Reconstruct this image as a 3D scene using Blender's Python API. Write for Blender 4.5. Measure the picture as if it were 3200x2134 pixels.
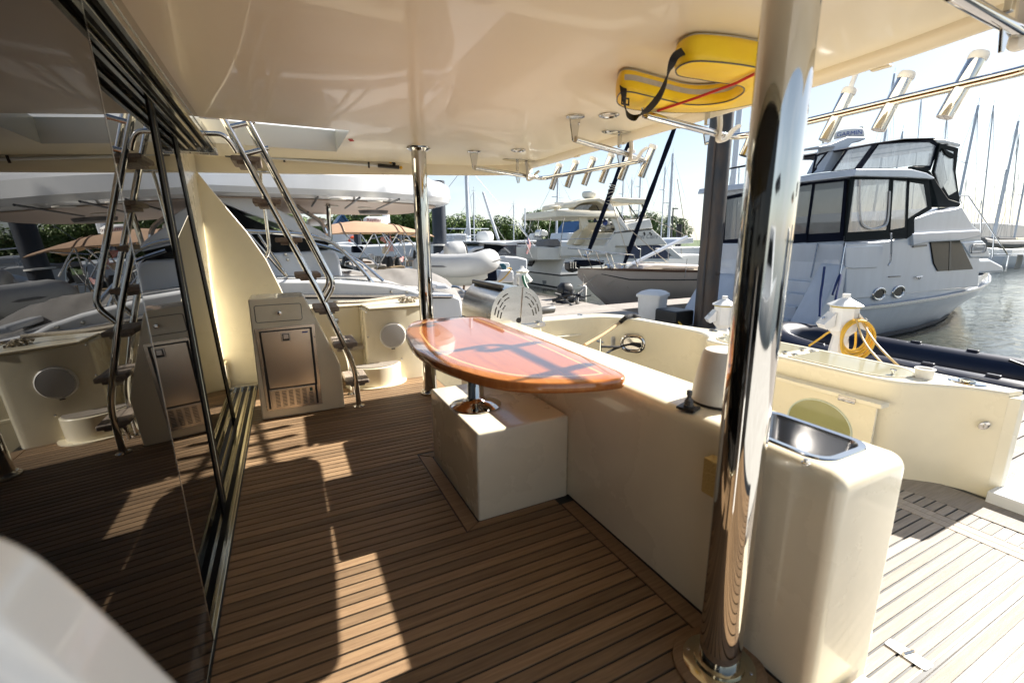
import bpy, math, random
from mathutils import Vector, Matrix
random.seed(7)
S = bpy.context.scene
C = S.collection
for o in list(bpy.data.objects):
    bpy.data.objects.remove(o)

# ------------------------------------------------------------------ camera
# X runs aft, Y runs across the boat away from the camera, Z up; deck of the cockpit is z = 0
FPX, CX, CY, EYE = 1422.0, 1600.0, 1067.0, 1.30
AX = Vector((0.89628172, -0.10295941, 0.43136809))
AY = Vector((-0.44341634, -0.19091537, 0.87574727))
AZ = Vector((-0.00781162, -0.97619193, -0.21676784))
cam_d = bpy.data.cameras.new('camera')
cam = bpy.data.objects.new('camera', cam_d)
C.objects.link(cam)
cam.matrix_world = Matrix(((AX[0], -AX[1], -AX[2], 0.0),
                           (AY[0], -AY[1], -AY[2], 0.0),
                           (AZ[0], -AZ[1], -AZ[2], EYE),
                           (0, 0, 0, 1)))
cam_d.sensor_width = 36.0
cam_d.lens = 36.0 * FPX / 3200.0
cam_d.clip_start = 0.02
cam_d.clip_end = 3000.0
cam_d.dof.use_dof = True
cam_d.dof.focus_distance = 5.0
cam_d.dof.aperture_fstop = 2.8
S.camera = cam

# ------------------------------------------------------------------ light
SUN = Vector((-1.44, 0.0, -1.0)).normalized()      # direction the light travels
sun_el = math.asin(-SUN.z)
sd = bpy.data.lights.new('sun', 'SUN')
sd.energy = 5.0
sd.angle = math.radians(0.6)
sd.color = (1.0, 0.945, 0.86)
so = bpy.data.objects.new('sun', sd)
C.objects.link(so)
so.rotation_euler = SUN.to_track_quat('-Z', 'Y').to_euler()
W = bpy.data.worlds.new('World')
S.world = W
W.use_nodes = True
nt = W.node_tree
nt.nodes.clear()
out = nt.nodes.new('ShaderNodeOutputWorld')
bg = nt.nodes.new('ShaderNodeBackground')
sky = nt.nodes.new('ShaderNodeTexSky')
sky.sky_type = 'NISHITA'
sky.sun_disc = False
sky.sun_elevation = sun_el
sky.sun_rotation = math.atan2(-SUN.x, -SUN.y)
sky.altitude = 0
sky.air_density = 1.0
sky.dust_density = 0.7
sky.ozone_density = 1.0
tc = nt.nodes.new('ShaderNodeTexCoord')
mp = nt.nodes.new('ShaderNodeMapping')
mp.inputs['Scale'].default_value = (1.0, 1.0, 3.2)
nz = nt.nodes.new('ShaderNodeTexNoise')
nz.inputs['Scale'].default_value = 2.6
nz.inputs['Detail'].default_value = 9
nz.inputs['Roughness'].default_value = 0.62
rp = nt.nodes.new('ShaderNodeValToRGB')
rp.color_ramp.elements[0].position = 0.50
rp.color_ramp.elements[0].color = (0, 0, 0, 1)
rp.color_ramp.elements[1].position = 0.78
rp.color_ramp.elements[1].color = (1, 1, 1, 1)
mx = nt.nodes.new('ShaderNodeMix')
mx.data_type = 'RGBA'
mx.inputs['B'].default_value = (7.0, 7.3, 7.8, 1)
ml = nt.nodes.new('ShaderNodeMath')
ml.operation = 'MULTIPLY_ADD'
ml.inputs[1].default_value = 0.55
ml.inputs[2].default_value = 0.40
sp_ = nt.nodes.new('ShaderNodeSeparateXYZ')
om = nt.nodes.new('ShaderNodeMath')
om.operation = 'SUBTRACT'
om.use_clamp = True
om.inputs[0].default_value = 1.0
pw_ = nt.nodes.new('ShaderNodeMath')
pw_.operation = 'POWER'
pw_.inputs[1].default_value = 2.2
m3 = nt.nodes.new('ShaderNodeMath')
m3.operation = 'MULTIPLY'
m3.use_clamp = True
L = nt.links.new
L(tc.outputs['Generated'], mp.inputs['Vector'])
L(mp.outputs['Vector'], nz.inputs['Vector'])
L(nz.outputs['Fac'], rp.inputs['Fac'])
L(rp.outputs['Color'], ml.inputs[0])
L(tc.outputs['Generated'], sp_.inputs[0])
L(sp_.outputs['Z'], om.inputs[1])
L(om.outputs[0], pw_.inputs[0])
L(pw_.outputs[0], m3.inputs[0])
L(ml.outputs[0], m3.inputs[1])
L(m3.outputs[0], mx.inputs['Factor'])
L(sky.outputs['Color'], mx.inputs['A'])
L(mx.outputs['Result'], bg.inputs['Color'])
bg.inputs['Strength'].default_value = 0.058
L(bg.outputs[0], out.inputs[0])
S.view_settings.view_transform = 'Standard'
S.view_settings.look = 'None'
S.view_settings.gamma = 1.0
S.view_settings.use_curve_mapping = False
S.view_settings.exposure = 1.5
S.render.engine = 'CYCLES'
S.cycles.max_bounces = 10
S.cycles.diffuse_bounces = 5
S.cycles.glossy_bounces = 6
S.cycles.transparent_max_bounces = 12
S.cycles.sample_clamp_indirect = 6.0
S.cycles.caustics_reflective = False
S.cycles.caustics_refractive = False

# ------------------------------------------------------------------ measuring helpers
ZN = {'a': (500, 300, .42535), 'b': (700, 850, .3405), 'c': (1200, 850, .42535), 'd': (2100, 850, .46809),
      'e': (2100, 1400, .46809), 'f': (1600, 0, .46809), 'g': (1300, 300, .42535), 'h': (2200, 300, .42535),
      'i': (1300, 600, .21259), 'j': (1700, 560, .21259), 'k': (960, 620, .17028), 'l': (2150, 850, .2551),
      'm': (2600, 950, .2551), 'n': (1600, 900, .27636), 'o': (0, 700, .46809), 'p': (0, 0, .46809),
      'r': (2600, 0, .2551), 's': (550, 280, .19133), 't': (650, 1250, .34057), '0': (0, 0, 1.0)}

def ray(z, u, v):
    ox, oy, s = ZN[z]
    d = Vector((ox + s * u - CX, oy + s * v - CY, FPX))
    return Vector((d.dot(AX), d.dot(AY), d.dot(AZ)))

def RX(z, u, v, x):
    d = ray(z, u, v)
    return Vector((0, 0, EYE)) + d * (x / d.x)

def RY(z, u, v, y):
    d = ray(z, u, v)
    return Vector((0, 0, EYE)) + d * (y / d.y)

def RZ(z, u, v, h):
    d = ray(z, u, v)
    return Vector((0, 0, EYE)) + d * ((h - EYE) / d.z)

# ------------------------------------------------------------------ materials
def mat(name, col, rough=0.5, metal=0.0, coat=0.0, var=0.0, vscale=3.0, bump=0.0, bscale=40.0, spec=0.5, ior=1.5,
        stretch=(1, 1, 1), col2=None, rnd=0.0, trans=0.0, alpha=1.0, rvar=0.0, coat_rough=0.03, sheen=0.0):
    m = bpy.data.materials.new(name)
    m.use_nodes = True
    t = m.node_tree
    b = t.nodes['Principled BSDF']
    b.inputs['Base Color'].default_value = (*col, 1)
    b.inputs['Roughness'].default_value = rough
    b.inputs['Metallic'].default_value = metal
    b.inputs['Coat Weight'].default_value = coat
    b.inputs['Coat Roughness'].default_value = coat_rough
    b.inputs['Specular IOR Level'].default_value = spec
    b.inputs['IOR'].default_value = ior
    b.inputs['Transmission Weight'].default_value = trans
    b.inputs['Alpha'].default_value = alpha
    b.inputs['Sheen Weight'].default_value = sheen
    if var > 0 or bump > 0 or rnd > 0 or col2 or rvar > 0:
        tcn = t.nodes.new('ShaderNodeTexCoord')
        mpn = t.nodes.new('ShaderNodeMapping')
        mpn.inputs['Scale'].default_value = stretch
        oi = t.nodes.new('ShaderNodeObjectInfo')
        add = t.nodes.new('ShaderNodeVectorMath')
        add.operation = 'MULTIPLY_ADD'
        add.inputs[1].default_value = (17.3, 31.7, 11.9)
        t.links.new(oi.outputs['Random'], add.inputs[0])
        t.links.new(tcn.outputs['Object'], add.inputs[2])
        t.links.new(add.outputs[0], mpn.inputs['Vector'])
        n1 = t.nodes.new('ShaderNodeTexNoise')
        n1.inputs['Scale'].default_value = vscale
        n1.inputs['Detail'].default_value = 6
        n1.inputs['Roughness'].default_value = 0.6
        t.links.new(mpn.outputs[0], n1.inputs['Vector'])
        mixn = t.nodes.new('ShaderNodeMix')
        mixn.data_type = 'RGBA'
        c2 = col2 if col2 else tuple(max(0, c * (1 - var)) for c in col)
        mixn.inputs['A'].default_value = (*col, 1)
        mixn.inputs['B'].default_value = (*c2, 1)
        cr = t.nodes.new('ShaderNodeMapRange')
        cr.inputs['From Min'].default_value = 0.35
        cr.inputs['From Max'].default_value = 0.7
        t.links.new(n1.outputs['Fac'], cr.inputs['Value'])
        t.links.new(cr.outputs[0], mixn.inputs['Factor'])
        last = mixn.outputs['Result']
        if rnd > 0:
            hs = t.nodes.new('ShaderNodeHueSaturation')
            mr = t.nodes.new('ShaderNodeMapRange')
            mr.inputs['To Min'].default_value = 1 - rnd
            mr.inputs['To Max'].default_value = 1 + rnd
            t.links.new(oi.outputs['Random'], mr.inputs['Value'])
            t.links.new(mr.outputs[0], hs.inputs['Value'])
            t.links.new(last, hs.inputs['Color'])
            last = hs.outputs['Color']
        t.links.new(last, b.inputs['Base Color'])
        if rvar > 0:
            rr = t.nodes.new('ShaderNodeMapRange')
            rr.inputs['To Min'].default_value = max(0, rough - rvar)
            rr.inputs['To Max'].default_value = rough + rvar
            t.links.new(n1.outputs['Fac'], rr.inputs['Value'])
            t.links.new(rr.outputs[0], b.inputs['Roughness'])
        if bump > 0:
            n2 = t.nodes.new('ShaderNodeTexNoise')
            n2.inputs['Scale'].default_value = bscale
            n2.inputs['Detail'].default_value = 4
            t.links.new(mpn.outputs[0], n2.inputs['Vector'])
            bp = t.nodes.new('ShaderNodeBump')
            bp.inputs['Strength'].default_value = bump
            bp.inputs['Distance'].default_value = 0.02
            t.links.new(n2.outputs['Fac'], bp.inputs['Height'])
            t.links.new(bp.outputs[0], b.inputs['Normal'])
    return m

M = {}
M['gel'] = mat('cream_gelcoat', (.85, .78, .60), .28, coat=.5, var=.09, vscale=2.2, bump=.012, bscale=6, rvar=.08)
M['gelceil'] = mat('cream_headliner', (.81, .745, .59), .36, coat=.25, var=.04, vscale=.9, bump=.012, bscale=2.2, rvar=.08)
M['white'] = mat('white_gelcoat', (.66, .68, .70), .3, coat=.4, var=.08, vscale=1.1, bump=.008, bscale=4)
M['cool'] = mat('cool_white_gelcoat', (.78, .785, .785), .22, coat=.6, var=.10, vscale=1.1, stretch=(2.2, 2.2, .35), bump=.02, bscale=1.2)
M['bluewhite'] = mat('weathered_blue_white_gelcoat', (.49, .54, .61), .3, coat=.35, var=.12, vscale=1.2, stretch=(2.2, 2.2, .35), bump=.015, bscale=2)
M['offwhite'] = mat('aged_white_gelcoat', (.70, .69, .64), .42, var=.14, vscale=1.4, bump=.01, bscale=3)
M['beige'] = mat('beige_hull_paint', (.60, .53, .48), .4, var=.1, vscale=.8)
M['creampaint'] = mat('cream_paint', (.70, .64, .50), .45, var=.08)
M['teak'] = mat('oiled_teak', (.285, .185, .100), .62, col2=(.190, .115, .060), vscale=9, stretch=(.55, 9, 9), bump=.25, bscale=30, rnd=.26, rvar=.1)
M['teakgrey'] = mat('bleached_teak', (.37, .325, .275), .75, col2=(.28, .245, .205), vscale=9, stretch=(.5, 8, 8), bump=.25, bscale=30, rnd=.18)
M['teakdark'] = mat('weathered_tread_teak', (.30, .25, .205), .7, col2=(.19, .15, .12), vscale=8, stretch=(7, .7, 7), bump=.3, bscale=22, rnd=.1)
M['caulk'] = mat('black_caulk', (.008, .008, .008), .45)
M['chrome'] = mat('polished_steel', (.62, .61, .585), .045, 1.0, var=.04, vscale=12, bump=.004, bscale=3)
M['chromedull'] = mat('satin_steel', (.60, .59, .57), .24, 1.0, var=.18, vscale=6, stretch=(1, 1, 6), rvar=.1)
M['basin'] = mat('brushed_basin_steel', (.36, .355, .35), .2, 1.0, var=.15, vscale=8, rvar=.08)
M['brushed'] = mat('brushed_steel_panel', (.74, .67, .57), .24, 1.0, var=.05, vscale=2.0, rvar=.08)
M['track'] = mat('polished_track_metal', (.46, .43, .33), .13, 1.0, bump=.06, bscale=2.4, var=.1, stretch=(6, 1, 6))
M['blackframe'] = mat('black_anodised_frame', (.003, .003, .003), .55, spec=.12)
M['glassdark'] = mat('tinted_mirror_glass', (.004, .004, .004), .0, spec=.42, ior=1.5)
M['black'] = mat('black_plastic', (.012, .012, .012), .45)
M['blackcloth'] = mat('black_webbing', (.012, .012, .014), .85, bump=.3, bscale=300)
M['navycloth'] = mat('navy_canvas', (.0035, .006, .016), .9, spec=.15, var=.3, vscale=4, bump=.15, bscale=14)
M['greencloth'] = mat('dark_green_canvas', (.0035, .008, .009), .85, spec=.2, var=.3, vscale=4, bump=.12, bscale=12)
M['navyrubber'] = mat('navy_rubber', (.006, .009, .026), .34, spec=.5, var=.2, vscale=5)
M['vinyl'] = mat('cloudy_clear_vinyl', (.40, .41, .43), .07, spec=.7, var=.45, vscale=1.8, bump=1.0, bscale=2.6, stretch=(1.8, 1.8, .45), alpha=.60, coat=1.0)
M['vinyldark'] = mat('smoked_clear_vinyl', (.10, .11, .13), .09, spec=.6, var=.5, vscale=1.3, bump=.7, bscale=2.0, stretch=(1.4, 1.4, .6), alpha=.76, coat=.5)
M['mahog'] = mat('varnished_mahogany', (.50, .155, .035), .16, coat=1.0, col2=(.34, .085, .018), vscale=5, stretch=(14, .55, 1), coat_rough=.015, rvar=.04)
M['mahogedge'] = mat('varnished_mahogany_band', (.50, .185, .050), .16, coat=1.0, col2=(.36, .11, .028), vscale=6, stretch=(6, 2, 1), coat_rough=.015)
M['inlay'] = mat('pale_maple_inlay', (.72, .42, .16), .2, coat=1.0, coat_rough=.015)
M['yellow'] = mat('yellow_vinyl_cover', (.95, .68, .012), .42, col2=(.88, .57, .010), vscale=4, bump=.35, bscale=9, sheen=.1)
M['reflect'] = mat('grey_reflective_tape', (.48, .46, .42), .35, var=.2, vscale=20)
M['red'] = mat('red_cord', (.55, .02, .02), .7)
M['ropewhite'] = mat('weathered_white_rope', (.50, .45, .37), .9, var=.3, vscale=60, bump=.5, bscale=120)
M['ropetan'] = mat('tan_rope', (.50, .33, .17), .85, var=.3, vscale=70, bump=.4, bscale=150)
M['ropeblue'] = mat('blue_rope', (.012, .03, .12), .8)
M['hoseyellow'] = mat('yellow_hose', (.72, .42, .035), .42)
M['cordyellow'] = mat('faded_yellow_power_cord', (.55, .38, .14), .5)
M['greyplastic'] = mat('grey_plastic', (.09, .09, .09), .4)
M['speaker'] = mat('grey_mesh_cover', (.47, .47, .48), .8, bump=.2, bscale=400)
M['lens'] = mat('frosted_lamp_lens', (.55, .52, .45), .3)
M['tint'] = mat('dark_window_glass', (.006, .007, .009), .05, spec=.14, ior=1.4)
M['tintblue'] = mat('blue_window_covers', (.020, .035, .085), .5, var=.3, vscale=3)
M['tanroof'] = mat('tan_headliner', (.42, .33, .27), .5, var=.05)
M['tancanvas'] = mat('tan_canvas', (.42, .27, .17), .85, var=.12, vscale=3, bump=.2, bscale=6)
M['greycanvas'] = mat('grey_canvas', (.22, .21, .20), .85, var=.2, vscale=3, bump=.4, bscale=3)
M['hypalon'] = mat('pale_grey_inflatable', (.50, .50, .49), .45, var=.1, vscale=3)
M['greyrubber'] = mat('grey_rub_strake', (.16, .16, .16), .6)
M['alu'] = mat('painted_aluminium_mast', (.58, .62, .68), .4, .2)
M['wire'] = mat('rigging_wire', (.30, .31, .33), .35, .6)
M['dockwood'] = mat('silvered_dock_timber', (.36, .325, .29), .85, col2=(.25, .225, .20), vscale=5, stretch=(7, .5, 7), bump=.35, bscale=20, rnd=.14)
M['rust'] = mat('tarred_rusty_steel', (.020, .023, .028), .5, col2=(.085, .055, .035), vscale=2.4, stretch=(1.6, 1.6, .5), bump=.35, bscale=7, rvar=.12)
M['pileblue'] = mat('dark_blue_steel', (.018, .026, .042), .5, var=.3, vscale=3)
M['bluemetal'] = mat('blue_metal_roofing', (.025, .115, .27), .4, var=.15)
M['leaf'] = mat('tree_leaf', (.115, .175, .032), .55, col2=(.055, .095, .018), vscale=.8, rnd=.25)
M['bark'] = mat('tree_bark', (.06, .045, .03), .9, var=.3)
M['grass'] = mat('shore_grass', (.075, .12, .03), .9, var=.35, vscale=.4)
M['foam'] = mat('cream_foam_block', (.62, .47, .20), .85, bump=.4, bscale=120)
M['vinylseat'] = mat('white_vinyl', (.72, .71, .68), .5, var=.06, vscale=6, bump=.06, bscale=60)
M['lid'] = mat('translucent_lid', (.56, .52, .36), .06, spec=.7, coat=1.0, var=.08, vscale=2)
M['greenglass'] = mat('green_tinted_glass', (.33, .33, .15), .06, coat=1.0, var=.1, vscale=3)
M['stripe'] = mat('charcoal_boot_stripe', (.020, .024, .034), .4)
M['antifoul'] = mat('black_antifouling', (.008, .008, .009), .8)
M['flagred'] = mat('flag_red', (.50, .012, .02), .8)
M['flagwhite'] = mat('flag_white', (.75, .73, .70), .8)
M['flagblue'] = mat('flag_blue', (.015, .02, .09), .8)
M['green'] = mat('green_hose', (.01, .12, .06), .5)
M['brand'] = mat('blue_lettering', (.01, .05, .30), .4)
M['brandred'] = mat('dark_red_lettering', (.20, .01, .04), .4)
M['grey'] = mat('grey_lettering', (.20, .21, .22), .5)
M['orange'] = mat('lifebuoy_orange', (.75, .10, .03), .6)
M['carred'] = mat('red_car_paint', (.30, .01, .015), .2, coat=1)
M['cardark'] = mat('dark_car_paint', (.02, .022, .03), .2, coat=1)
M['carsilver'] = mat('silver_car_paint', (.42, .43, .45), .25, .5, coat=1)
M['tyre'] = mat('tyre_rubber', (.012, .012, .012), .85)
M['pedtrim'] = mat('gold_trim', (.42, .33, .05), .5)
M['pedwhite'] = mat('white_pedestal_plastic', (.80, .79, .75), .45, var=.06, vscale=8)

# ------------------------------------------------------------------ mesh helpers
class MB:
    def __init__(self):
        self.v = []
        self.f = []

    def add(self, vs, fs):
        n = len(self.v)
        self.v += [Vector(p) for p in vs]
        self.f += [tuple(i + n for i in q) for q in fs]
        return self

    def box(self, a, b):
        x0, y0, z0 = a
        x1, y1, z1 = b
        return self.add([(x0, y0, z0), (x1, y0, z0), (x1, y1, z0), (x0, y1, z0), (x0, y0, z1), (x1, y0, z1), (x1, y1, z1), (x0, y1, z1)],
                        [(0, 3, 2, 1), (4, 5, 6, 7), (0, 1, 5, 4), (1, 2, 6, 5), (2, 3, 7, 6), (3, 0, 4, 7)])

    def obox(self, c, ax, ay, az):
        c, ax, ay, az = Vector(c), Vector(ax), Vector(ay), Vector(az)
        vs = [c + sx * ax + sy * ay + sz * az for sz in (-1, 1) for sx, sy in ((-1, -1), (1, -1), (1, 1), (-1, 1))]
        return self.add(vs, [(0, 3, 2, 1), (4, 5, 6, 7), (0, 1, 5, 4), (1, 2, 6, 5), (2, 3, 7, 6), (3, 0, 4, 7)])

    def prism(self, pts, vec):
        pts = [Vector(p) for p in pts]
        vec = Vector(vec)
        n = len(pts)
        nn = Vector((0, 0, 0))
        for i in range(n):
            nn += (pts[i] - pts[0]).cross(pts[(i + 1) % n] - pts[0])
        if nn.dot(vec) > 0:
            pts.reverse()
        vs = pts + [p + vec for p in pts]
        fs = [tuple(range(n)), tuple(range(2 * n - 1, n - 1, -1))]
        fs += [((i + 1) % n, i, n + i, n + (i + 1) % n) for i in range(n)]
        return self.add(vs, fs)

    def tube(self, pts, r, n=8, closed=False):
        pts = [Vector(p) for p in pts]
        k = len(pts)
        rs = r if isinstance(r, (list, tuple)) else [r] * k
        up = Vector((0, 0, 1))
        vs = []
        prev = None
        for i, p in enumerate(pts):
            if closed:
                d = (pts[(i + 1) % k] - pts[i - 1])
            else:
                d = pts[min(i + 1, k - 1)] - pts[max(i - 1, 0)]
            if d.length < 1e-9:
                d = Vector((0, 0, 1))
            d.normalize()
            if prev is None:
                a = d.cross(up)
                if a.length < 1e-3:
                    a = d.cross(Vector((1, 0, 0)))
                a.normalize()
            else:
                a = prev - d * prev.dot(d)
                if a.length < 1e-6:
                    a = d.orthogonal()
                a.normalize()
            prev = a
            b = d.cross(a)
            sc = 1.0
            if (closed or 0 < i < k - 1):
                d1 = (pts[i] - pts[i - 1]).normalized()
                sc = min(1.5, 1.0 / max(.6, d1.dot(d)))
            for j in range(n):
                t = 2 * math.pi * j / n
                vs.append(p + (a * math.cos(t) + b * math.sin(t)) * rs[i] * (sc if abs(sc - 1) < .3 else 1))
        fs = []
        m = k if closed else k - 1
        for i in range(m):
            i2 = (i + 1) % k
            for j in range(n):
                j2 = (j + 1) % n
                fs.append((i * n + j, i * n + j2, i2 * n + j2, i2 * n + j))
        if not closed:
            fs.append(tuple(range(n - 1, -1, -1)))
            fs.append(tuple(range((k - 1) * n, k * n)))
        return self.add(vs, fs)

    def lathe(self, prof, c, axis=(0, 0, 1), n=24, sx=1.0):
        c, w = Vector(c), Vector(axis).normalized()
        a = w.orthogonal().normalized()
        if abs(w.z) > .99:
            a = Vector((1, 0, 0))
        b = w.cross(a)
        vs = [c + w * h + (a * math.cos(2 * math.pi * j / n) * sx + b * math.sin(2 * math.pi * j / n)) * r for r, h in prof for j in range(n)]
        fs = []
        for i in range(len(prof) - 1):
            for j in range(n):
                j2 = (j + 1) % n
                fs.append((i * n + j, i * n + j2, (i + 1) * n + j2, (i + 1) * n + j))
        if prof[0][0] > 1e-6:
            fs.append(tuple(range(n - 1, -1, -1)))
        if prof[-1][0] > 1e-6:
            fs.append(tuple(range((len(prof) - 1) * n, len(prof) * n)))
        return self.add(vs, fs)

    def loft(self, rings, caps=True, closed=True):
        n = len(rings[0])
        vs = [p for r in rings for p in r]
        fs = []
        m = n if closed else n - 1
        for i in range(len(rings) - 1):
            for j in range(m):
                j2 = (j + 1) % n
                fs.append((i * n + j, i * n + j2, (i + 1) * n + j2, (i + 1) * n + j))
        if caps:
            fs.append(tuple(range(n - 1, -1, -1)))
            fs.append(tuple(range((len(rings) - 1) * n, len(rings) * n)))
        return self.add(vs, fs)

    def ball(self, c, r, n=12, s=(1, 1, 1)):
        c = Vector(c)
        pr = [(max(1e-5, math.sin(math.pi * i / (n // 2))), -math.cos(math.pi * i / (n // 2))) for i in range(n // 2 + 1)]
        k = len(self.v)
        self.lathe(pr, (0, 0, 0), n=n)
        for i in range(k, len(self.v)):
            p = self.v[i]
            self.v[i] = c + Vector((p.x * r * s[0], p.y * r * s[1], p.z * r * s[2]))
        return self

    def build(self, name, m, parent=None, bevel=0.0, ang=35, seg=2, flat=False, recalc=True, origin=None, wn=False):
        me = bpy.data.meshes.new(name)
        off = Vector(origin) if origin is not None else Vector((0, 0, 0))
        me.from_pydata([tuple(p - off) for p in self.v], [], self.f)
        me.validate()
        if recalc:
            import bmesh
            bm = bmesh.new()
            bm.from_mesh(me)
            bmesh.ops.remove_doubles(bm, verts=bm.verts, dist=1e-5)
            bmesh.ops.recalc_face_normals(bm, faces=bm.faces)
            bm.to_mesh(me)
            bm.free()
        if not flat:
            me.polygons.foreach_set('use_smooth', [True] * len(me.polygons))
            me.set_sharp_from_angle(angle=math.radians(ang))
        me.materials.append(M[m] if isinstance(m, str) else m)
        o = bpy.data.objects.new(name, me)
        C.objects.link(o)
        o.location = off
        if parent is not None:
            put(o, parent)
        if bevel > 0:
            bv = o.modifiers.new('bevel', 'BEVEL')
            bv.width = bevel
            bv.segments = seg
            bv.limit_method = 'ANGLE'
            bv.angle_limit = math.radians(40)
            bv.harden_normals = not flat
        return o

WORLDM = {}
def wm(o):
    return Matrix.Translation(o.location)

def put(o, parent):
    o.parent = parent
    p = parent
    off = Vector((0, 0, 0))
    while p is not None:
        off += p.location
        p = p.parent
    o.location = o.location - off
    return o

def tag(o, label, cat, group=None, kind=None):
    o['label'] = label
    if cat:
        o['category'] = cat
    if group:
        o['group'] = group
    if kind:
        o['kind'] = kind
    return o

def struct(o, label=None):
    o['kind'] = 'structure'
    if label:
        o['label'] = label
    return o

def thing(name, label, cat, loc=(0, 0, 0), group=None):
    o = bpy.data.objects.new(name, None)
    C.objects.link(o)
    o.location = loc
    o.empty_display_size = .1
    return tag(o, label, cat, group)

def copy_tree(o, parent=None):
    c = o.copy()
    C.objects.link(c)
    c.parent = parent
    for ch in list(o.children):
        copy_tree(ch, c)
    return c

def fil(pts, r, n=5, closed=False):
    pts = [Vector(p) for p in pts]
    k = len(pts)
    o = []
    for i, p in enumerate(pts):
        if not closed and (i == 0 or i == k - 1):
            o.append(p)
            continue
        a = pts[i - 1] - p
        b = pts[(i + 1) % k] - p
        rr = min(r, a.length * .48, b.length * .48)
        p0 = p + a.normalized() * rr
        p2 = p + b.normalized() * rr
        for j in range(n + 1):
            t = j / n
            o.append(p0 * (1 - t) ** 2 + p * 2 * t * (1 - t) + p2 * t * t)
    return o

def cr(pts, n=6, closed=False):
    pts = [Vector(p) for p in pts]
    k = len(pts)
    o = []
    for i in range(k if closed else k - 1):
        if closed:
            p0, p1, p2, p3 = pts[i - 1], pts[i], pts[(i + 1) % k], pts[(i + 2) % k]
        else:
            p0, p1, p2, p3 = pts[max(i - 1, 0)], pts[i], pts[i + 1], pts[min(i + 2, k - 1)]
        for j in range(n):
            t = j / n
            o.append(.5 * ((2 * p1) + (p2 - p0) * t + (2 * p0 - 5 * p1 + 4 * p2 - p3) * t * t + (3 * p1 - p0 - 3 * p2 + p3) * t ** 3))
    if not closed:
        o.append(pts[-1])
    return o

def rrect(w, h, r, n=5):
    o = []
    for cx_, cy_, a0 in ((w / 2 - r, h / 2 - r, 0), (-w / 2 + r, h / 2 - r, 90), (-w / 2 + r, -h / 2 + r, 180), (w / 2 - r, -h / 2 + r, 270)):
        for j in range(n + 1):
            a = math.radians(a0 + 90 * j / n)
            o.append((cx_ + r * math.cos(a), cy_ + r * math.sin(a)))
    return o

def ramp_text(txt, size, m, parent, loc, rot, name='lettering', shear=0.0, extrude=.001):
    cu = bpy.data.curves.new(name, 'FONT')
    cu.body = txt
    cu.size = size
    cu.extrude = extrude
    cu.shear = shear
    cu.align_x = 'CENTER'
    cu.align_y = 'CENTER'
    tmp = bpy.data.objects.new('tmp_text', cu)
    C.objects.link(tmp)
    bpy.context.view_layer.update()
    dg = bpy.context.evaluated_depsgraph_get()
    me = bpy.data.meshes.new_from_object(tmp.evaluated_get(dg))
    bpy.data.objects.remove(tmp)
    me.materials.clear()
    me.materials.append(M[m])
    o = bpy.data.objects.new(name, me)
    C.objects.link(o)
    o.location = loc
    o.rotation_euler = rot
    if parent is not None:
        put(o, parent)
    return o
# =================================================================== OWN YACHT: floors
PITCH, SEAM0 = 0.0515, 1.646
fl = MB().box((-.62, -.6, -.10), (1.215, 4.80, -.0045)).build('cockpit_floor', 'caulk')
struct(fl, 'teak planked upper cockpit floor with black seams')

def plank(x0, x1, y0, y1, z, parent, m, t=.014, name='plank'):
    c = ((x0 + x1) / 2, (y0 + y1) / 2, z)
    return MB().box((x0, y0, z - t), (x1, y1, z)).build(name, m, parent, bevel=.0015, seg=1, origin=c, recalc=False)

k = -42
while True:
    ya, yb = SEAM0 + PITCH * k + .0036, SEAM0 + PITCH * (k + 1) - .0036
    k += 1
    if ya > 4.72:
        break
    ym = (ya + yb) / 2
    xr = 1.125
    if 1.745 < ym < 2.61:
        xr = .622
    if ym > 4.25:
        xr = .60
    xl = -.332
    if ya < -.5:
        continue
    # long planks are laid in two lengths with staggered butts
    plank(xl, xr, ya, yb, 0.0, fl, 'teak')
# margin boards along the counter and around the seat box
for y0, y1 in ((-.45, .62), (.626, 1.745), (2.61, 3.42), (3.426, 4.25)):
    c = (1.168, (y0 + y1) / 2, 0)
    o = MB().box((1.131, y0, -.014), (1.207, y1, .0004)).build('margin_board', 'teak', fl, bevel=.0015, seg=1, origin=c)
MB().prism([(.628, 1.7555, .0004), (.697, 1.7975, .0004), (.697, 2.54, .0004), (.628, 2.60, .0004)], (0, 0, -.014)).build('margin_board', 'teak', fl, bevel=.0012, seg=1)
MB().prism([(.634, 1.7535, .0004), (1.122, 1.7535, .0004), (1.122, 1.7965, .0004), (.702, 1.7965, .0004)], (0, 0, -.014)).build('margin_board', 'teak', fl, bevel=.0012, seg=1)
MB().prism([(.634, 2.605, .0004), (.70, 2.545, .0004), (1.122, 2.545, .0004), (1.122, 2.605, .0004)], (0, 0, -.014)).build('margin_board', 'teak', fl, bevel=.0012, seg=1)

ZA = -.36
af = MB().box((1.45, -.8, ZA - .1), (3.95, 4.80, ZA - .0045)).build('aft_cockpit_floor', 'caulk')
struct(af, 'bleached teak planked aft cockpit floor in full sun')
YB = 1.139 + 8 * PITCH
k = 0
while True:
    yb = YB + .30 - PITCH * k * 1.03 - .003
    ya = yb - PITCH * 1.03 + .0085
    k += 1
    if yb < -.7:
        break
    if ya > 4.6:
        continue
    plank(1.46, 3.315, ya, yb, ZA, af, 'teakgrey')
    if yb > -.05:
        plank(3.452, 3.62, ya, yb, ZA, af, 'teakgrey')
k = 1
while True:
    ya = YB + .30 + PITCH * 1.03 * (k - 1) + .0035
    yb = ya + PITCH * 1.03 - .0065
    k += 1
    if yb > 4.65:
        break
    plank(1.46, 3.315, ya, yb, ZA, af, 'teakgrey')
    plank(3.452, 3.56, ya, yb, ZA, af, 'teakgrey')
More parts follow.
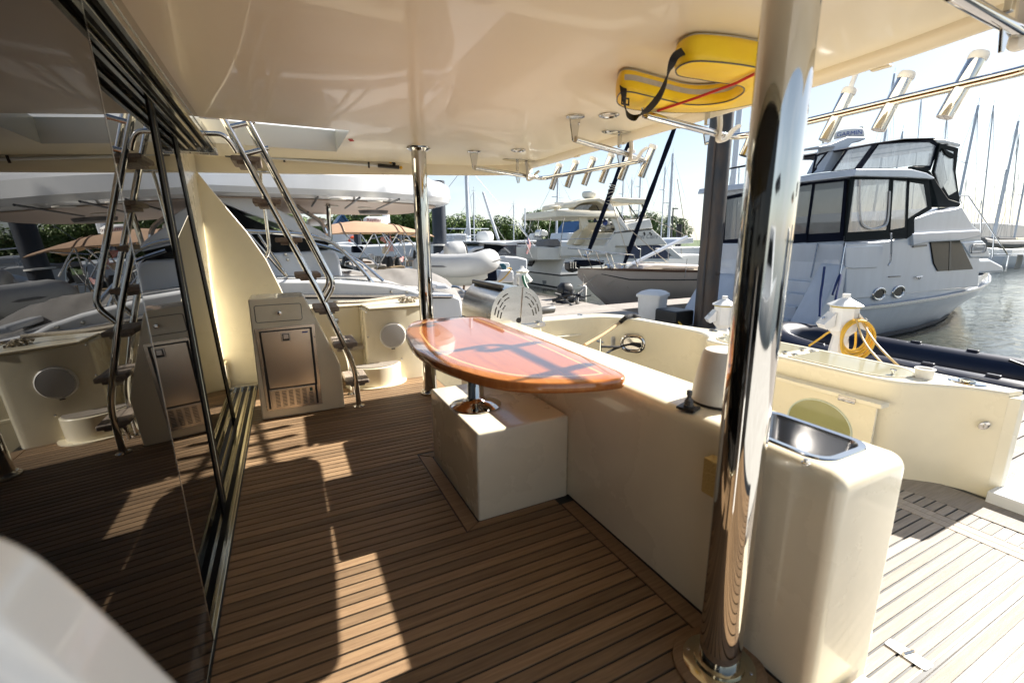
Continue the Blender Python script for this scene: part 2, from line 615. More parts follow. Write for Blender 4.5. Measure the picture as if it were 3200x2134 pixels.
for x0, x1 in ((3.321, 3.381), (3.384, 3.446)):
    for y0, y1 in ((-.7, .628), (.634, 4.65)):
        MB().box((x0, y0, ZA - .012), (x1, y1, ZA + .0006)).build('margin_board', 'teakgrey', af, bevel=.0012, seg=1, origin=(x0, (y0 + y1) / 2, ZA))
MB().prism(cr([(3.628, .2, ZA), (3.63, .9, ZA), (3.60, 1.25, ZA), (3.52, 1.55, ZA), (3.50, 2.4, ZA), (3.52, 3.05, ZA)], 5) +
           cr([(3.90, 3.05, ZA), (3.90, 1.2, ZA), (3.90, .2, ZA)], 3), (0, 0, .0012)).build('margin_board', 'teakgrey', af)
MB().box((1.47, .585, ZA + .0002), (3.31, .60, ZA + .0022)).build('hatch_edge', 'caulk', af)
MB().box((1.47, .602, ZA + .0002), (3.31, .608, ZA + .0026)).build('hatch_edge', 'creampaint', af)
hpl = MB().prism(fil([RZ('e', u, v, ZA + .003) for u, v in ((1412, 1302), (1458, 1268), (1752, 1448), (1692, 1490))], .012, 3, True), (0, 0, .003)).build('hinge_plate', 'chromedull', af)
MB().tube([RZ('e', 1545, 1372, ZA + .008), RZ('e', 1612, 1352, ZA + .008)], .006, 8).build('hinge_knuckle', 'chrome', hpl)
st = MB().box((1.20, .0, -.36), (1.46, .55, -.006)).build('deck_step', 'gel', af)

# =================================================================== cabin end wall, door tracks, glass
wall = MB().prism([(-.58, 3.30, -.10), (-.66, 3.30, -.10), (-.66, 4.80, -.10), (-.58, 4.80, -.10)], (0, 0, 2.2)).build('cabin_bulkhead_wall', 'gel')
struct(wall, 'cream cabin end wall beside the sliding doors')
inn = MB().box((-1.9, -.8, -.12), (-1.86, 4.8, 2.2)).box((-1.86, -.8, -.12), (-.66, 4.8, -.10)).box((-1.86, 4.76, -.1), (-.66, 4.80, 2.2)).build('saloon_interior_shell', mat('dark_saloon_interior', (.02, .018, .015), .8))
struct(inn)
MB().box((-.575, 4.05, -.02), (-.55, 4.72, .26)).build('skirting_step', 'gel', wall, bevel=.008)
sill = thing('door_sill_track', 'polished metal door sill with four parallel tracks on the floor', 'door track', (-.45, 2, 0))
MB().box((-.575, -.6, -.03), (-.338, 4.69, .006)).build('sill_plate', 'track', sill, bevel=.003)
for i, x in enumerate((-.352, -.405, -.462, -.52, -.565)):
    MB().box((x - .006, -.6, .006), (x + .006, 4.69, .026)).build('track_rib', 'track', sill, bevel=.002)
for i, x in enumerate((-.378, -.434, -.490, -.543)):
    MB().box((x - .012, -.6, .0065), (x + .012, 4.60, .009)).build('track_groove', 'blackframe', sill)
MB().box((-.58, 4.60, .004), (-.336, 4.70, .03)).build('end_plate', 'chromedull', sill)
head = thing('door_head_track', 'polished metal door head track with parallel rails under the ceiling', 'door track', (-.45, 2, 1.95))
MB().box((-.63, -.6, 1.965), (-.355, 4.13, 2.012)).build('head_plate', 'track', head, bevel=.003)
for x in (-.368, -.415, -.470, -.520, -.570, -.615):
    MB().box((x - .009, -.6, 1.935), (x + .009, 4.12, 1.966)).build('track_rail', 'track', head, bevel=.002)
for x in (-.392, -.443, -.495, -.545, -.592):
    MB().box((x - .010, -.6, 1.955), (x + .010, 4.0, 1.967)).build('track_groove', 'blackframe', head)
MB().box((-.64, 4.06, 1.926), (-.35, 4.16, 1.962)).build('end_plate', 'chromedull', head, bevel=.003)
for x in (-.40, -.46, -.52, -.58):
    MB().ball((x, 4.11, 1.924), .006, 8).build('screw', 'chrome', head)

def gx(z, off):
    return -.335 - .045 * z - off

def plane_pt(zn, u, v, off):
    d = ray(zn, u, v)
    # x = -.335 - off - .045*z
    t = (-.335 - off - .045 * EYE) / (d.x + .045 * d.z)
    return Vector((0, 0, EYE)) + d * t

def glass_panel(label, off, y_near, top, bot, stile):
    g = thing('sliding_glass_door', label, 'glass door', (gx(0, off), 1.5, 0), 'sliding saloon doors')
    pb = plane_pt('0', bot[0], bot[1], off)
    pt = plane_pt('0', top[0], top[1], off)
    e = (pt - pb) / max(.01, pt.z - pb.z)
    b0 = pb + e * (.02 - pb.z)
    t0 = pb + e * (1.945 - pb.z)
    n0 = Vector((gx(.02, off), y_near, .02))
    n1 = Vector((gx(1.945, off), y_near, 1.945))
    MB().prism([n0, b0, t0, n1], (-.008, 0, 0)).build('glass_pane', 'glassdark', g)
    if stile:
        w = Vector((0, .13, 0))
        MB().prism([b0 + Vector((.006, -.004, -.02)), b0 + w + Vector((.006, 0, -.02)), t0 + w + Vector((.006, 0, 0)), t0 + Vector((.006, -.004, 0))], (-.045, 0, 0)).build('stile', 'blackframe', g, bevel=.004)
        MB().tube([b0 + w * .42 + Vector((.0075, 0, 0)), t0 + w * .42 + Vector((.0075, 0, 0))], .0012, 6).build('trim_line', 'track', g)
    else:
        MB().prism([b0 + Vector((.001, 0, 0)), b0 + Vector((.001, .006, 0)), t0 + Vector((.001, .006, 0)), t0 + Vector((.001, 0, 0))], (-.01, 0, 0)).build('edge_trim', 'chromedull', g)
    return g
glass_panel('nearest dark mirror-like sliding glass door with bare polished edge', .0, -.6, (252, 0), (653, 1932), False)
glass_panel('middle sliding glass door with thick black upright frame', .062, .2, (440, 220), (688, 1568), True)
glass_panel('farthest sliding glass door with black upright next to cream wall', .118, 1.4, (530, 390), (735, 1352), True)

# =================================================================== ceiling / overhang
ZC = 2.012
far3 = [(-.66, 4.90, 1.885), (-.2, 4.80, 1.889), (.51, 4.66, 1.899), (1.27, 4.55, 1.919), (1.83, 4.42, 1.929), (2.11, 4.24, 1.927), (2.22, 4.04, 1.925)]
far_edge = [(x, y) for x, y, z in far3]
aft_edge = [(2.245, 3.72), (2.255, 3.30), (2.265, 2.5), (2.26, 1.9), (2.235, 1.2), (2.17, .75), (2.05, .1), (2.0, -.5)]
hx0, hx1, hy0, hy1 = -.46, .475, 3.36, 4.16
ceil = bpy.data.objects.new('ceiling', None)
C.objects.link(ceil)
ceil['kind'] = 'structure'
ceil['label'] = 'cream moulded overhang ceiling above the cockpit'
ceil.location = (1, 2, ZC)
def cpiece(name, pts, h=.16):
    return MB().prism([(x, y, ZC) for x, y in pts], (0, 0, h)).build(name, 'gelceil', ceil)
aft_lo = [p for p in aft_edge if p[1] < hy0]
cpiece('ceiling_panel', [(-.66, -.5), (-.66, hy0), (hx1, hy0), (2.25, hy0)] + aft_lo)
cpiece('ceiling_panel', [(hx1, hy0), (2.25, hy0), (2.245, 3.72)] + far_edge[::-1][0:4] + [(hx1, 4.67)])
cpiece('ceiling_panel', [(hx0, hy1), (hx1, hy1), (hx1, 4.67), (-.2, 4.80), (hx0, 4.86)])
cpiece('ceiling_panel', [(-.66, hy0), (hx0, hy0), (hx0, 4.86), (-.66, 4.90)])
# lips
def lip(path, zs0, z1, w, inward, name):
    m = MB()
    rings = []
    n = len(path)
    for i, (x, y) in enumerate(path):
        z0 = zs0[i] if isinstance(zs0, list) else zs0
        a = Vector(path[max(i - 1, 0)])
        b = Vector(path[min(i + 1, n - 1)])
        t = (b - a).normalized()
        nrm = Vector((t.y, -t.x)) * inward
        p0 = Vector((x, y, z0))
        q = Vector((nrm.x, nrm.y, 0))
        rings.append([Vector((x, y, z1)) + q * (w + .035), Vector((x, y, z0)) + q * w, Vector((x, y, z0 - .002)) + q * (w * .5), Vector((x, y, z0 + .006)), Vector((x, y, z1 + .16)) - q * .03, Vector((x, y, z1 + .16)) + q * (w + .035)])
    m.loft(rings)
    return m.build(name, 'gelceil', ceil, ang=50)
pa = [(p.x, p.y) for p in cr([Vector((x, y, 0)) for x, y in [(2.22, 4.04)] + aft_edge], 5)]
lip(pa, 1.965, ZC, .035, 1, 'aft_lip')
pf3 = cr([Vector(q_) for q_ in far3], 5)
pf = [(p.x, p.y) for p in pf3]
lip(pf, [p.z for p in pf3], ZC, .04, 1, 'side_fascia')
for i, yy in enumerate((3.3, 2.75, 2.2, 1.66, 1.15)):
    MB().obox((2.25 - .02 * abs(yy - 2.3), yy, 1.961), (.012, 0, 0), (0, .035, 0), (0, 0, .004)).build('track_clip', 'gelceil', ceil, bevel=.003)
# flybridge seen through the ladder opening
MB().box((-.66, 4.46, 2.18), (2.2, 4.52, 2.75)).build('flybridge_coaming', 'white', ceil)
MB().prism([(hx0, hy1 + .002, 2.10), (hx0 - .0, hy1 + .25, 2.26), (hx1 + .15, hy1 + .25, 2.26), (hx1, hy1 + .002, 2.10)], (0, 0, -.05)).build('hatch_rim', 'white', ceil)
MB().box((-.66, -.5, 2.175), (2.0, 3.3, 2.24)).build('flybridge_floor', 'white', ceil)
for du in (0, .045):
    MB().prism([(.498 + du * .3, 3.62 + du, ZC - .0015), (.528 + du * .3, 3.605 + du, ZC - .0015), (.535 + du * .3, 3.64 + du, ZC - .0015), (.505 + du * .3, 3.655 + du, ZC - .0015)], (0, 0, .001)).build('red_sticker', 'flagred', ceil)
# recessed ceiling lights
for (u, v), lb in (((1418, 139), 'round recessed ceiling light beside the yellow horseshoe float'), ((750, 396), 'small round recessed ceiling light above the far rod rack')):
    p = RZ('g', u, v, ZC)
    t = thing('ceiling_light', lb, 'ceiling light', p, 'recessed ceiling lights')
    MB().lathe([(.060, -.001), (.060, -.006), (.052, -.010), (.044, -.008), (.040, .004)], p, n=28).build('bezel', 'chrome', t)
    MB().lathe([(.0, -.001), (.039, -.001), (.039, .004), (0, .004)], p + Vector((0, 0, -.001)), n=24).build('lens', 'lens', t)

# =================================================================== side wings and coamings
wing = MB().prism([(-.60, 4.75, -.05), (-.60, 4.75, 2.02), (-.585, 4.75, 1.90), (-.50, 4.75, 1.76), (-.41, 4.75, 1.617), (-.264, 4.75, 1.39), (-.142, 4.75, 1.15), (-.049, 4.75, .873), (0, 4.75, .70), (.03, 4.75, -.05)], (0, .05, 0)).build('far_side_wing_wall', 'gel', bevel=.012, seg=3)
struct(wing, 'cream sloping wing wall behind the ice maker cabinet')
nw = [(p.x, p.y) for p in cr([Vector((a, b_, 0)) for a, b_ in [(-.60, 1.165), (-.26, 1.16), (-.19, 1.150), (-.157, 1.128), (-.132, 1.080), (-.093, .984), (-.02, .80), (.10, .45)]], 6)] + [(.15, -.05), (-.60, -.05)]
wing2 = MB().prism([(x, .35, z) for x, z in nw], (0, -.07, 0)).build('near_side_wing_wall', 'cool', bevel=.015, seg=3)
struct(wing2, 'out of focus white wing wall close to the camera')

coam = MB()
pl = [(.60, 4.27), (.66, 4.255), (1.10, 4.255), (1.155, 4.275), (1.185, 4.33), (1.20, 4.75), (.60, 4.75)]
coam.prism([(x, y, -.36) for x, y in pl], (0, 0, 1.05))
coam.prism([(.03, 4.56, -.05), (.61, 4.56, -.05), (.61, 4.76, -.05), (.03, 4.76, -.05)], (0, 0, .74))
fc = coam.build('far_side_coaming', 'gel', bevel=.02, seg=3)
struct(fc, 'cream far side coaming holding the round grey speaker')
MB().prism([(.05, 4.55, .692), (.62, 4.55, .692), (.64, 4.24, .694), (1.12, 4.235, .694), (1.18, 4.26, .694), (1.215, 4.33, .694), (1.23, 4.80, .694), (.05, 4.80, .692)], (0, 0, .018)).build('coaming_cap', 'gel', fc, bevel=.008, seg=3)
sx, sy = .72, 4.253
st = MB()
arc = [(sx + .0 + .23 * math.cos(a), 4.256 - .18 * math.sin(a)) for a in [math.radians(t) for t in range(0, 181, 12)]]
st.prism([(x - .05, y, 0.0) for x, y in arc], (0, 0, .185))
s1 = st.build('boarding_step', 'gel', fc, bevel=.01)
MB().prism([(sx - .05 + (x - sx) * .93, 4.258 + (y - 4.256) * .90, .186) for x, y in arc], (0, 0, .006)).build('teak_pad', 'teakgrey', s1)
MB().prism([(sx - .05 + (x - sx) * 1.22, 4.258 + (y - 4.256) * 1.22, .0012) for x, y in arc], (0, 0, .010)).build('step_flange', 'gel', s1)
MB().box((.36, 4.40, .30), (.60, 4.60, .335)).build('upper_step', 'teakgrey', fc, bevel=.006)
for p in (RY('b', 1302, 370, 4.25), RY('b', 1320, 600, 4.25), RY('b', 1630, 798, 4.25)):
    MB().ball(p, .008, 8).build('stud', 'chrome', fc)
p = RY('b', 1022, 452, 4.555)
MB().lathe([(.030, 0), (.030, .006), (.018, .010), (0, .010)], p, (0, -1, 0), 18).build('filler_cap', 'chromedull', fc)
MB().tube(cr([RY('b', 1010, 300, 4.30) + Vector((0, 0, .02)), RY('b', 1250, 292, 4.35) + Vector((0, 0, .02)), RY('b', 1500, 270, 4.45) + Vector((0, 0, .03)), RY('b', 1660, 250, 4.5) + Vector((0, 0, .03))], 6), .016, 8).build('fender_rope', 'ropewhite', None)
tag(bpy.data.objects['fender_rope'], 'pale rope lying along the far coaming cap', 'rope')
frz = MB()
for i in range(26):
    c = RY('b', 1700 + random.uniform(-60, 60), 268 + random.uniform(-22, 22), 4.45)
    a = Vector((random.uniform(-.07, .07), random.uniform(-.05, .05), random.uniform(-.01, .02)))
    frz.tube(cr([c - a, c + Vector((0, 0, .015)), c + a], 3), .006, 5)
tag(frz.build('frayed_rope_end', 'ropewhite'), 'frayed grey rope end bunched on the far coaming corner', 'rope')

# speaker
sp = thing('speaker', 'round grey mesh loudspeaker set in the cream far coaming', 'speaker', RY('b', 1548, 580, 4.25))
pc = RY('b', 1548, 582, 4.252)
MB().lathe([(.122, 0), (.122, .010), (.112, .018), (.108, .014), (0, .014)], pc, (0, -1, 0), 36).build('rim', 'vinylseat', sp)
MB().lathe([(.104, .0145), (.102, .019), (0, .022)], pc, (0, -1, 0), 36).build('grille', 'speaker', sp)
MB().obox(pc + Vector((-.005, -.016, -.124)), (.016, 0, 0), (0, .004, 0), (0, 0, .004)).build('drain', 'greyplastic', sp)

# =================================================================== transom
ZT = .345
inner = [(2.0, 4.78), (2.671, 4.761), (3.067, 4.735), (3.385, 4.70), (3.579, 4.60), (3.70, 4.44), (3.79, 4.20), (3.835, 3.80), (3.850, 3.45), (3.835, 3.31), (3.783, 3.194), (3.70, 3.10), (3.62, 3.05), (3.585, 2.95), (3.588, 2.663), (3.595, 2.2), (3.60, 1.85), (3.605, 1.66), (3.625, 1.56), (3.67, 1.479), (3.80, 1.357), (3.90, 1.247), (3.955, 1.13), (3.985, 1.05)]
outer = [(4.12, 1.03), (4.125, 1.369), (4.13, 1.65), (4.14, 2.19), (4.14, 2.54), (4.12, 3.03), (4.08, 3.35), (3.97, 3.72), (3.90, 4.31), (3.865, 4.596), (3.683, 4.823), (3.337, 4.90), (2.916, 4.94), (2.0, 4.95)]
inn_s = [(p.x, p.y) for p in cr([Vector((x, y, 0)) for x, y in inner], 4)]
out_s = [(p.x, p.y) for p in cr([Vector((x, y, 0)) for x, y in outer], 3)]
tr = MB()
rings = []
def off2(path, d):
    o = []
    for i, (x, y) in enumerate(path):
        a = Vector(path[max(i - 1, 0)])
        b = Vector(path[min(i + 1, len(path) - 1)])
        t = (b - a).normalized()
        o.append((x + t.y * d, y - t.x * d))
    return o
i0 = inn_s
prof = [(.000, ZA - .02), (.000, ZT - .045), (-.002, ZT - .03), (-.0005, ZT - .012), (.006, ZT - .004), (.020, ZT)]
rr = [[(Vector((x, y, z))) for x, y in off2(i0, -d)] for d, z in prof]
tr.loft(rr, caps=False, closed=False)
tran = tr.build('transom_wall', 'gel', ang=60)
struct(tran, 'curved cream transom wall around the aft cockpit')
top = [Vector((x, y, ZT - .0008)) for x, y in off2(i0, -.019)] + [Vector((x, y, ZT - .0008)) for x, y in out_s]
MB().prism(top, (0, 0, -.05)).build('transom_cap', 'gel', tran)
ow = [[Vector((x, y, z)) for x, y in out_s] for z in (ZT - .002, ZT - .06, -.3, -1.3)]
MB().loft(ow, caps=False, closed=False).build('outer_hull', 'cool', tran, ang=60)
# near end of the transom
e0 = Vector((3.985, 1.05, 0))
MB().prism([(3.984, 1.054, ZA - .02), (4.015, 1.000, ZA - .02), (4.06, .99, ZA - .02), (4.121, 1.032, ZA - .02)], (0, 0, ZT - .012 - ZA)).build('end_face', 'gel', tran, bevel=.006)
MB().box((3.88, -.6, ZA - .05), (4.6, 1.02, ZA + .075)).build('doorway_sill', 'white', tran, bevel=.01)
MB().box((4.13, -.6, ZA - .45), (4.75, 4.6, ZA - .06)).build('swim_platform', 'gel', tran, bevel=.03)
for i in range(11):
    plank(4.16 + .052 * i, 4.16 + .052 * i + .047, -.6, 4.4, ZA - .052, tran, 'teakgrey', name='platform_plank')

# cabinet door below the lids
door = thing('transom_cabinet_door', 'cream transom cabinet door with oval green glass window', 'cabinet door', (3.58, 2.1, 0))
xd = 3.575
MB().box((xd - .012, 1.545, -.30), (xd + .012, 2.98, .165)).build('door_panel', 'gel', door, bevel=.006)
ov = [Vector((xd - .0135, 1.905 + .235 * math.cos(a), -.11 + .20 * math.sin(a))) for a in [2 * math.pi * i / 40 for i in range(40)]]
MB().prism(ov, (-.002, 0, 0)).build('window_glass', 'greenglass', door)
MB().tube(ov, .008, 6, True).build('window_rim', mat('pale_window_gasket', (.55, .60, .50), .3), door)
MB().box((xd - .085, 1.49, .172), (xd + .02, 2.98, .205)).build('door_hood', 'gel', door, bevel=.006)
for y in (1.70, 2.78):
    h = MB().box((xd - .092, y - .055, .168), (xd - .080, y + .055, .196)).build('hinge', 'chrome', door, bevel=.002)
    MB().tube([(xd - .09, y - .055, .165), (xd - .09, y + .055, .165)], .007, 8).build('hinge_pin', 'chrome', door)
# translucent lids on the cap
def capsule(x0, x1, y0, y1, r0, r1, n=10):
    o = []
    xm, w = (x0 + x1) / 2, (x1 - x0) / 2
    for i in range(n + 1):
        a = math.radians(180 * i / n)
        o.append((xm + w * math.cos(a), y1 - r1 + r1 * math.sin(a)))
    for i in range(n + 1):
        a = math.radians(180 + 180 * i / n)
        o.append((xm + w * math.cos(a), y0 + r0 + r0 * math.sin(a)))
    return o
for (y0, y1, r0, r1), lb in (((1.50, 2.26, .24, .002), 'translucent cream rounded lid nearest the transom doorway'), ((2.34, 3.08, .002, .24), 'translucent cream rounded lid farther along the transom')):
    t = thing('bait_well_lid', lb, 'hatch lid', (3.86, (y0 + y1) / 2, ZT), 'lids on the transom cap')
    cp = capsule(3.655, 4.075, y0, y1, r0, r1)
    MB().prism([(x, y, ZT + .0005) for x, y in cp], (0, 0, .004)).build('lid_pane', 'lid', t)
    MB().tube([(x, y, ZT + .002) for x, y in cp], .006, 6, True).build('gasket', 'creampaint', t)
    yh = y1 if r1 < .01 else y0
    for xx in (3.74, 3.98):
        MB().box((xx - .025, yh - .02, ZT + .004), (xx + .025, yh + .02, ZT + .016)).build('hinge', 'chrome', t, bevel=.003)
    yk = y0 + .09 if r1 < .01 else y1 - .09
    MB().lathe([(.010, .004), (.010, .03), (.020, .034), (.020, .04), (0, .041)], (3.80, yk, ZT), n=16).build('pull_knob', 'chrome', t)
p = RZ('m', 1122, 900, ZT)
cup = thing('cup_holder', 'white round cup socket standing on the transom cap', 'cup holder', p)
MB().lathe([(.052, 0), (.052, .055), (.058, .058), (.058, .066), (.046, .066), (.044, .03), (0, .03)], p, n=28).build('cup', 'vinylseat', cup)
p = RZ('m', 1650, 960, ZT)
rh = thing('deck_filler', 'oval metal rod holder plate with dark opening near the transom end', 'rod holder', p)
MB().lathe([(.10, 0), (.095, .007), (.045, .009), (.045, .02), (.035, .02), (.033, .004)], p, n=32, sx=.62).build('flange', 'chrome', rh)
MB().lathe([(0, .005), (.033, .005), (.033, .008), (0, .008)], p, n=24, sx=.62).build('opening', 'black', rh)
for (u, v), lb in (((2275, 485), 'small oval chrome filler plate on the transom bend'), ((770, 303), 'small oval chrome filler plate at the far corner of the transom')):
    p = RZ('n', u, v, ZT)
    MB().lathe([(.055, 0), (.05, .006), (.02, .008), (0, .008)], p + Vector((0, 0, .001)), n=24, sx=.6).build('filler_plate', 'chrome')
    tag(bpy.data.objects[[o.name for o in bpy.data.objects if o.name.startswith('filler_plate')][-1]], lb, 'filler plate', 'filler plates')
# flush pull on the transom end
p = RX('m', 1860, 1485, 3.94)
lt = thing('flush_latch', 'oval chrome flush latch on the transom near its end', 'latch', p)
nrm = Vector((-.80, -.60, 0))
MB().lathe([(.034, 0), (.032, .006), (.016, .008), (0, .008)], p, nrm, 28, sx=.72).build('plate', 'chrome', lt)
MB().obox(p + nrm * .012, Vector((.6, -.8, 0)) * .005, nrm * .005, (0, 0, .015)).build('ring_pull', 'chrome', lt, bevel=.003)
# hawse hole with rope, cleat, speaker square, fender rope
hc = RX('n', 1365, 628, 3.72)
hw = thing('hawse_hole', 'oval chrome hawse hole in the far transom corner', 'hawse hole', hc)
hn = Vector((-.78, -.62, 0)).normalized()
ht = Vector((-.62, .78, 0)).normalized()
ovl = [hc + ht * x + Vector((0, 0, z)) for x, z in rrect(.27, .19, .094, 8)]
MB().tube(ovl, .022, 8, True).build('rim', 'chrome', hw)
MB().prism([hc - hn * .004 + ht * x * .9 + Vector((0, 0, z * .9)) for x, z in rrect(.27, .19, .094, 8)], -hn * .01).build('opening', 'chromedull', hw)
blk = MB()
blk.tube(cr([hc + ht * -.10 + hn * .03, hc + ht * .02 + hn * .05 + Vector((0, 0, .0)), RX('n', 1200, 665, 3.40), RX('n', 1010, 662, 3.15)], 6), .014, 8)
blk.tube(cr([hc + ht * -.10 + hn * .03 + Vector((0, 0, -.03)), hc + ht * .02 + hn * .06, RX('n', 1180, 680, 3.40), RX('n', 1070, 735, 3.2), RX('n', 1000, 770, 3.1)], 6), .014, 8)
tag(blk.build('mooring_line', 'blackcloth'), 'black mooring line leading through the chrome hawse hole', 'rope')
cp_ = RX('n', 1003, 640, 3.15)
cl = thing('mooring_cleat', 'upright chrome mooring cleat inside the far aft corner', 'cleat', cp_)
MB().tube([cp_ + Vector((0, 0, -.12)), cp_ + Vector((0, 0, .07))], [.016, .012], 10).tube([cp_ + Vector((.01, -.04, .03)), cp_ + Vector((-.01, .06, .03))], .011, 8).build('horn', 'chrome', cl)
sp2 = RY('n', 1152, 605, 4.5)
s2 = thing('speaker', 'small square white vent speaker low in the far aft corner', 'speaker', sp2)
MB().obox(sp2, (.07, .03, 0), (.004, -.008, 0), (0, 0, .07)).build('frame', 'vinylseat', s2, bevel=.01)
MB().lathe([(.05, 0), (.05, .006), (.03, .008), (0, .009)], sp2 + Vector((.004, -.009, 0)), (.25, -.97, 0), 24).build('cone', 'speaker', s2)
rp_ = MB().tube(cr([RX('n', 1235, 380, 3.72), RX('n', 1050, 510, 3.2), RX('n', 900, 600, 2.8), RX('n', 820, 645, 2.6)], 6), .016, 8)
ro = rp_.build('fender_line', 'ropetan')
tag(ro, 'tan mooring rope with black sleeve over the far transom corner', 'rope')
MB().tube(cr([RX('n', 1225, 388, 3.68), RZ('n', 1285, 335, ZT + .02), RZ('n', 1350, 314, ZT + .028), RZ('n', 1400, 318, ZT + .02), RZ('n', 1445, 338, ZT - .03)], 6), .026, 10).build('chafe_sleeve', 'blackcloth', ro)
# far aft side wall of cockpit
sw = MB().box((1.20, 4.70, -.36), (2.6, 4.80, ZT - .01)).box((1.2, 4.69, .10), (3.3, 4.72, .135))
struct(sw.build('aft_side_wall', 'gel', bevel=.01), 'cream inner side wall of the aft cockpit')
# =================================================================== poles
def pole(name, label, x, y, r, ringr, wood):
    t = thing(name, label, 'support pole', (x, y, 0), 'chrome poles holding the overhang')
    MB().tube([(x, y, .012 + (ZC - .02) * i / 12) for i in range(13)], r, 48).build('tube', 'chrome', t, ang=60)
    MB().lathe([(r + .001, ZC - .03), (r + .008, ZC - .024), (r + .034, ZC - .012), (r + .036, ZC - .001)], (x, y, 0), n=40).build('top_flange', 'chrome', t)
    if wood:
        MB().lathe([(ringr + .03, .0006), (ringr + .03, .010), (ringr + .024, .014), (ringr - .005, .014), (ringr - .005, .0006)], (x, y, 0), n=48).build('wood_ring', 'teak', t)
    b = MB().lathe([(ringr, .0012), (ringr, .016), (ringr - .012, .020), (r + .014, .022), (r + .012, .034), (r + .001, .036)], (x, y, 0), n=48).build('base_flange', 'track' if wood else 'chrome', t)
    for i in range(4):
        a = math.radians(35 + 90 * i)
        MB().ball((x + (ringr - .016) * math.cos(a), y + (ringr - .016) * math.sin(a), .020), .006, 8, (1, 1, .4)).build('screw', 'chrome', b)
    return t
pole('support_pole', 'thick polished steel pole in the foreground next to the sink', 1.085, .765, .060, .105, True)
pole('support_pole', 'polished steel pole beyond the table at the far side', 1.035, 3.73, .058, .085, False)

# =================================================================== counter
cx0, cx1, cy0, cy1, cz = 1.205, 1.535, .565, 3.03, .705
ct = thing('counter', 'long cream moulded cockpit counter with sink and rounded edges', 'counter', (1.37, 2, 0))
def rbox(x0, y0, z0, x1, y1, z1, rv, rt, n=7, m=6, hole=None):
    b = MB()
    rings = []
    base = [((x0 + x1) / 2 + p[0], (y0 + y1) / 2 + p[1]) for p in rrect(x1 - x0, y1 - y0, rv, n)]
    def inset(d):
        w, h = x1 - x0 - 2 * d, y1 - y0 - 2 * d
        return [((x0 + x1) / 2 + p[0], (y0 + y1) / 2 + p[1]) for p in rrect(w, h, max(.006, rv - d * .6), n)]
    rings.append([Vector((x, y, z0)) for x, y in base])
    rings.append([Vector((x, y, z0 + (z1 - rt - z0) * .5)) for x, y in base])
    for i in range(m + 1):
        a = math.pi / 2 * i / m
        d = rt * (1 - math.cos(a))
        z = z1 - rt + rt * math.sin(a)
        rings.append([Vector((x, y, z)) for x, y in inset(d)])
    return b, rings, inset(rt)
b, rings, topo = rbox(cx0, cy0, -.36, cx1, cy1, cz, .034, .045)
b.loft(rings, caps=False)
# top with a sink opening: bridge the outline to a rounded rectangle
sk = (1.372, .800, .205, .300, .045)
sx0, sy0, sw_, sh_, sr = sk
def ringpts(w, h, r, cx_, cy_, z):
    return [Vector((cx_ + p[0], cy_ + p[1], z)) for p in rrect(w, h, r, 7)]
b.loft([[Vector((x, y, cz)) for x, y in topo], ringpts(sw_, sh_, sr, sx0, sy0, cz)], caps=False)
body = b.build('counter_body', 'gel', ct, ang=50)
MB().box((1.2, .60, -.004), (1.206, 1.80, .006)).build('base_seal', 'caulk', ct)
sink = thing('sink', 'rectangular polished steel sink set in the counter end', 'sink', (sx0, sy0, cz))
rw = ringpts(sw_ + .034, sh_ + .034, sr + .015, sx0, sy0, cz + .0015)
r1 = ringpts(sw_ + .030, sh_ + .030, sr + .013, sx0, sy0, cz + .005)
r2 = ringpts(sw_ - .004, sh_ - .004, sr, sx0, sy0, cz + .004)
r3 = ringpts(sw_ - .012, sh_ - .012, sr, sx0, sy0, cz - .01)
r4 = ringpts(sw_ - .03, sh_ - .03, sr, sx0, sy0, cz - .13)
r5 = ringpts(sw_ - .07, sh_ - .07, sr, sx0, sy0, cz - .155)
r6 = ringpts(.05, .05, .024, sx0, sy0, cz - .16)
MB().loft([rw, r1, r2], caps=False).build('rim', 'chrome', sink, ang=60)
MB().loft([r2, r3, r4, r5, r6], caps=False).build('basin', 'basin', sink, ang=70, recalc=False)
MB().lathe([(.026, 0), (.026, .004), (.018, .005), (.016, -.004), (0, -.004)], (sx0, sy0, cz - .161), n=20).build('drain', 'chrome', sink)
p = RZ('d', 893, 1280, cz)
fa = thing('tap_button', 'tiny chrome button on the counter edge beside the sink', 'tap', p)
MB().lathe([(.011, 0), (.011, .004), (.007, .006), (.006, .014), (0, .015)], p, n=16).build('button', 'chrome', fa)
fb = MB().obox(RX('d', 300, 1375, 1.185), (.022, 0, 0), (0, .040, 0), (0, 0, .062)).build('foam_block', 'foam', bevel=.004)
tag(fb, 'pale yellow block stuck to the counter front behind the foreground pole', 'foam block')
# joystick
p = RZ('d', 108, 915, cz)
js = thing('joystick', 'grey docking joystick on a black square plate on the counter', 'joystick', p)
MB().obox(p + Vector((0, 0, .006)), (.027, .009, 0), (-.010, .032, 0), (0, 0, .005)).build('base_plate', 'black', js, bevel=.003)
MB().lathe([(r_ * .74, h_ * .80) for r_, h_ in [(.023, .012), (.024, .022), (.020, .026), (.023, .031), (.019, .036), (.021, .041), (.016, .047), (.010, .055), (.0095, .064), (.013, .068), (.0135, .085), (.012, .088), (0, .088)]], p, n=20).build('stick', 'greyplastic', js)
MB().lathe([(.006, .0121), (.006, .0135), (0, .0135)], p + Vector((.020, -.014, -.001)), n=12).build('indicator', 'chrome', js)
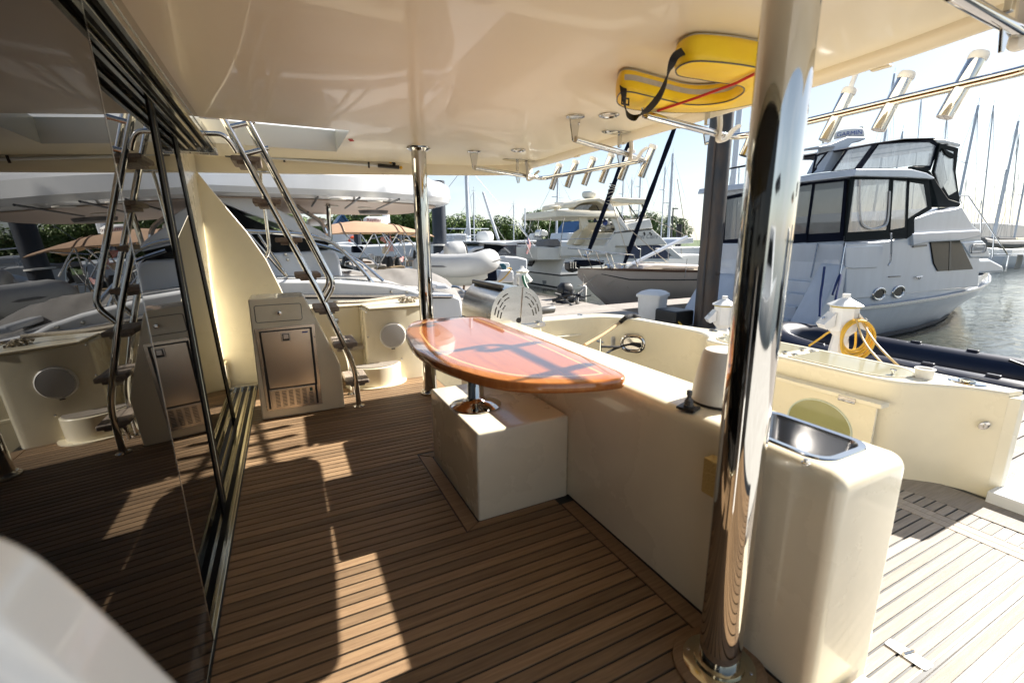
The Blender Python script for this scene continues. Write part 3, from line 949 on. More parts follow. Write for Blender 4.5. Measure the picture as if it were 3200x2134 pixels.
# white cone helm cover
pc = Vector((1.405, 1.105, cz))
cn = thing('helm_cover', 'white vinyl bucket-shaped cover standing on the counter behind the pole', 'cover', pc)
MB().lathe([(.098, .006), (.099, .012), (.094, .06), (.082, .13), (.070, .190), (.062, .200), (.04, .206), (0, .208)], pc, n=36).build('cover', 'vinylseat', cn)
MB().lathe([(.097, .0), (.101, .003), (.101, .010), (.097, .012)], pc, n=36).build('black_hem', 'black', cn)
MB().tube([pc + Vector((.0995 * math.cos(a) * k1, .0995 * math.sin(a) * k1, h)) for k1, h in ((1.0, .012), (.83, .13), (.63, .200)) for a in (math.radians(250),)], .002, 5).build('seam', 'vinylseat', cn)

# =================================================================== seat box and table
sb = thing('table_plinth', 'cream box plinth carrying the table next to the counter', 'plinth', (.95, 2.15, 0))
b, rings, tp = rbox(.705, 1.803, -.002, 1.203, 2.535, .442, .012, .012, n=3, m=3)
b.loft(rings, caps=False)
b.add([Vector((x, y, .442)) for x, y in tp], [tuple(range(len(tp)))])
b.build('box', 'gel', sb, ang=50)
ZTB = .80
tc_ = [(165, 470), (158, 440), (170, 400), (210, 366), (290, 347), (430, 333), (590, 325), (690, 325), (770, 340), (1000, 425), (1300, 540), (1500, 625), (1690, 706), (1752, 735), (1772, 757), (1760, 775), (1700, 787), (1560, 803), (1300, 815), (1050, 812), (850, 792), (650, 748), (450, 683), (320, 622), (215, 552)]
outl = cr([RZ('c', u, v, ZTB) for u, v in tc_], 5, True)
cen = sum(outl, Vector((0, 0, 0))) / len(outl)
def inset_poly(pts, d):
    o = []
    k = len(pts)
    for i, p in enumerate(pts):
        t = (pts[(i + 1) % k] - pts[i - 1])
        t.normalize()
        nn = Vector((-t.y, t.x, 0))
        if nn.dot(cen - p) < 0:
            nn = -nn
        o.append(p + nn * d)
    return o
tb = thing('table', 'glossy varnished mahogany oval table with pale inlay line', 'table', (.95, 2.15, .45))
rg = []
for d, z in ((.010, -.042), (.003, -.040), (.0, -.030), (-.001, -.018), (.0, -.008), (.004, -.002), (.010, 0)):
    rg.append([p + Vector((0, 0, z)) for p in inset_poly(outl, d)])
tt = MB().loft(rg, caps=False)
tt.add(rg[0], [tuple(range(len(outl)))])
def clean_inset(d):
    # inset outline with the loops that form inside tight corners collapsed
    q = inset_poly(outl, d)
    def dist(p):
        best = 9.0
        for i in range(len(outl)):
            a_, b_ = outl[i - 1], outl[i]
            ab = b_ - a_
            t_ = max(0, min(1, (p - a_).dot(ab) / max(1e-9, ab.length_squared)))
            best = min(best, (p - a_ - ab * t_).length)
        return best
    ok = [dist(p) > d * .985 for p in q]
    k = len(q)
    for i in range(k):
        if not ok[i]:
            j = 1
            while not ok[(i + j) % k] and not ok[i - j]:
                j += 1
            q[i] = q[(i + j) % k] if ok[(i + j) % k] else q[i - j]
    return q
i1 = clean_inset(.078)
i2 = clean_inset(.089)
tt.loft([rg[-1], i1], caps=False)
ttop = tt.build('table_top', 'mahogedge', tb, ang=60)
MB().loft([i1, i2], caps=False).build('inlay_line', 'inlay', ttop)
cv = Vector((cen.x, cen.y, i2[0].z))
MB().add(i2 + [cv], [(i, (i + 1) % len(i2), len(i2)) for i in range(len(i2))]).build('centre_veneer', 'mahog', ttop)
pb = RZ('c', 677, 975, .444)
MB().lathe([(.132, .0), (.134, .005), (.118, .012), (.080, .024), (.050, .034), (.046, .046), (.043, .05), (.043, .31)], pb, n=40).build('pedestal', 'chrome', tb, ang=60)
MB().lathe([(.047, .19), (.048, .194), (.048, .30), (.044, .305)], pb, n=32).build('outer_sleeve', 'chrome', tb)
kp = pb + Vector((.055, -.035, .15))
kn = MB().tube([kp + Vector((-.03, .025, .05)), kp + Vector((.02, -.02, -.01))], .009, 8).build('lock_lever', 'chrome', tb)
MB().lathe([(.013, 0), (.017, .01), (.017, .035), (.012, .04), (0, .04)], kp + Vector((.005, -.006, .006)), Vector((.6, -.6, -.5)), 14).build('knob', 'black', kn)
MB().obox((.80, 2.72, ZTB - .075), (.035, 0, 0), (0, .20, 0), (0, 0, .032)).build('leaf_support', 'mahogedge', tb, bevel=.01)
MB().obox((.98, 2.15, ZTB - .052), (.10, 0, 0), (0, .10, 0), (0, 0, .010)).build('mount_plate', 'chromedull', tb)

# =================================================================== grill
gr = thing('barbecue_grill', 'stainless steel barrel barbecue grill at the far end of the counter', 'grill', (1.545, 3.3, .64))
R_, gx0, gy0, gy1, bz = .221, 1.545, 3.055, 3.66, .672
def half(y, r, z0, a0, a1, n=28):
    def se(t):
        return math.copysign(abs(t) ** .80, t)
    return [Vector((gx0 + r * se(math.cos(math.radians(a0 + (a1 - a0) * i / n))), y, z0 + r * 1.30 * se(math.sin(math.radians(a0 + (a1 - a0) * i / n))))) for i in range(n + 1)]
MB().loft([half(gy0, R_, bz, 0, 180), half(gy1, R_, bz, 0, 180)], caps=True).build('barrel', 'chromedull', gr, ang=30)
endp = MB().prism(half(gy0 - .0005, R_ * 1.01, bz, 0, 80) + [Vector((gx0 + .03, gy0 - .0005, bz))], (0, -.010, 0)).build('fixed_end_panel', 'chromedull', gr)
endl = MB().prism(half(gy0 - .002, R_ * 1.02, bz, 86, 180) + [Vector((gx0 + .018, gy0 - .002, bz))], (0, -.014, 0)).build('lid_end_panel', 'chromedull', gr)
for rr_, a0s in ((.88, (16, 36, 56)), (.77, (14, 35, 56)), (.66, (14, 36))):
    for a0 in a0s:
        for side in (0, 1):
            aa = [a0 + 15 * t / 4 for t in range(5)]
            if side:
                aa = [180 - a for a in aa]
            yy = gy0 - .0115 if not side else gy0 - .0170
            pts = []
            for a in aa:
                ca, sa = math.cos(math.radians(a)), math.sin(math.radians(a))
                pts.append(Vector((gx0 + R_ * rr_ * math.copysign(abs(ca) ** .8, ca), yy, bz + R_ * 1.30 * rr_ * sa ** .8)))
            MB().tube(pts, .0042, 6).build('vent_slot', 'black', endp if not side else endl)
MB().lathe([(.020, 0), (.020, .004), (0, .004)], (gx0 + .01, gy0 - .016, bz + .035), (0, -1, 0), 20).build('pivot_hole', 'black', gr)
MB().tube([(gx0 - .12, gy0 - .01, .968), (gx0 - .12, gy1 - .03, .968)], .013, 10).build('lid_handle', 'greyplastic', gr)
MB().obox((gx0 - .115, (gy0 + gy1) / 2, .953), (.012, 0, -.004), (0, (gy1 - gy0) / 2 - .02, 0), (.002, 0, .010)).build('handle_bracket', 'black', gr)
MB().box((gx0 - .24, gy0 - .03, bz - .032), (gx0 + .24, gy1 + .02, bz + .001)).build('base_tray', 'chromedull', gr, bevel=.004)
MB().lathe([(.029, 0), (.031, .01), (.031, .15), (.025, .16), (0, .16)], (gx0 + .215, gy0 + .07, bz + .075), (1, 0, .05), 18).build('side_handle', 'greyplastic', gr)
for xx in (gx0 - .18, gx0 + .19):
    MB().box((xx - .02, gy0 - .046, bz - .016), (xx + .02, gy0 - .030, bz + .010)).build('latch', 'chrome', gr, bevel=.002)
lk = thing('grill_locker', 'cream moulded locker under the barbecue grill with louvre vents', 'locker', (gx0, 3.35, -.36))
MB().box((gx0 - .24, 3.045, -.36), (gx0 + .22, 3.69, bz - .034)).build('locker_body', 'gel', lk, bevel=.02, seg=3)
for i in range(7):
    MB().box((gx0 - .246, 3.42, .12 + .022 * i), (gx0 - .238, 3.60, .134 + .022 * i)).build('louvre', 'gel', lk, bevel=.002)

# =================================================================== ice maker cabinet
cb = thing('ice_maker_cabinet', 'cream sloping cabinet holding the built-in ice maker', 'cabinet', (0, 3.9, 0))
cpts = [(-.266, 0), (-.256, .905), (.107, .905), (.317, .352), (.320, 0)]
MB().prism([(x, 3.70, z) for x, z in cpts], (0, .37, 0)).build('cabinet_body', 'gel', cb, bevel=.012, seg=3)
dr = MB().prism([Vector((x - .072, 3.697, z + .797)) for x, z in rrect(.300, .118, .012)], (0, .01, 0)).build('drawer_front', 'gel', cb, bevel=.002)
MB().tube([Vector((x - .072, 3.699, z + .797)) for x, z in rrect(.304, .122, .014)], .0022, 5, True).build('drawer_gap', 'greyplastic', cb)
MB().lathe([(.006, 0), (.006, .014), (.014, .018), (.014, .025), (0, .027)], (-.068, 3.697, .798), (0, -1, 0), 18).build('drawer_knob', 'chrome', dr)
im = thing('ice_maker', 'stainless steel built-in ice maker with vent slots below its door', 'ice maker', (-.03, 3.69, .38))
MB().prism([(-.240, 3.694, .692), (.160, 3.694, .697), (.158, 3.694, .062), (-.226, 3.694, .066)], (0, .01, 0)).build('trim_frame', 'brushed', im, bevel=.002)
MB().prism([(-.214, 3.689, .672), (.137, 3.689, .676), (.137, 3.689, .227), (-.205, 3.689, .229)], (0, .006, 0)).build('surround_gap', 'black', im)
MB().box((.118, 3.6885, .075), (.132, 3.693, .40)).build('surround_gap', 'black', im)
MB().box((-.210, 3.6885, .080), (-.196, 3.693, .40)).build('surround_gap', 'black', im)
dm = MB().prism([(-.204, 3.684, .664), (.122, 3.684, .668), (.122, 3.684, .238), (-.192, 3.684, .240)], (0, .008, 0)).build('door', 'brushed', im, bevel=.003)
MB().box((-.075, 3.680, .585), (-.012, 3.686, .650)).build('latch_bezel', 'chromedull', dm, bevel=.003)
MB().box((-.066, 3.6785, .592), (-.021, 3.684, .644)).build('latch_recess', 'black', dm)
MB().box((-.062, 3.675, .604), (-.025, 3.681, .641)).build('latch_paddle', 'chromedull', dm, bevel=.003)
MB().box((.068, 3.6825, .638), (.106, 3.685, .648)).build('badge', 'brand', dm)
gp = MB().prism([(-.192, 3.686, .222), (.118, 3.686, .224), (.116, 3.686, .078), (-.186, 3.686, .080)], (0, .006, 0)).build('vent_panel', 'brushed', im, bevel=.002)
for ci in range(6):
    for ri in range(11):
        if ci == 5 and ri < 3:
            continue
        x = -.160 + ci * .046
        z = .206 - ri * .0112
        MB().box((x, 3.6848, z - .0022), (x + .030, 3.6872, z + .0022)).build('vent_slot', 'black', gp)
MB().box((.078, 3.682, .182), (.098, 3.687, .210)).build('green_switch', mat('green_switch', (.01, .06, .05), .3), gp, bevel=.002)
for x, z in ((-.232, .60), (-.226, .10), (.150, .60), (.150, .10)):
    MB().lathe([(.006, 0), (.005, .003), (0, .004)], (x, 3.6935, z), (0, -1, 0), 10).build('screw', 'chrome', im)

# =================================================================== ladder
ld = thing('ladder', 'steep polished steel ladder with teak treads up to the flybridge', 'ladder', (.42, 3.8, 0))
yn, yf = 3.672, 4.02
def lrail(y, dx=0):
    return fil([(.425 + dx, y, .004), (.415 + dx, y, .33), (.228 + dx, y, .895), (-.246 + dx, y, 2.063), (-.40 + dx, y, 2.44)], .10, 6)
MB().tube(lrail(yn), .0205, 16).build('rail', 'chrome', ld, ang=60)
MB().tube(lrail(yf), .0205, 16).build('rail', 'chrome', ld, ang=60)
def hrail(y):
    p = fil([(-.30, y, 2.54), (.325, y, .985), (.245, y, .865)], .13, 8)
    return p
MB().tube(hrail(yn - .004), .0185, 14).build('hand_rail', 'chrome', ld, ang=60)
MB().tube(hrail(yf), .0185, 14).build('hand_rail', 'chrome', ld, ang=60)
for z in (2.03, 1.87):
    f = (2.063 - z) / (2.063 - .895)
    MB().tube([(-.246 + .474 * f, yn, z), (-.246 + .474 * f + .155, yn, z + .05)], .0175, 12).build('rail_brace', 'chrome', ld)
MB().lathe([(.045, .001), (.044, .008), (.028, .014), (.022, .016)], (.425, yn, 0), n=28).build('foot_flange', 'chrome', ld)
MB().lathe([(.045, .001), (.044, .008), (.028, .014), (.022, .016)], (.425, yf, 0), n=28).build('foot_flange', 'chrome', ld)
trd = [(-.157, 1.845), (-.062, 1.575), (.048, 1.315), (.150, 1.058), (.255, .800), (.365, .515), (.432, .205)]
for x, z in trd:
    w = .088
    t = MB()
    o = MB().box((x - w, yn - .012, z - .017), (x + w, yf - .03, z + .017)).build('tread', 'teakdark', ld, bevel=.010, seg=3, origin=(x, 3.8, z))
    MB().box((x - .012, yn - .01, z + .0172), (x - .008, yf - .03, z + .0178)).build('caulk_line', 'caulk', o)
    MB().box((x + .030, yn - .01, z + .0172), (x + .034, yf - .03, z + .0178)).build('caulk_line', 'caulk', o)
    MB().box((x - .055, yn + .01, z - .036), (x + .055, yf - .05, z - .0165)).build('tread_bearer', 'teakdark', o, bevel=.003)
MB().tube([(.43, 4.02, .0), (.43, 4.02, .19)], .014, 10).tube([(.46, 3.95, .0), (.46, 3.95, .19)], .014, 10).build('tread_strut', 'chrome', ld)
# grab rail and short post behind the ladder
gp0 = [RY('a', *q_, 4.70) for q_ in ((740, 565), (745, 640), (770, 840), (798, 1060), (800, 1130), (785, 1175), (770, 1185))]
gb = thing('grab_rail', 'curved polished grab rail behind the ladder on the wing wall', 'grab rail', gp0[-1])
MB().tube(cr(gp0, 5), .014, 12).build('rail', 'chrome', gb)
MB().obox(gp0[0] + Vector((0, 0, .01)), (.07, 0, 0), (0, .03, 0), (0, 0, .004)).build('top_plate', 'chrome', gb)
# stair-side bent rail at the hatch
hb = MB().tube(fil([RY('s', 440, 720, 3.62), RY('s', 760, 730, 3.62), RY('s', 900, 870, 3.64), RY('s', 1000, 1030, 3.66)], .10, 6), .016, 12).build('hatch_grab_rail', 'chrome')
tag(hb, 'short bent steel rail at the ladder opening by the door track', 'grab rail')
us = MB()
ust = thing('upper_stair_tread', 'teak upper stair tread seen through the ceiling opening', 'stair tread', RZ('s', 550, 600, 2.2))
MB().prism([RZ('s', 370, 480, 2.20), RZ('s', 800, 520, 2.20), RZ('s', 830, 650, 2.20), RZ('s', 440, 630, 2.20)], (0, 0, .03)).build('tread', 'teakdark', ust)
MB().tube([RZ('s', 470, 490, 2.19), RZ('s', 610, 730, 2.12)], .014, 8).build('bracket', 'chrome', ust)

# =================================================================== boat hook on the fascia
def on_fascia(u, v, dy=.06):
    # point on the inner fascia face for a pixel: iterate on the edge curve
    y = 4.5
    for _ in range(12):
        p = RY('a', u, v, y)
        best = min(pf, key=lambda q_: abs(q_[0] - p.x))
        y = best[1] - .075 - dy * .0
    return RY('a', u, v, y - .02)
hk = [on_fascia(480, 432), on_fascia(820, 455), on_fascia(1200, 483), on_fascia(1600, 512)]
bh = thing('boat_hook', 'telescopic white boat hook with black and yellow tip on the far fascia', 'boat hook', hk[0])
MB().tube(hk[1:], .011, 10).tube([hk[0] + (hk[1] - hk[0]) * .2, hk[1]], .009, 10).build('shaft', 'alu', bh)
MB().tube([hk[0], hk[0] + (hk[1] - hk[0]) * .28], [.020, .018], 12).build('grip', 'black', bh)
e1 = on_fascia(1640, 515)
e2 = on_fascia(1770, 527)
hook = MB().tube([hk[3], e1 + (e2 - e1) * .9], .017, 10).tube(cr([on_fascia(1700, 520), on_fascia(1722, 505), on_fascia(1715, 490), on_fascia(1697, 486)], 4), .012, 8).build('hook_head', 'black', bh)
MB().ball(e2, .016, 10).ball(on_fascia(1693, 486), .014, 10).build('yellow_tip', mat('yellow_tip', (.7, .4, .01), .4), hook)
for u, v in ((912, 463), (1535, 507)):
    c = on_fascia(u, v)
    MB().tube([c + Vector((0, 0, .025)), c + Vector((0, .01, -.025))], .009, 8).build('clip', 'black', bh)
# =================================================================== rod racks under the overhang
def plate_mount(p, parent, r=.055):
    # tapered hanging bracket from the ceiling down to the tube end p
    top = Vector((p.x, p.y, ZC - .001))
    MB().lathe([(r, 0), (r, -.006), (r * .82, -.010)], top, n=24).build('mount_disc', 'chrome', parent)
    MB().prism([top + Vector((-.038, 0, -.008)), top + Vector((.038, 0, -.008)), p + Vector((.014, 0, -.012)), p + Vector((-.014, 0, -.012))], (0, .012, 0)).build('mount_plate', 'chrome', parent, bevel=.002)

def rod_holder(c, parent_rack, label, tilt, L=.235, r=.0285):
    h = thing('rod_holder', label, 'rod holder', c, 'rod holders on the racks')
    d = tilt.normalized()
    a, b = c - d * L * .52, c + d * L * .48
    prof = [(r, 0), (r, L), (r - .003, L), (r - .003, .01), (r - .003, 0)]
    MB().lathe(prof, a, d, 24).build('tube', 'chrome', h, ang=50)
    MB().lathe([(r + .001, L - .022), (r + .004, L - .014), (r + .004, L), (r + .001, L + .007), (r - .004, L + .006), (r - .004, L - .02)], a, d, 24).build('rim_insert', 'vinylseat', h)
    MB().lathe([(0, .03), (r - .004, .03), (r - .004, .033), (0, .033)], a, d, 16).build('inner_stop', 'black', h)
    MB().obox(a + d * .004, d.orthogonal().normalized() * (r - .002), d.cross(d.orthogonal()).normalized() * .003, d * .003).build('gimbal_pin', 'chrome', h)
    return h

TILT = Vector((.25, -.22, .94))
# far rack
zr = 1.885
A0, A1, A2, A3 = RZ('g', 430, 528, zr), RZ('g', 930, 608, zr), RZ('g', 1690, 470, zr), RZ('g', 1168, 318, zr)
rk = thing('rod_rack', 'far U-shaped steel rod rack hanging under the overhang', 'rod rack', A0, 'rod racks under the overhang')
MB().tube(fil([A0, A1, A2 , A3], .10, 7), .0185, 14).build('frame_tube', 'chrome', rk, ang=60)
plate_mount(A0, rk)
plate_mount(A3, rk)
hold = [((1018, 592), 'rod holder at the far end of the far rack'), ((1136, 572), 'second rod holder from the far end of the far rack'), ((1262, 552), 'third rod holder from the far end of the far rack'),
        ((1392, 530), 'fourth rod holder from the far end of the far rack'), ((1535, 505), 'fifth rod holder of the far rack beside the hanging strap'), ((1690, 478), 'rod holder on the near corner of the far rack')]
for (u, v), lb in hold:
    rod_holder(RZ('g', u, v, zr) + Vector((.012, 0, 0)), rk, 'chrome ' + lb, TILT)

def latch_strap(arm0, arm1, f, label):
    c = arm0 + (arm1 - arm0) * f
    t = thing('rack_strap', label, 'strap', Vector((c.x, c.y, ZC)), 'webbing straps holding the racks')
    MB().prism([Vector((c.x, c.y, ZC - .0015)) + Vector((a, b, 0)) for a, b in [(.17 * math.cos(x), .06 * math.sin(x)) for x in [2 * math.pi * i / 24 for i in range(24)]]], (0, 0, -.004)).build('ceiling_plate', 'chrome', t)
    MB().obox(c + Vector((-.02, 0, .075)), (.012, 0, 0), (0, .010, 0), (0, 0, .045)).build('hinge_latch', 'chrome', t, bevel=.004)
    MB().prism([c + Vector((-.05, -.004, .02)), c + Vector((.02, -.004, .02)), c + Vector((.0, -.004, -.07)), c + Vector((-.02, -.004, -.075))], (0, .010, 0)).build('latch_blade', 'chrome', t, bevel=.003)
    s = MB()
    s.tube(cr([Vector((c.x + .07, c.y, ZC - .008)), c + Vector((.085, 0, .04)), c + Vector((.09, .004, -.035)), c + Vector((.13, -.006, -.03)), c + Vector((.15, -.02, .012)), c + Vector((.175, -.03, .035))], 5), .011, 6)
    for i in range(len(s.v)):
        s.v[i].y = c.y + (s.v[i].y - c.y) * 1.8
    s.build('webbing', 'vinylseat', t)
latch_strap(A0, A1, .62, 'white webbing strap on the far arm of the far rack')
latch_strap(A3, A2, .60, 'white webbing strap beside the near corner of the far rack')

# near rack
B0 = RZ('g', 1690, 140, zr)
B1 = Vector((2.50, 2.03, zr))
B2 = Vector((2.47, .70, zr))
B3 = Vector((1.62, .70, zr + .03))
rk2 = thing('rod_rack', 'near U-shaped steel rod rack under the overhang by the float', 'rod rack', B0, 'rod racks under the overhang')
MB().tube(fil([B0, B1, B2, B3], .16, 9), .0185, 14).build('frame_tube', 'chrome', rk2, ang=60)
plate_mount(B0, rk2)
plate_mount(B3, rk2)
for i, y in enumerate((1.915, 1.455, 1.222, .985)):
    x = B1.x + (B2.x - B1.x) * (B1.y - y) / (B1.y - B2.y)
    lb = ['chrome rod holder of the near rack left of the foreground pole', 'chrome rod holder of the near rack just right of the foreground pole', 'second chrome rod holder right of the foreground pole', 'rightmost chrome rod holder on the near rack'][i]
    h = rod_holder(Vector((x + .014, y, zr + .002)), rk2, lb, TILT)
    if i == 1:
        c = Vector((x + .014, y, zr)) + TILT.normalized() * .11
        MB().tube([c, c + Vector((.06, -.02, .22))], .012, 10).build('white_rod_butt', 'vinylseat', h)
latch_strap(B0, B1, .66, 'white webbing strap hanging below the yellow float')
latch_strap(B3, B2, .42, 'pale webbing strap in the top right corner')

# =================================================================== yellow horseshoe float
zb, zt = 1.915, 2.006
hf = thing('horseshoe_float', 'yellow vinyl horseshoe life float strapped under the ceiling', 'life float', RZ('f', 1300, 500, zt))
hpx = [(697, 685), (725, 712), (800, 735), (950, 750), (1120, 757), (1300, 752), (1500, 722), (1650, 687), (1760, 640), (1870, 575), (1900, 525), (1850, 490), (1720, 470), (1560, 440), (1400, 420), (1230, 412),
       (1140, 434), (1092, 468), (1090, 492), (1118, 514), (1250, 536), (1400, 560), (1480, 570), (1530, 584), (1545, 602), (1528, 634), (1440, 680), (1300, 702), (1160, 699), (1000, 664), (890, 638), (800, 618), (735, 618), (703, 645)]
hp_ = cr([RZ('f', u, v, zb) for u, v in hpx], 4, True)
area = sum(hp_[i].x * hp_[(i + 1) % len(hp_)].y - hp_[(i + 1) % len(hp_)].x * hp_[i].y for i in range(len(hp_)))
sg = 1 if area > 0 else -1
def hring(d, z):
    o = []
    k = len(hp_)
    for i in range(k):
        t_ = (hp_[(i + 1) % k] - hp_[i - 1]).normalized()
        nn = Vector((-t_.y, t_.x, 0)) * sg
        o.append(Vector((hp_[i].x, hp_[i].y, z)) + nn * d)
    return o
HR = [hring(.009, zb), hring(.002, zb + .004), hring(-.003, zb + .022), hring(-.005, (zb + zt) / 2), hring(-.003, zt - .022), hring(.002, zt - .004), hring(.008, zt)]
mh = MB().loft(HR, caps=False)
mh.add(HR[0], [tuple(range(len(hp_)))])
mh.add(HR[-1], [tuple(range(len(hp_)))])
fb_ = mh.build('cushion', 'yellow', hf, ang=70)
MB().tube(hring(.003, zb + .002), .003, 5, True).build('piping', 'greyplastic', fb_)
MB().tube(hring(.003, zt - .003), .003, 5, True).build('piping', 'reflect', fb_)
kk = len(hp_)
i0_, i1_ = 25 * 4, 32 * 4
MB().loft([[hring(-.0068, zb + .044)[i], hring(-.0068, zb + .066)[i]] for i in range(i0_, i1_)], caps=False, closed=False).build('reflective_tape', 'reflect', fb_)
spth = cr([RZ('f', 1142, 345, 1.955), RZ('f', 1085, 385, 1.92), RZ('f', 1045, 500, 1.885), RZ('f', 985, 640, 1.87), RZ('f', 900, 740, 1.868), RZ('f', 825, 788, 1.868), RZ('f', 770, 765, 1.872), RZ('f', 755, 690, 1.885), RZ('f', 745, 610, 1.915), RZ('f', 738, 565, 1.955)], 6)
stv = []
for i, p in enumerate(spth):
    t = (spth[min(i + 1, len(spth) - 1)] - spth[max(i - 1, 0)]).normalized()
    side = t.cross(Vector((.35, .85, -.1))).normalized()
    nrm_ = side.cross(t)
    stv.append([p + side * .014 + nrm_ * .0015, p - side * .014 + nrm_ * .0015, p - side * .014 - nrm_ * .0015, p + side * .014 - nrm_ * .0015])
MB().loft(stv).build('strap', 'blackcloth', hf)
bk = RZ('f', 752, 680, 1.882)
MB().tube([bk + Vector((a, -.004, z)) for a, z in ((-.019, -.012), (.019, -.012), (.019, .012), (-.019, .012))], .004, 6, True).build('buckle', 'black', hf)
rc = MB().tube([RZ('f', 972, 742, zb - .006), RZ('f', 1250, 648, zb - .012), RZ('f', 1500, 555, zb - .012), RZ('f', 1690, 460, zb - .008), RZ('f', 1725, 400, 1.935)], .0055, 6).build('lanyard', 'red', hf)
MB().obox(RZ('f', 1722, 375, 1.945), (.008, 0, 0), (0, .008, 0), (0, 0, .02)).build('lanyard_tab', 'black', hf)

# =================================================================== water and dock
ZW, ZD = -1.1, -.5
wm_ = bpy.data.materials.new('harbour_water')
wm_.use_nodes = True
t = wm_.node_tree
b = t.nodes['Principled BSDF']
b.inputs['Base Color'].default_value = (.030, .034, .024, 1)
b.inputs['Roughness'].default_value = .06
b.inputs['IOR'].default_value = 1.33
tcn = t.nodes.new('ShaderNodeTexCoord')
mpn = t.nodes.new('ShaderNodeMapping')
mpn.inputs['Scale'].default_value = (1.0, 1.7, 1)
n1 = t.nodes.new('ShaderNodeTexNoise')
n1.inputs['Scale'].default_value = 1.9
n1.inputs['Detail'].default_value = 5
n1.inputs['Distortion'].default_value = .6
n2 = t.nodes.new('ShaderNodeTexNoise')
n2.inputs['Scale'].default_value = .35
bp = t.nodes.new('ShaderNodeBump')
bp.inputs['Strength'].default_value = .55
bp.inputs['Distance'].default_value = .10
mm = t.nodes.new('ShaderNodeMath')
mm.operation = 'MULTIPLY'
t.links.new(tcn.outputs['Object'], mpn.inputs['Vector'])
t.links.new(mpn.outputs[0], n1.inputs['Vector'])
t.links.new(mpn.outputs[0], n2.inputs['Vector'])
t.links.new(n1.outputs['Fac'], mm.inputs[0])
t.links.new(n2.outputs['Fac'], mm.inputs[1])
t.links.new(mm.outputs[0], bp.inputs['Height'])
t.links.new(bp.outputs[0], b.inputs['Normal'])
M['water'] = wm_
wt = MB().add([(-900, -900, ZW), (900, -900, ZW), (900, 900, ZW), (-900, 900, ZW)], [(0, 1, 2, 3)]).build('water', 'water')
struct(wt, 'calm rippled harbour water')

dk = MB().box((4.9, -6, ZD - .32), (7.75, 60, ZD - .03)).build('dock', 'dockwood')
struct(dk, 'silvered timber pontoon dock behind the transom')
y = 1.0
while y < 34:
    w = .142
    plank(4.86, 7.80, y, y + w - .010, ZD, dk, 'dockwood', t=.035, name='dock_board')
    y += w
MB().box((7.80, -6, ZD - .25), (7.88, 60, ZD - .012)).build('edge_board', 'dockwood', dk)
MB().box((4.78, -6, ZD - .25), (4.86, 60, ZD - .012)).build('edge_board', 'dockwood', dk)
MB().box((7.88, 9.6, ZD - .3), (17, 10.5, ZD - .035)).build('finger_pier', 'dockwood', dk)
MB().box((-9, 5.15, ZD - .3), (4.78, 5.95, ZD - .035)).build('finger_pier', 'dockwood', dk)
# =================================================================== generic boat pieces
def XZ(zn, pts, y):
    return [RY(zn, u, v, y) for u, v in pts]

def YZ(zn, pts, x):
    return [RX(zn, u, v, x) for u, v in pts]

def hull_mesh(st, zw=None, low=-.35):
    """st: list of (x, yc, half_sheer, half_wl, z_sheer, z_wl); rings across the boat."""
    rings = []
    for x, yc, hs, hw, zs, zl in st:
        zm = (zs * .45 + zl * .55)
        hm = hs * .42 + hw * .58
        rings.append([Vector((x, yc - hs, zs)), Vector((x, yc - (hs * .8 + hm * .2), zs - (zs - zl) * .25)), Vector((x, yc - hm, zm)), Vector((x, yc - hw, zl)), Vector((x, yc - hw * .5, zl + low)),
                      Vector((x, yc + hw * .5, zl + low)), Vector((x, yc + hw, zl)), Vector((x, yc + hm, zm)), Vector((x, yc + (hs * .8 + hm * .2), zs - (zs - zl) * .25)), Vector((x, yc + hs, zs))])
    return MB().loft(rings)

def strake(st, f0, f1, out, side=-1):
    """thin band along the near topside between fractions f0..f1 of the height (0 wl .. 1 sheer)"""
    ra = []
    for x, yc, hs, hw, zs, zl in st:
        def pt(f, o):
            if f > .75:
                h = hs * .8 + (hs * .42 + hw * .58) * .2 + (f - .75) / .25 * (hs - (hs * .8 + (hs * .42 + hw * .58) * .2))
            elif f > .45:
                a = hs * .42 + hw * .58
                h = a + (f - .45) / .30 * ((hs * .8 + a * .2) - a)
            else:
                h = hw + f / .45 * ((hs * .42 + hw * .58) - hw)
            return Vector((x, yc + side * (h + o), zl + (zs - zl) * f))
        ra.append([pt(f0, .004), pt(f0, out), pt(f1, out), pt(f1, .004)])
    return MB().loft(ra)

def panel(zn, pts, y, th, name, m, parent, bevel=0.0):
    return MB().prism(XZ(zn, pts, y), (0, th, 0)).build(name, m, parent, bevel=bevel)

def panelx(zn, pts, x, th, name, m, parent, bevel=0.0):
    return MB().prism(YZ(zn, pts, x), (th, 0, 0)).build(name, m, parent, bevel=bevel)

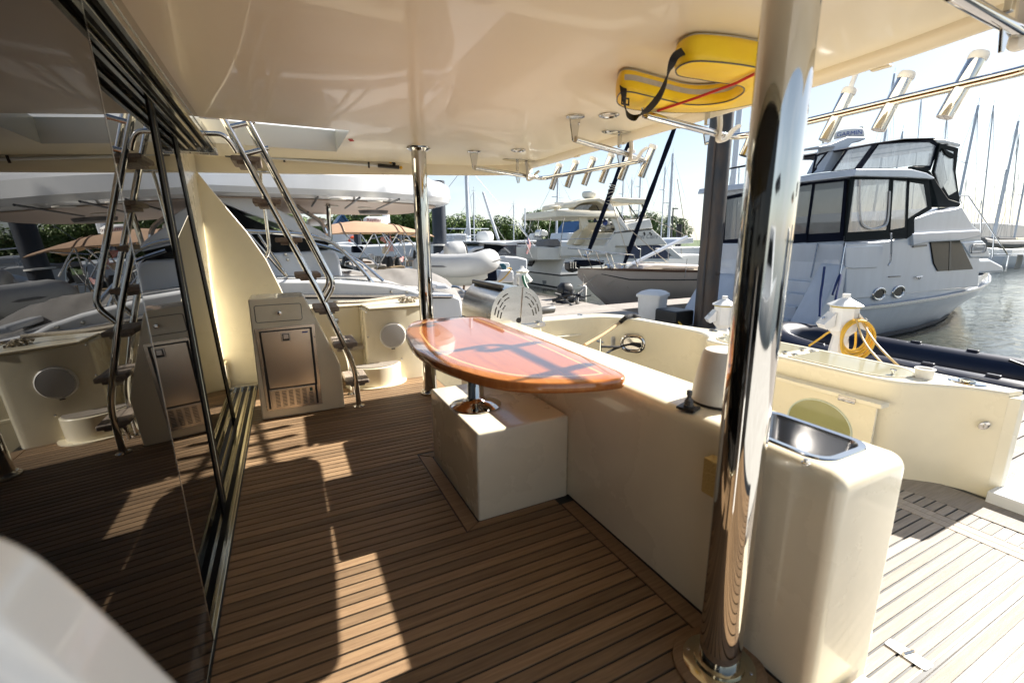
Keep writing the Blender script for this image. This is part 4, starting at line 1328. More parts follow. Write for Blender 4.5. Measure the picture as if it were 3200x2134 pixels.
def rib(name, label, loc, heading, Lh, Wd, r, mt, mf, strk=None, group=None, floor=True, pitch=0.0, group_parts=True):
    t_ = thing(name, label, 'inflatable boat', loc, group)
    c, s = math.cos(heading), math.sin(heading)
    def Wp(a, b_, z):
        zz = z + pitch * a
        return Vector(loc) + Vector((a * c - b_ * s, a * s + b_ * c, zz))
    hw = Wd / 2 - r
    path = [(-Lh / 2, hw, 0), (0, hw, 0), (Lh * .25, hw * .98, .02), (Lh * .40, hw * .75, .07), (Lh * .47, hw * .4, .12), (Lh * .49, 0, .14), (Lh * .47, -hw * .4, .12), (Lh * .40, -hw * .75, .07), (Lh * .25, -hw * .98, .02), (0, -hw, 0), (-Lh / 2, -hw, 0)]
    pts = cr([Wp(*p) for p in path], 5)
    rs = [r] * len(pts)
    rs[0] = rs[-1] = r * .35
    rs[1] = rs[-2] = r * .8
    MB().tube(pts, rs, 16).build('tube', mt, t_, ang=60)
    MB().tube([p + Vector((0, 0, 0)) + (p - Wp(-Lh * .1, 0, 0)).normalized() * r * .98 for p in pts[2:-2]], r * .10, 6).build('rub_strake', strk or 'greyrubber', t_)
    hl = []
    for a, w, d in ((-Lh * .46, .9, .30), (-Lh * .1, .9, .34), (Lh * .2, .8, .32), (Lh * .38, .45, .18), (Lh * .47, .08, .02)):
        hl.append([Wp(a, -hw * w, -.02), Wp(a, -hw * w * .55, -r - d * .45), Wp(a, 0, -r - d * .75), Wp(a, hw * w * .55, -r - d * .45), Wp(a, hw * w, -.02)])
    MB().loft(hl, caps=True).build('rigid_hull', mf, t_, ang=50)
    MB().prism([Wp(-Lh * .44, -hw, -.1), Wp(-Lh * .44, hw, -.1), Wp(-Lh * .44, hw, .22), Wp(-Lh * .44, -hw, .22)], Wp(.05, 0, 0) - Wp(0, 0, 0)).build('transom_board', mf, t_)
    return t_, Wp

def rail_set(paths, r, name, m, parent, n=6):
    o = None
    for p in paths:
        o = MB().tube(p, r, n).build(name, m, parent)
    return o

# =================================================================== white motor yacht alongside on the far side
YL = 6.4
ly = thing('motor_yacht', 'large white motor yacht with tan-lined hardtop moored beyond the ladder', 'motor yacht', (-2, 8.4, ZW))
bw = [(300, 1345), (870, 1350), (1300, 1352), (1500, 1366), (1700, 1386), (1850, 1416), (1930, 1446), (2080, 1452), (2160, 1462), (2215, 1485)]
bwp = XZ('a', bw, YL)
xs_end = bwp[-1].x
topl = [Vector((-7.5, YL, bwp[0].z + .12))] + bwp
MB().prism(topl + [Vector((xs_end + .05, YL, bwp[-1].z - .35)), Vector((xs_end - .25, YL, -1.3)), Vector((-7.5, YL, -1.3))], (0, 3.9, 0)).build('hull', 'cool', ly, bevel=.05, seg=3)
MB().tube([Vector((-7.5, YL - .01, .62))] + XZ('a', [(700, 1460), (1055, 1466), (1500, 1468), (1900, 1468), (2150, 1470)], YL - .01), .022, 8).build('rub_rail', 'chromedull', ly)
MB().tube([Vector((-7.5, YL - .012, .585))] + XZ('a', [(700, 1480), (1055, 1482), (1500, 1483), (1900, 1482), (2140, 1480)], YL - .012), .016, 6).build('rub_rail_insert', 'black', ly)
panel('a', [(100, 1200), (300, 1165), (640, 1158), (1000, 1145), (1240, 1132), (1300, 1150), (1320, 1200), (1345, 1335), (100, 1360)], 6.86, 2.7, 'cabin_side', 'white', ly, .05)
panel('a', [(380, 700), (470, 790), (640, 890), (860, 985), (1080, 1040), (1235, 1070), (1240, 1128), (1000, 1142), (640, 1155), (300, 1160), (-300, 1160), (-300, 620)], 6.90, 2.6, 'side_window', 'tint', ly)
panel('a', [(-200, 520), (300, 560), (420, 600), (700, 745), (920, 860), (1060, 930), (1180, 990), (1265, 1052), (1235, 1064), (1080, 1034), (1000, 1012), (860, 940), (640, 862), (480, 796), (330, 700), (-200, 640)], 6.82, 2.8, 'roof_pillar', 'white', ly, .05)
panel('a', [(640, 1000), (860, 1002), (1235, 1062), (1235, 1072), (860, 1016), (640, 1014)], 6.80, .12, 'window_mullion', 'white', ly)
# hardtop with curved plan
zb1, zt1 = RY('a', 1400, 752, 6.5).z, RY('a', 1400, 572, 6.5).z
xtip = RY('a', 2080, 720, 7.9).x
ht_plan = [(-6, 6.5), (-2, 6.48), (RY('a', 1000, 740, 6.5).x, 6.5), (RY('a', 1500, 745, 6.55).x, 6.55), (RY('a', 1800, 757, 6.7).x, 6.72), (xtip - .18, 7.1), (xtip, 7.9), (xtip, 9.0), (xtip - .2, 9.9), (xtip - .7, 10.3), (-6, 10.4)]
hs_ = [(p.x, p.y) for p in cr([Vector((x, y_, 0)) for x, y_ in ht_plan[:-1]], 4)] + [(-6, 10.4)]
def hring2(d, z):
    cxm, cym = -1.5, 8.45
    return [Vector((cxm + (x - cxm) * (1 - d / 4.0), cym + (y_ - cym) * (1 - d / 2.0), z)) for x, y_ in hs_]
mh = MB()
RR = [hring2(.16, zb1), hring2(.03, zb1 + .03), hring2(0, zb1 + .10), hring2(.02, zb1 + .28), hring2(.10, zb1 + .34), hring2(.18, zt1 + .02), hring2(.34, zt1 + .16), hring2(.8, zt1 + .24)]
mh.loft(RR, caps=True)
mh.build('hardtop', 'cool', ly, ang=25)
MB().prism([p + Vector((0, 0, -.006)) for p in hring2(.22, zb1)], (0, 0, -.012)).build('tan_headliner', 'tanroof', ly)
for k_, (u0, v0, u1, v1) in enumerate(((1160, 742, 1117, 812), (1467, 748, 1360, 826), (1757, 758, 1592, 832))):
    a_, b2 = RZ('a', u0, v0, zb1 - .022), RZ('a', u1, v1, zb1 - .022)
    MB().tube([a_, b2], .014, 5).build('headliner_joint', 'greyplastic', ly)
for u, v in ((1305, 754), (1580, 772), (1500, 820), (1260, 806)):
    MB().lathe([(.10, 0), (.10, -.012), (0, -.014)], RZ('a', u, v, zb1 - .020), n=16).build('headliner_light', 'lens', ly)
MB().lathe([(.26, 0), (.24, -.05), (0, -.06)], RZ('a', 1568, 845, zb1 - .02), n=20).build('sunroof_handle', 'greyplastic', ly)
rail_set([XZ('a', [(1232, 742), (1240, 900), (1252, 1052)], 7.2)], .030, 'hardtop_post', 'chrome', ly, 10)
rail_set([[Vector((-5, 6.5, RY('a', 300, 985, 6.5).z))] + cr(XZ('a', [(300, 985), (620, 992), (900, 1005), (1100, 1022), (1200, 1050), (1290, 1095), (1400, 1190), (1460, 1250), (1540, 1345), (1660, 1508)], 6.5), 4)], .026, 'deck_rail', 'chrome', ly, 10)
rail_set([cr(XZ('a', [(1100, 1080), (1250, 1115), (1350, 1155), (1480, 1225), (1640, 1358)], 6.75), 4)], .022, 'deck_rail', 'chrome', ly, 8)
rail_set([XZ('a', [(640, 1000), (1010, 1425)], 6.5), XZ('a', [(720, 1015), (1000, 1420)], 6.55), XZ('a', [(860, 1335), (1530, 1330)], 6.5)], .018, 'rail_stanchion', 'chrome', ly, 8)
rail_set([cr(XZ('a', [(1000, 805), (1080, 860), (1180, 925), (1225, 1010)], 7.6), 3)], .03, 'boarding_rail', 'chrome', ly, 8)
panel('a', [(1080, 900), (1225, 895), (1235, 950), (1080, 955)], 9.5, .5, 'rolled_awning', 'white', ly, .08)
MB().box((-6, 6.55, zt1 + .1), (0.2, 10.3, zt1 + .9)).build('flybridge', 'white', ly, bevel=.2, seg=3)
p = XZ('a', [(930, 1165)], 6.85)[0]
for u, v in ((922, 1163), (937, 1202), (1700, 1437), (1815, 1437)):
    MB().lathe([(.022, 0), (.018, .02), (0, .022)], RY('a', u, v, YL - .0 if v > 1300 else 6.86), (0, -1, 0), 10).build('fitting', 'chrome', ly)
# platform at the stern
MB().box((xs_end - .3, YL + .2, -.75), (xs_end + 1.1, YL + 3.7, -.62)).build('swim_platform', 'white', ly, bevel=.05)
wsb = XZ('a', [(2020, 1420), (2030, 1385), (2100, 1385), (2150, 1420)], 6.9)
MB().prism(wsb, (0, 1.2, 0)).build('stern_locker', 'white', ly, bevel=.03)
rail_set([cr(XZ('a', [(2140, 1400), (2190, 1405), (2235, 1440)], 6.8), 4)], .02, 'stern_rail', 'chrome', ly)
# grey tarpaulin over its tender
tarp = thing('tarpaulin', 'crumpled grey tarpaulin covering a tender behind the white yacht', 'tarpaulin', RY('a', 1800, 1380, 8.3))
up_ = [(1010, 1380), (1300, 1330), (1330, 1300), (1480, 1290), (1650, 1275), (1800, 1272), (1950, 1285), (2060, 1325), (2130, 1385)]
g_ = []
for j in range(15):
    f = j / 14
    row = []
    for i, (u, v) in enumerate([(a.x, a.y) for a in cr([Vector((u, v, 0)) for u, v in up_], 4)]):
        b0 = RY('a', u, v, 8.3)
        yy = 7.5 + 1.7 * f
        hgt = math.sin(math.pi * min(1, max(0, f))) ** .5
        zz = b0.z - .55 * (1 - hgt) + .022 * math.sin(i * .9 + j * .8) * math.sin(j * .6 + i * .31) + .010 * math.sin(i * 1.7 + f * 6)
        row.append(Vector((b0.x, yy, zz)))
    g_.append(row)
MB().loft(g_, caps=False, closed=False).build('cover', 'greycanvas', tarp, ang=70)

# =================================================================== sailboat with tan bimini
YS = 11.6
sbm = thing('sailboat', 'sailboat with tan canvas bimini and two striped flags behind the white yacht', 'sailboat', (2, 13, ZW))
stn = [(-6.5, 13.2, .15, .05, .35, ZW), (-3, 13.2, 1.3, 1.0, .15, ZW), (0, 13.2, 1.8, 1.55, .05, ZW), (3.0, 13.2, 1.6, 1.35, .05, ZW), (4.1, 13.2, 1.3, 1.0, .08, ZW)]
hull_mesh(stn).build('hull', 'offwhite', sbm, ang=60)
MB().box((-3.2, 12.4, .05), (1.2, 14.0, .52)).build('cabin_trunk', 'offwhite', sbm, bevel=.12, seg=3)
MB().box((1.2, 12.0, .05), (3.9, 14.4, .32)).build('cockpit_coaming', 'creampaint', sbm, bevel=.08, seg=3)
ed = [(430, 655), (690, 622), (1000, 622), (1400, 622), (1690, 615), (1800, 622), (2040, 628), (2330, 700)]
cw = [(430, 500), (690, 452), (1100, 418), (1300, 440), (1690, 480), (1810, 498), (2040, 560), (2330, 640)]
rg = []
for (ue, ve), (uc, vc) in zip(ed, cw):
    e_ = RY('k', ue, ve, YS)
    c_ = RY('k', uc, vc, YS + .9)
    row = []
    for j in range(9):
        f = j / 8
        z = e_.z + (c_.z - e_.z) * (1 - (abs(f - .5) * 2) ** 2.2)
        row.append(Vector((e_.x, YS + 1.8 * f, z)))
    rg.append(row)
cn_ = MB().loft([[p for p in r_] + [p - Vector((0, 0, .02)) for p in r_[::-1]] for r_ in rg]).build('bimini_canopy', 'tancanvas', sbm, ang=50)
for i in (1, 4, 5):
    MB().tube([p + Vector((0, 0, .004)) for p in rg[i]], .016, 6).build('canopy_hem', 'tancanvas', cn_)
for a_, b_ in (((660, 625), (1300, 1235)), ((1660, 640), (1262, 1330)), ((955, 620), (1095, 830)), ((1220, 640), (945, 1105)), ((1370, 625), (1500, 860)), ((1235, 640), (1370, 960)), ((1400, 630), (1730, 1060)), ((1790, 630), (2060, 1000)), ((1180, 740), (1640, 640)), ((1640, 740), (2045, 655)), ((1770, 640), (1785, 1020))):
    MB().tube([RY('k', *a_, YS + .05), RY('k', *b_, YS + .05)], .016, 6).build('frame_tube', 'chromedull', sbm)
def flag(label, pts_top, pts_bot, y_, parent_label):
    fl_ = thing('flag', label, 'flag', pts_top[0], 'striped flags')
    n_ = 13
    tp = cr(pts_top, 4)
    bt = cr(pts_bot, 4)
    for i in range(n_):
        rows = []
        for a_, b_ in zip(tp, bt):
            rows.append([a_ + (b_ - a_) * (i / n_), a_ + (b_ - a_) * ((i + 1) / n_)])
        mm_ = MB().loft(rows, caps=False, closed=False)
        mm_.build('stripe', 'flagred' if i % 2 == 0 else 'flagwhite', fl_)
    rows = []
    kq = max(2, int(len(tp) * .42))
    for a_, b_ in list(zip(tp, bt))[:kq]:
        rows.append([a_ + Vector((0, -.004, 0)), a_ + (b_ - a_) * .54 + Vector((0, -.004, 0))])
    MB().loft(rows, caps=False, closed=False).build('star_field', 'flagblue', fl_)
    return fl_
flag('striped flag drooping at the left under the tan bimini', XZ('k', [(1380, 640), (1410, 700), (1350, 720), (1340, 770)], 12.4), XZ('k', [(1440, 660), (1450, 740), (1440, 790), (1445, 830)], 12.45), 12.4, 'a')
flag('larger striped flag drooping at the right under the tan bimini', XZ('k', [(1480, 645), (1490, 740), (1480, 850), (1515, 978)], 12.2), XZ('k', [(1525, 645), (1545, 760), (1560, 850), (1592, 972)], 12.25), 12.2, 'b')
flag('small crumpled red and white flag low beside the steering wheel', XZ('k', [(1700, 1075), (1690, 1110), (1720, 1160)], 12.0), XZ('k', [(1770, 1060), (1770, 1110), (1755, 1165)], 12.05), 12.0, 'c')
whl = thing('steering_wheel', 'round steel steering wheel in the sailboat cockpit', 'steering wheel', RY('k', 1840, 1150, 12.1))
cw_ = RY('k', 1840, 1150, 12.1)
rim = [cw_ + Vector((.28 * math.cos(a), .06 * math.sin(a), .55 * math.sin(a))) * 1.0 for a in [2 * math.pi * i / 28 for i in range(28)]]
MB().tube(rim, .016, 6, True).build('rim', 'chrome', whl)
for a in range(6):
    q_ = rim[int(a * 28 / 6)]
    MB().tube([cw_, q_], .008, 5).build('spoke', 'chrome', whl)
wh2 = copy_tree(whl)
wh2.location = RY('k', 1620, 1090, 12.6)
tag(wh2, 'second steering wheel left of the other in the sailboat cockpit', 'steering wheel', 'steering wheels')
whl['group'] = 'steering wheels'
for u0, v0, u1, v1, m_, nm, lb, cat in ((840, 875, 1030, 1000, 'navycloth', 'sail_bag', 'navy canvas bag strapped to the sailboat rail', 'bag'), (1145, 1020, 1225, 1140, 'white', 'instrument_pod', 'white instrument box in the sailboat cockpit', 'instrument box'), (1420, 890, 1505, 1020, 'creampaint', 'fender_cushion', 'cream cushion panel under the flags', 'cushion')):
    o = MB().prism(XZ('k', [(u0, v0), (u1, v0), (u1, v1), (u0, v1)], 12.3), (0, .35, 0)).build(nm, m_, bevel=.03)
    tag(o, lb, cat)
for u in (1245, 1275, 1305, 1330):
    MB().tube(XZ('k', [(u, 1055), (u + 2, 1200)], 12.2), .022, 8).build('railing_post', 'chromedull', sbm)
panel('k', [(1130, 1225), (1300, 1215), (1440, 1235), (1440, 1262), (1130, 1280)], 12.0, .4, 'cushion_roll', 'creampaint', sbm, .03)
panel('k', [(1300, 1290), (1480, 1262), (1740, 1235), (1800, 1245), (1790, 1285), (1420, 1305), (1270, 1312)], 11.8, .5, 'teak_seat', mat('varnished_seat_board', (.36, .26, .15), .5, var=.2), sbm, .02)
panel('k', [(1000, 1155), (1190, 1160), (1190, 1195), (1000, 1190)], 12.4, .4, 'teak_seat', 'tancanvas', sbm, .02)
for u, v in ((1425, 1135), (1515, 1140), (1665, 1160), (1520, 1225), (740, 1095), (700, 1145)):
    c_ = RY('k', u, v, 12.0)
    MB().lathe([(.09, -.10), (.085, .0), (.05, .10), (0, .11)], c_, n=14).build('winch_cover', 'black', sbm)
for i in range(7):
    c_ = RY('k', 1930 + 18 * i, 1150, 12.0)
    MB().tube(cr([c_, c_ + Vector((.02, 0, -.3)), c_ + Vector((.05 + .01 * i, -.02, -.42)), c_ + Vector((.07, 0, -.1))], 4), .016, 5).build('hanging_line', 'ropewhite', sbm)
rail_set([cr(XZ('k', [(690, 1240), (700, 1180), (740, 1160), (810, 1165), (855, 1295)], 11.9), 3)], .018, 'grab_hoop', 'chromedull', sbm)
panel('k', [(1960, 950), (2010, 960), (1990, 1060), (2050, 1120), (1940, 1100)], 12.2, .05, 'solar_panel', 'black', sbm)
# mast and its radome
mt = MB().tube([RY('k', 1455, 450, 13.2), RY('k', 1440, -400, 13.2) + Vector((0, 0, 9))], .10, 10).build('mast', 'alu', sbm)
rd = thing('radar_dome', 'white radar dome above the tan bimini', 'radar', RY('k', 1250, 405, 13.0), 'radar domes')
c_ = RY('k', 1255, 402, 13.0)
MB().lathe([(.05, -.16), (.20, -.15), (.31, -.12), (.33, -.05), (.31, .04), (.22, .09), (0, .10)], c_, n=28).build('dome', 'pedwhite', rd)
ramp_text('Raymarine', .125, 'brandred', rd, c_ + Vector((-.02, -.335, -.01)), (math.radians(90), 0, 0))
# stern davits, arch and grey inflatable
panel('i', [(295, 1185), (350, 960), (395, 885), (450, 832), (600, 775), (725, 748), (732, 790), (640, 820), (500, 870), (445, 920), (415, 1000), (380, 1190)], 11.9, .22, 'davit_arch', 'white', sbm, .04)
b0 = RY('i', 440, 915, 11.8)
b1 = RY('i', 690, 870, 11.8)
rl = thing('rolled_sail_cover', 'pale rolled canvas bundle lying on the grey inflatable', 'canvas roll', b0)
MB().tube(cr([b0, b0 + (b1 - b0) * .3, b0 + (b1 - b0) * .7, b1], 4), [.20, .24, .27, .28, .29, .30, .30, .30, .29, .29, .28, .28, .26], 14).build('roll', 'hypalon', rl)
MB().lathe([(.24, 0), (.25, .05), (.18, .09), (0, .10)], b1, (1, -.1, .1), 16).build('black_end_cap', 'black', rl)
rb, Wp = rib('grey_inflatable', 'pale grey inflatable dinghy hanging bow outwards on the sailboat stern', tuple(RY('i', 560, 1075, 11.4)), math.radians(-40), 1.9, 1.35, .29, 'hypalon', 'offwhite', 'greyrubber', None, pitch=-.02)
c_ = RY('i', 772, 1055, 10.75)
MB().obox(c_, (.13, 0, 0), (0, .02, 0), (0, 0, .055)).build('grab_handle', 'greyrubber', rb, bevel=.03)
MB().tube([RY('i', 715, 1290, 11.2), RY('i', 700, 1440, 11.2)], .03, 8).build('support_leg', mat('rusty_pipe', (.16, .09, .05), .8), rb)
c_ = RY('i', 765, 968, 11.0)
MB().obox(c_, (.09, 0, 0), (0, .05, 0), (0, 0, .03)).build('bow_bracket', 'hypalon', rb, bevel=.01)

# =================================================================== white trawler yacht with hardtop and flybridge
XT, YT = 12.0, 19.0
tw = thing('trawler_yacht', 'white trawler yacht with cream flybridge and long aft hardtop', 'motor yacht', (15, 21, ZW))
zk = RX('i', 2000, 1212, XT).z
MB().prism([(XT, YT, ZW - .3), (XT + 11, YT + .1, ZW - .3), (XT + 14, YT + 2, ZW - .3), (XT + 11, YT + 4, ZW - .3), (XT, YT + 4.2, ZW - .3)], (0, 0, zk - ZW + .3)).build('hull', 'offwhite', tw)
MB().prism([(XT - .02, YT - .02, zk - .04), (XT + 11, YT + .08, zk - .04), (XT + 11, YT + 4, zk - .04), (XT - .02, YT + 4.22, zk - .04)], (0, 0, .07)).build('black_rub_band', 'black', tw)
zk2 = RX('i', 2000, 985, XT).z
MB().loft([[Vector((XT + .0, YT, zk + .03)), Vector((XT + 11, YT + .1, zk + .03)), Vector((XT + 11, YT + 4, zk + .03)), Vector((XT, YT + 4.2, zk + .03))], [Vector((XT + .35, YT + .12, zk2)), Vector((XT + 11, YT + .2, zk2)), Vector((XT + 11, YT + 4, zk2)), Vector((XT + .35, YT + 4.0, zk2))]]).build('aft_cabin', 'offwhite', tw)
MB().prism([(XT - .012, YT + .05, ZW + .05), (XT + 11, YT - .012, ZW + .05), (XT + 11, YT + .1, ZW + .05), (XT + .05, YT + .1, ZW + .05), (XT + .05, YT + 4.1, ZW + .05), (XT - .012, YT + 4.1, ZW + .05)], (0, 0, .10)).build('boot_stripe', 'antifoul', tw)
panelx('i', [(1650, 1005), (1725, 1010), (1700, 1110), (1632, 1100)], XT + .12, .10, 'stern_window', 'tint', tw, .02)
panel('j', [(320, 1330), (375, 1210), (560, 1215), (520, 1330)], YT + .02, .1, 'side_window', 'tint', tw, .02)
panelx('i', [(1855, 1300), (1915, 1305), (1912, 1350), (1865, 1358)], XT - .02, .03, 'hull_emblem', 'grey', tw)
# weather boards round the aft deck
wb0, wb1 = RX('i', 2000, 800, XT + .1).z, RX('i', 2000, 935, XT + .1).z
MB().box((XT + .10, YT + .1, wb1), (XT + .15, YT + 3.9, wb0)).box((XT + .15, YT + .1, wb1), (XT + 3.4, YT + .15, wb0)).build('weather_board', 'offwhite', tw, bevel=.01)
for yy in (YT + .3, YT + 1.3, YT + 2.4, YT + 3.4):
    MB().tube([(XT + .2, yy, zk2), (XT + .2, yy, wb0 + .35)], .022, 6).build('stanchion', 'chromedull', tw)
MB().tube([(XT + .12, YT + .15, wb0 + .35), (XT + .12, YT + 3.9, wb0 + .35)], .02, 6).tube([(XT + .12, YT + .15, wb0 + .35), (XT + 3.4, YT + .15, wb0 + .35)], .02, 6).build('top_rail', 'chromedull', tw)
# hardtop over the aft deck
xh1 = RY('j', 1095, 540, YT).x
zh0, zh1 = RY('j', 600, 560, YT).z, RY('j', 600, 480, YT).z
xh0 = RX('i', 1680, 390, XT - .2).x
pl_ = [(XT - .1, YT + .3), (XT + .3, YT), (xh1, YT - .05), (xh1 + .1, YT + .4), (xh1 + .1, YT + 3.8), (XT + .3, YT + 4.2), (XT - .1, YT + 3.9)]
ring0 = [Vector((x, y_, zh0)) for x, y_ in pl_]
ring1 = [Vector((x, y_, zh0 + .10)) for x, y_ in pl_]
ring2 = [Vector((x * .97 + .03 * 15, y_ * .93 + .07 * (YT + 2), zh1 + .08)) for x, y_ in pl_]
MB().loft([ring0, ring1, ring2]).build('aft_hardtop', 'creampaint', tw, bevel=.04)
for u0, v0, u1, v1 in ((1990, 350, 1940, 700), (2185, 350, 2130, 710), (1812, 370, 1770, 680), (1690, 400, 1660, 600)):
    MB().tube([RX('i', u0, v0, XT + .4), RX('i', u1, v1, XT + .4)], .022, 6).build('hardtop_post', 'chromedull', tw)
# house
panel('j', [(1060, 790), (1590, 735), (1690, 820), (1820, 960), (1240, 985), (900, 985)], YT + .1, 3.6, 'house_side', 'offwhite', tw, .03)
panel('j', [(1250, 985), (1700, 975), (1850, 1100), (1840, 1165), (1240, 1165)], YT + .12, 3.5, 'window_covers', 'tintblue', tw)
for u in (1415, 1590):
    panel('j', [(u, 985), (u + 12, 985), (u + 12, 1165), (u, 1165)], YT + .10, .05, 'window_mullion', 'grey', tw)
panel('j', [(1700, 975), (1820, 965), (2100, 1200), (1960, 1200)], YT + .15, 3.3, 'fore_cabin', 'offwhite', tw, .05)
panel('j', [(-100, 1000), (400, 1010), (1240, 985), (1240, 1170), (-100, 1190)], YT + .3, 3.4, 'side_deck_house', 'offwhite', tw, .03)
panel('j', [(505, 545), (620, 535), (665, 660), (580, 740), (470, 960), (425, 955), (570, 750)], YT + .15, .10, 'cream_pillar', 'creampaint', tw, .02)
panel('j', [(965, 545), (1100, 545), (1250, 750), (1050, 790), (920, 985), (880, 980), (1060, 735)], YT + .15, .10, 'cream_pillar', 'offwhite', tw, .02)
panel('j', [(640, 640), (1060, 640), (1050, 740), (890, 985), (440, 960), (560, 780), (640, 730)], YT + 2.3, .8, 'helm_bulkhead', 'creampaint', tw)
for u in (700, 760, 820, 880, 940):
    panel('j', [(u, 765), (u + 50, 765), (u + 45, 905), (u, 905)], YT + 2.25, .05, 'bulkhead_panel', 'creampaint', tw, .01)
for i in range(16):
    u, v = random.uniform(840, 1030), random.uniform(640, 755)
    c_ = RY('j', u, v, YT + 1.2)
    MB().obox(c_, (random.uniform(.05, .2), 0, .02), (0, .1, 0), (random.uniform(-.1, .1), 0, random.uniform(.02, .06))).build('deck_clutter', random.choice(['chromedull', 'grey', 'creampaint', 'vinylseat']), tw)
panel('j', [(845, 610), (960, 600), (970, 660), (850, 665)], YT + 1.0, .05, 'name_banner', 'vinylseat', tw)
MB().lathe([(.16, 0), (.16, .01), (0, .01)], RY('j', 898, 637, YT + .99), (0, -1, 0), 20, sx=1).build('banner_emblem', 'brand', tw)
for u in (745, 880):
    MB().prism(XZ('j', [(u, 560), (u + 45, 625), (u - 15, 640)], YT + .9), (0, .02, 0)).build('pennant', 'flagblue', tw)
# flybridge bimini
panel('j', [(450, 420), (455, 350), (500, 320), (650, 285), (820, 272), (900, 300), (960, 400), (990, 480), (930, 480), (880, 380), (780, 330), (600, 345), (520, 370)], YT + .2, 3.2, 'bimini_top', 'creampaint', tw, .05)
panel('j', [(960, 285), (1100, 265), (1300, 280), (1520, 285), (1530, 345), (1420, 362), (1150, 360), (1000, 330)], YT + .2, 3.2, 'bimini_top', 'creampaint', tw, .05)
panel('j', [(870, 300), (960, 330), (1110, 540), (1190, 650), (1250, 750), (1210, 760), (1040, 560), (930, 420)], YT + .1, .06, 'clear_curtain', 'vinylseat', tw, .02)
panel('j', [(455, 430), (530, 385), (720, 370), (640, 455), (440, 465)], YT + .6, .03, 'clear_curtain', 'vinyl', tw)
for a_, b_ in (((770, 390), (820, 480)), ((1245, 380), (1380, 575)), ((1440, 375), (1520, 470)), ((1450, 475), (1345, 620)), ((1060, 410), (1190, 640))):
    MB().tube([RY('j', *a_, YT + .3), RY('j', *b_, YT + .3)], .03, 6).build('bimini_frame', 'black', tw)
for a_, b_ in (((1250, 385), (1300, 570)), ((1435, 380), (1500, 560)), ((1020, 345), (1500, 370)), ((1190, 590), (1500, 560)), ((1190, 640), (1480, 600))):
    MB().tube([RY('j', *a_, YT + .35), RY('j', *b_, YT + .35)], .032, 6).build('bimini_frame', 'creampaint', tw)
panel('j', [(1200, 660), (1560, 580), (1600, 720), (1250, 750)], YT + .2, 3.0, 'flybridge_curtain', 'vinylseat', tw, .03)
panel('j', [(1040, 783), (1580, 735), (1585, 748), (1045, 797)], YT + .085, .05, 'blue_pinstripe', 'stripe', tw)
c_ = RY('j', 1505, 845, YT + .09)
ramp_text('Planet Claire !', .34, 'grey', tw, c_, (math.radians(90), 0, 0), 'boat_name', .35)
for u, v in ((1470, 790), (1555, 790), (1575, 812), (1475, 812)):
    MB().lathe([(.05, 0), (.05, .04), (0, .045)], RY('j', u, v, YT + .1), (0, -1, 0), 12).build('horn', 'black', tw)
rd2 = thing('radar_dome', 'white radar dome on the trawler flybridge arch', 'radar', RY('j', 670, 230, YT + 1), 'radar domes')
c_ = RY('j', 672, 232, YT + 1)
MB().lathe([(.10, -.40), (.20, -.20), (.36, -.12), (.40, 0), (.40, .08), (.34, .15), (0, .17)], c_, n=28).build('dome', 'offwhite', rd2)
for (zn, u, v, r_, h_), lb in ((('i', 1012, 645, .42, .5), 'white radar dome with round cap in front of the parked cars'), (('i', 1755, 650, .34, .34), 'white radar dome with dark lettering beside the flag')):
    c_ = RY(zn, u, v, 21)
    rr_ = thing('radar_dome', lb, 'radar', c_, 'radar domes')
    MB().lathe([(r_ * .9, -h_ * .6), (r_, -h_ * .3), (r_, h_ * .1), (r_ * .8, h_ * .4), (0, h_ * .45)], c_, n=24).build('dome', 'pedwhite', rr_)
    if r_ < .4:
        ramp_text('SIMRAD', .17, 'stripe', rr_, c_ + Vector((0, -r_ * 1.01, -.02)), (math.radians(90), 0, 0))
fg2 = flag('striped flag on a staff at the stern of the white trawler', XZ('i', [(1628, 650), (1640, 760), (1625, 850), (1610, 905)], 17.5), XZ('i', [(1665, 700), (1690, 790), (1660, 870), (1638, 915)], 17.55), 17.5, 'd')
MB().tube([RY('i', 1600, 715, 17.5), RY('i', 1705, 970, 17.5)], .02, 6).build('staff', 'chromedull', fg2)
for u0, v0, u1, v1 in ((1510, 455, 1580, 570), (1605, 240, 1600, 580), (1580, 570, 1680, 700)):
    MB().tube([RY('i', u0, v0, 19.5), RY('i', u1, v1, 19.5)], .03, 6).build('aerial', 'alu', tw)
od = thing('outdoor_lamp_shade', 'square beige cowl on the trawler aft deck rail', 'cowl', RY('i', 1880, 620, 18.5))
MB().prism(XZ('i', [(1820, 580), (1850, 550), (1920, 570), (1945, 610), (1940, 650), (1900, 660), (1815, 650)], 18.5), (0, .5, 0)).build('cowl', 'chromedull', od, bevel=.04)
MB().prism(XZ('i', [(1815, 575), (1842, 555), (1842, 640), (1815, 650)], 18.45), (0, .05, 0)).build('cowl_face', 'white', od)
bb = thing('grill_cover', 'dark canvas covered furniture on the trawler aft deck', 'cover', RY('i', 2000, 760, 19.6))
MB().prism(XZ('i', [(1870, 800), (1880, 720), (1960, 700), (2090, 690), (2130, 740), (2130, 805)], 19.6), (0, .8, 0)).build('cover', 'greycanvas', bb, bevel=.06)
pz = thing('aft_deck_screen', 'white mesh panel on a thin mast above the aft hardtop', 'antenna panel', RY('i', 2105, 180, 19.5))
MB().prism(XZ('i', [(2045, 150), (2170, 155), (2168, 205), (2050, 200)], 19.5), (0, .05, 0)).tube(XZ('i', [(2100, 205), (2098, 275)], 19.5), .04, 6).build('panel', 'vinylseat', pz)
MB().lathe([(.05, -.3), (.06, 0), (.28, .02), (.30, .06), (.1, .12), (0, .13)], RY('i', 2045, 240, 19.6), n=20).build('mushroom_antenna', 'creampaint', pz)
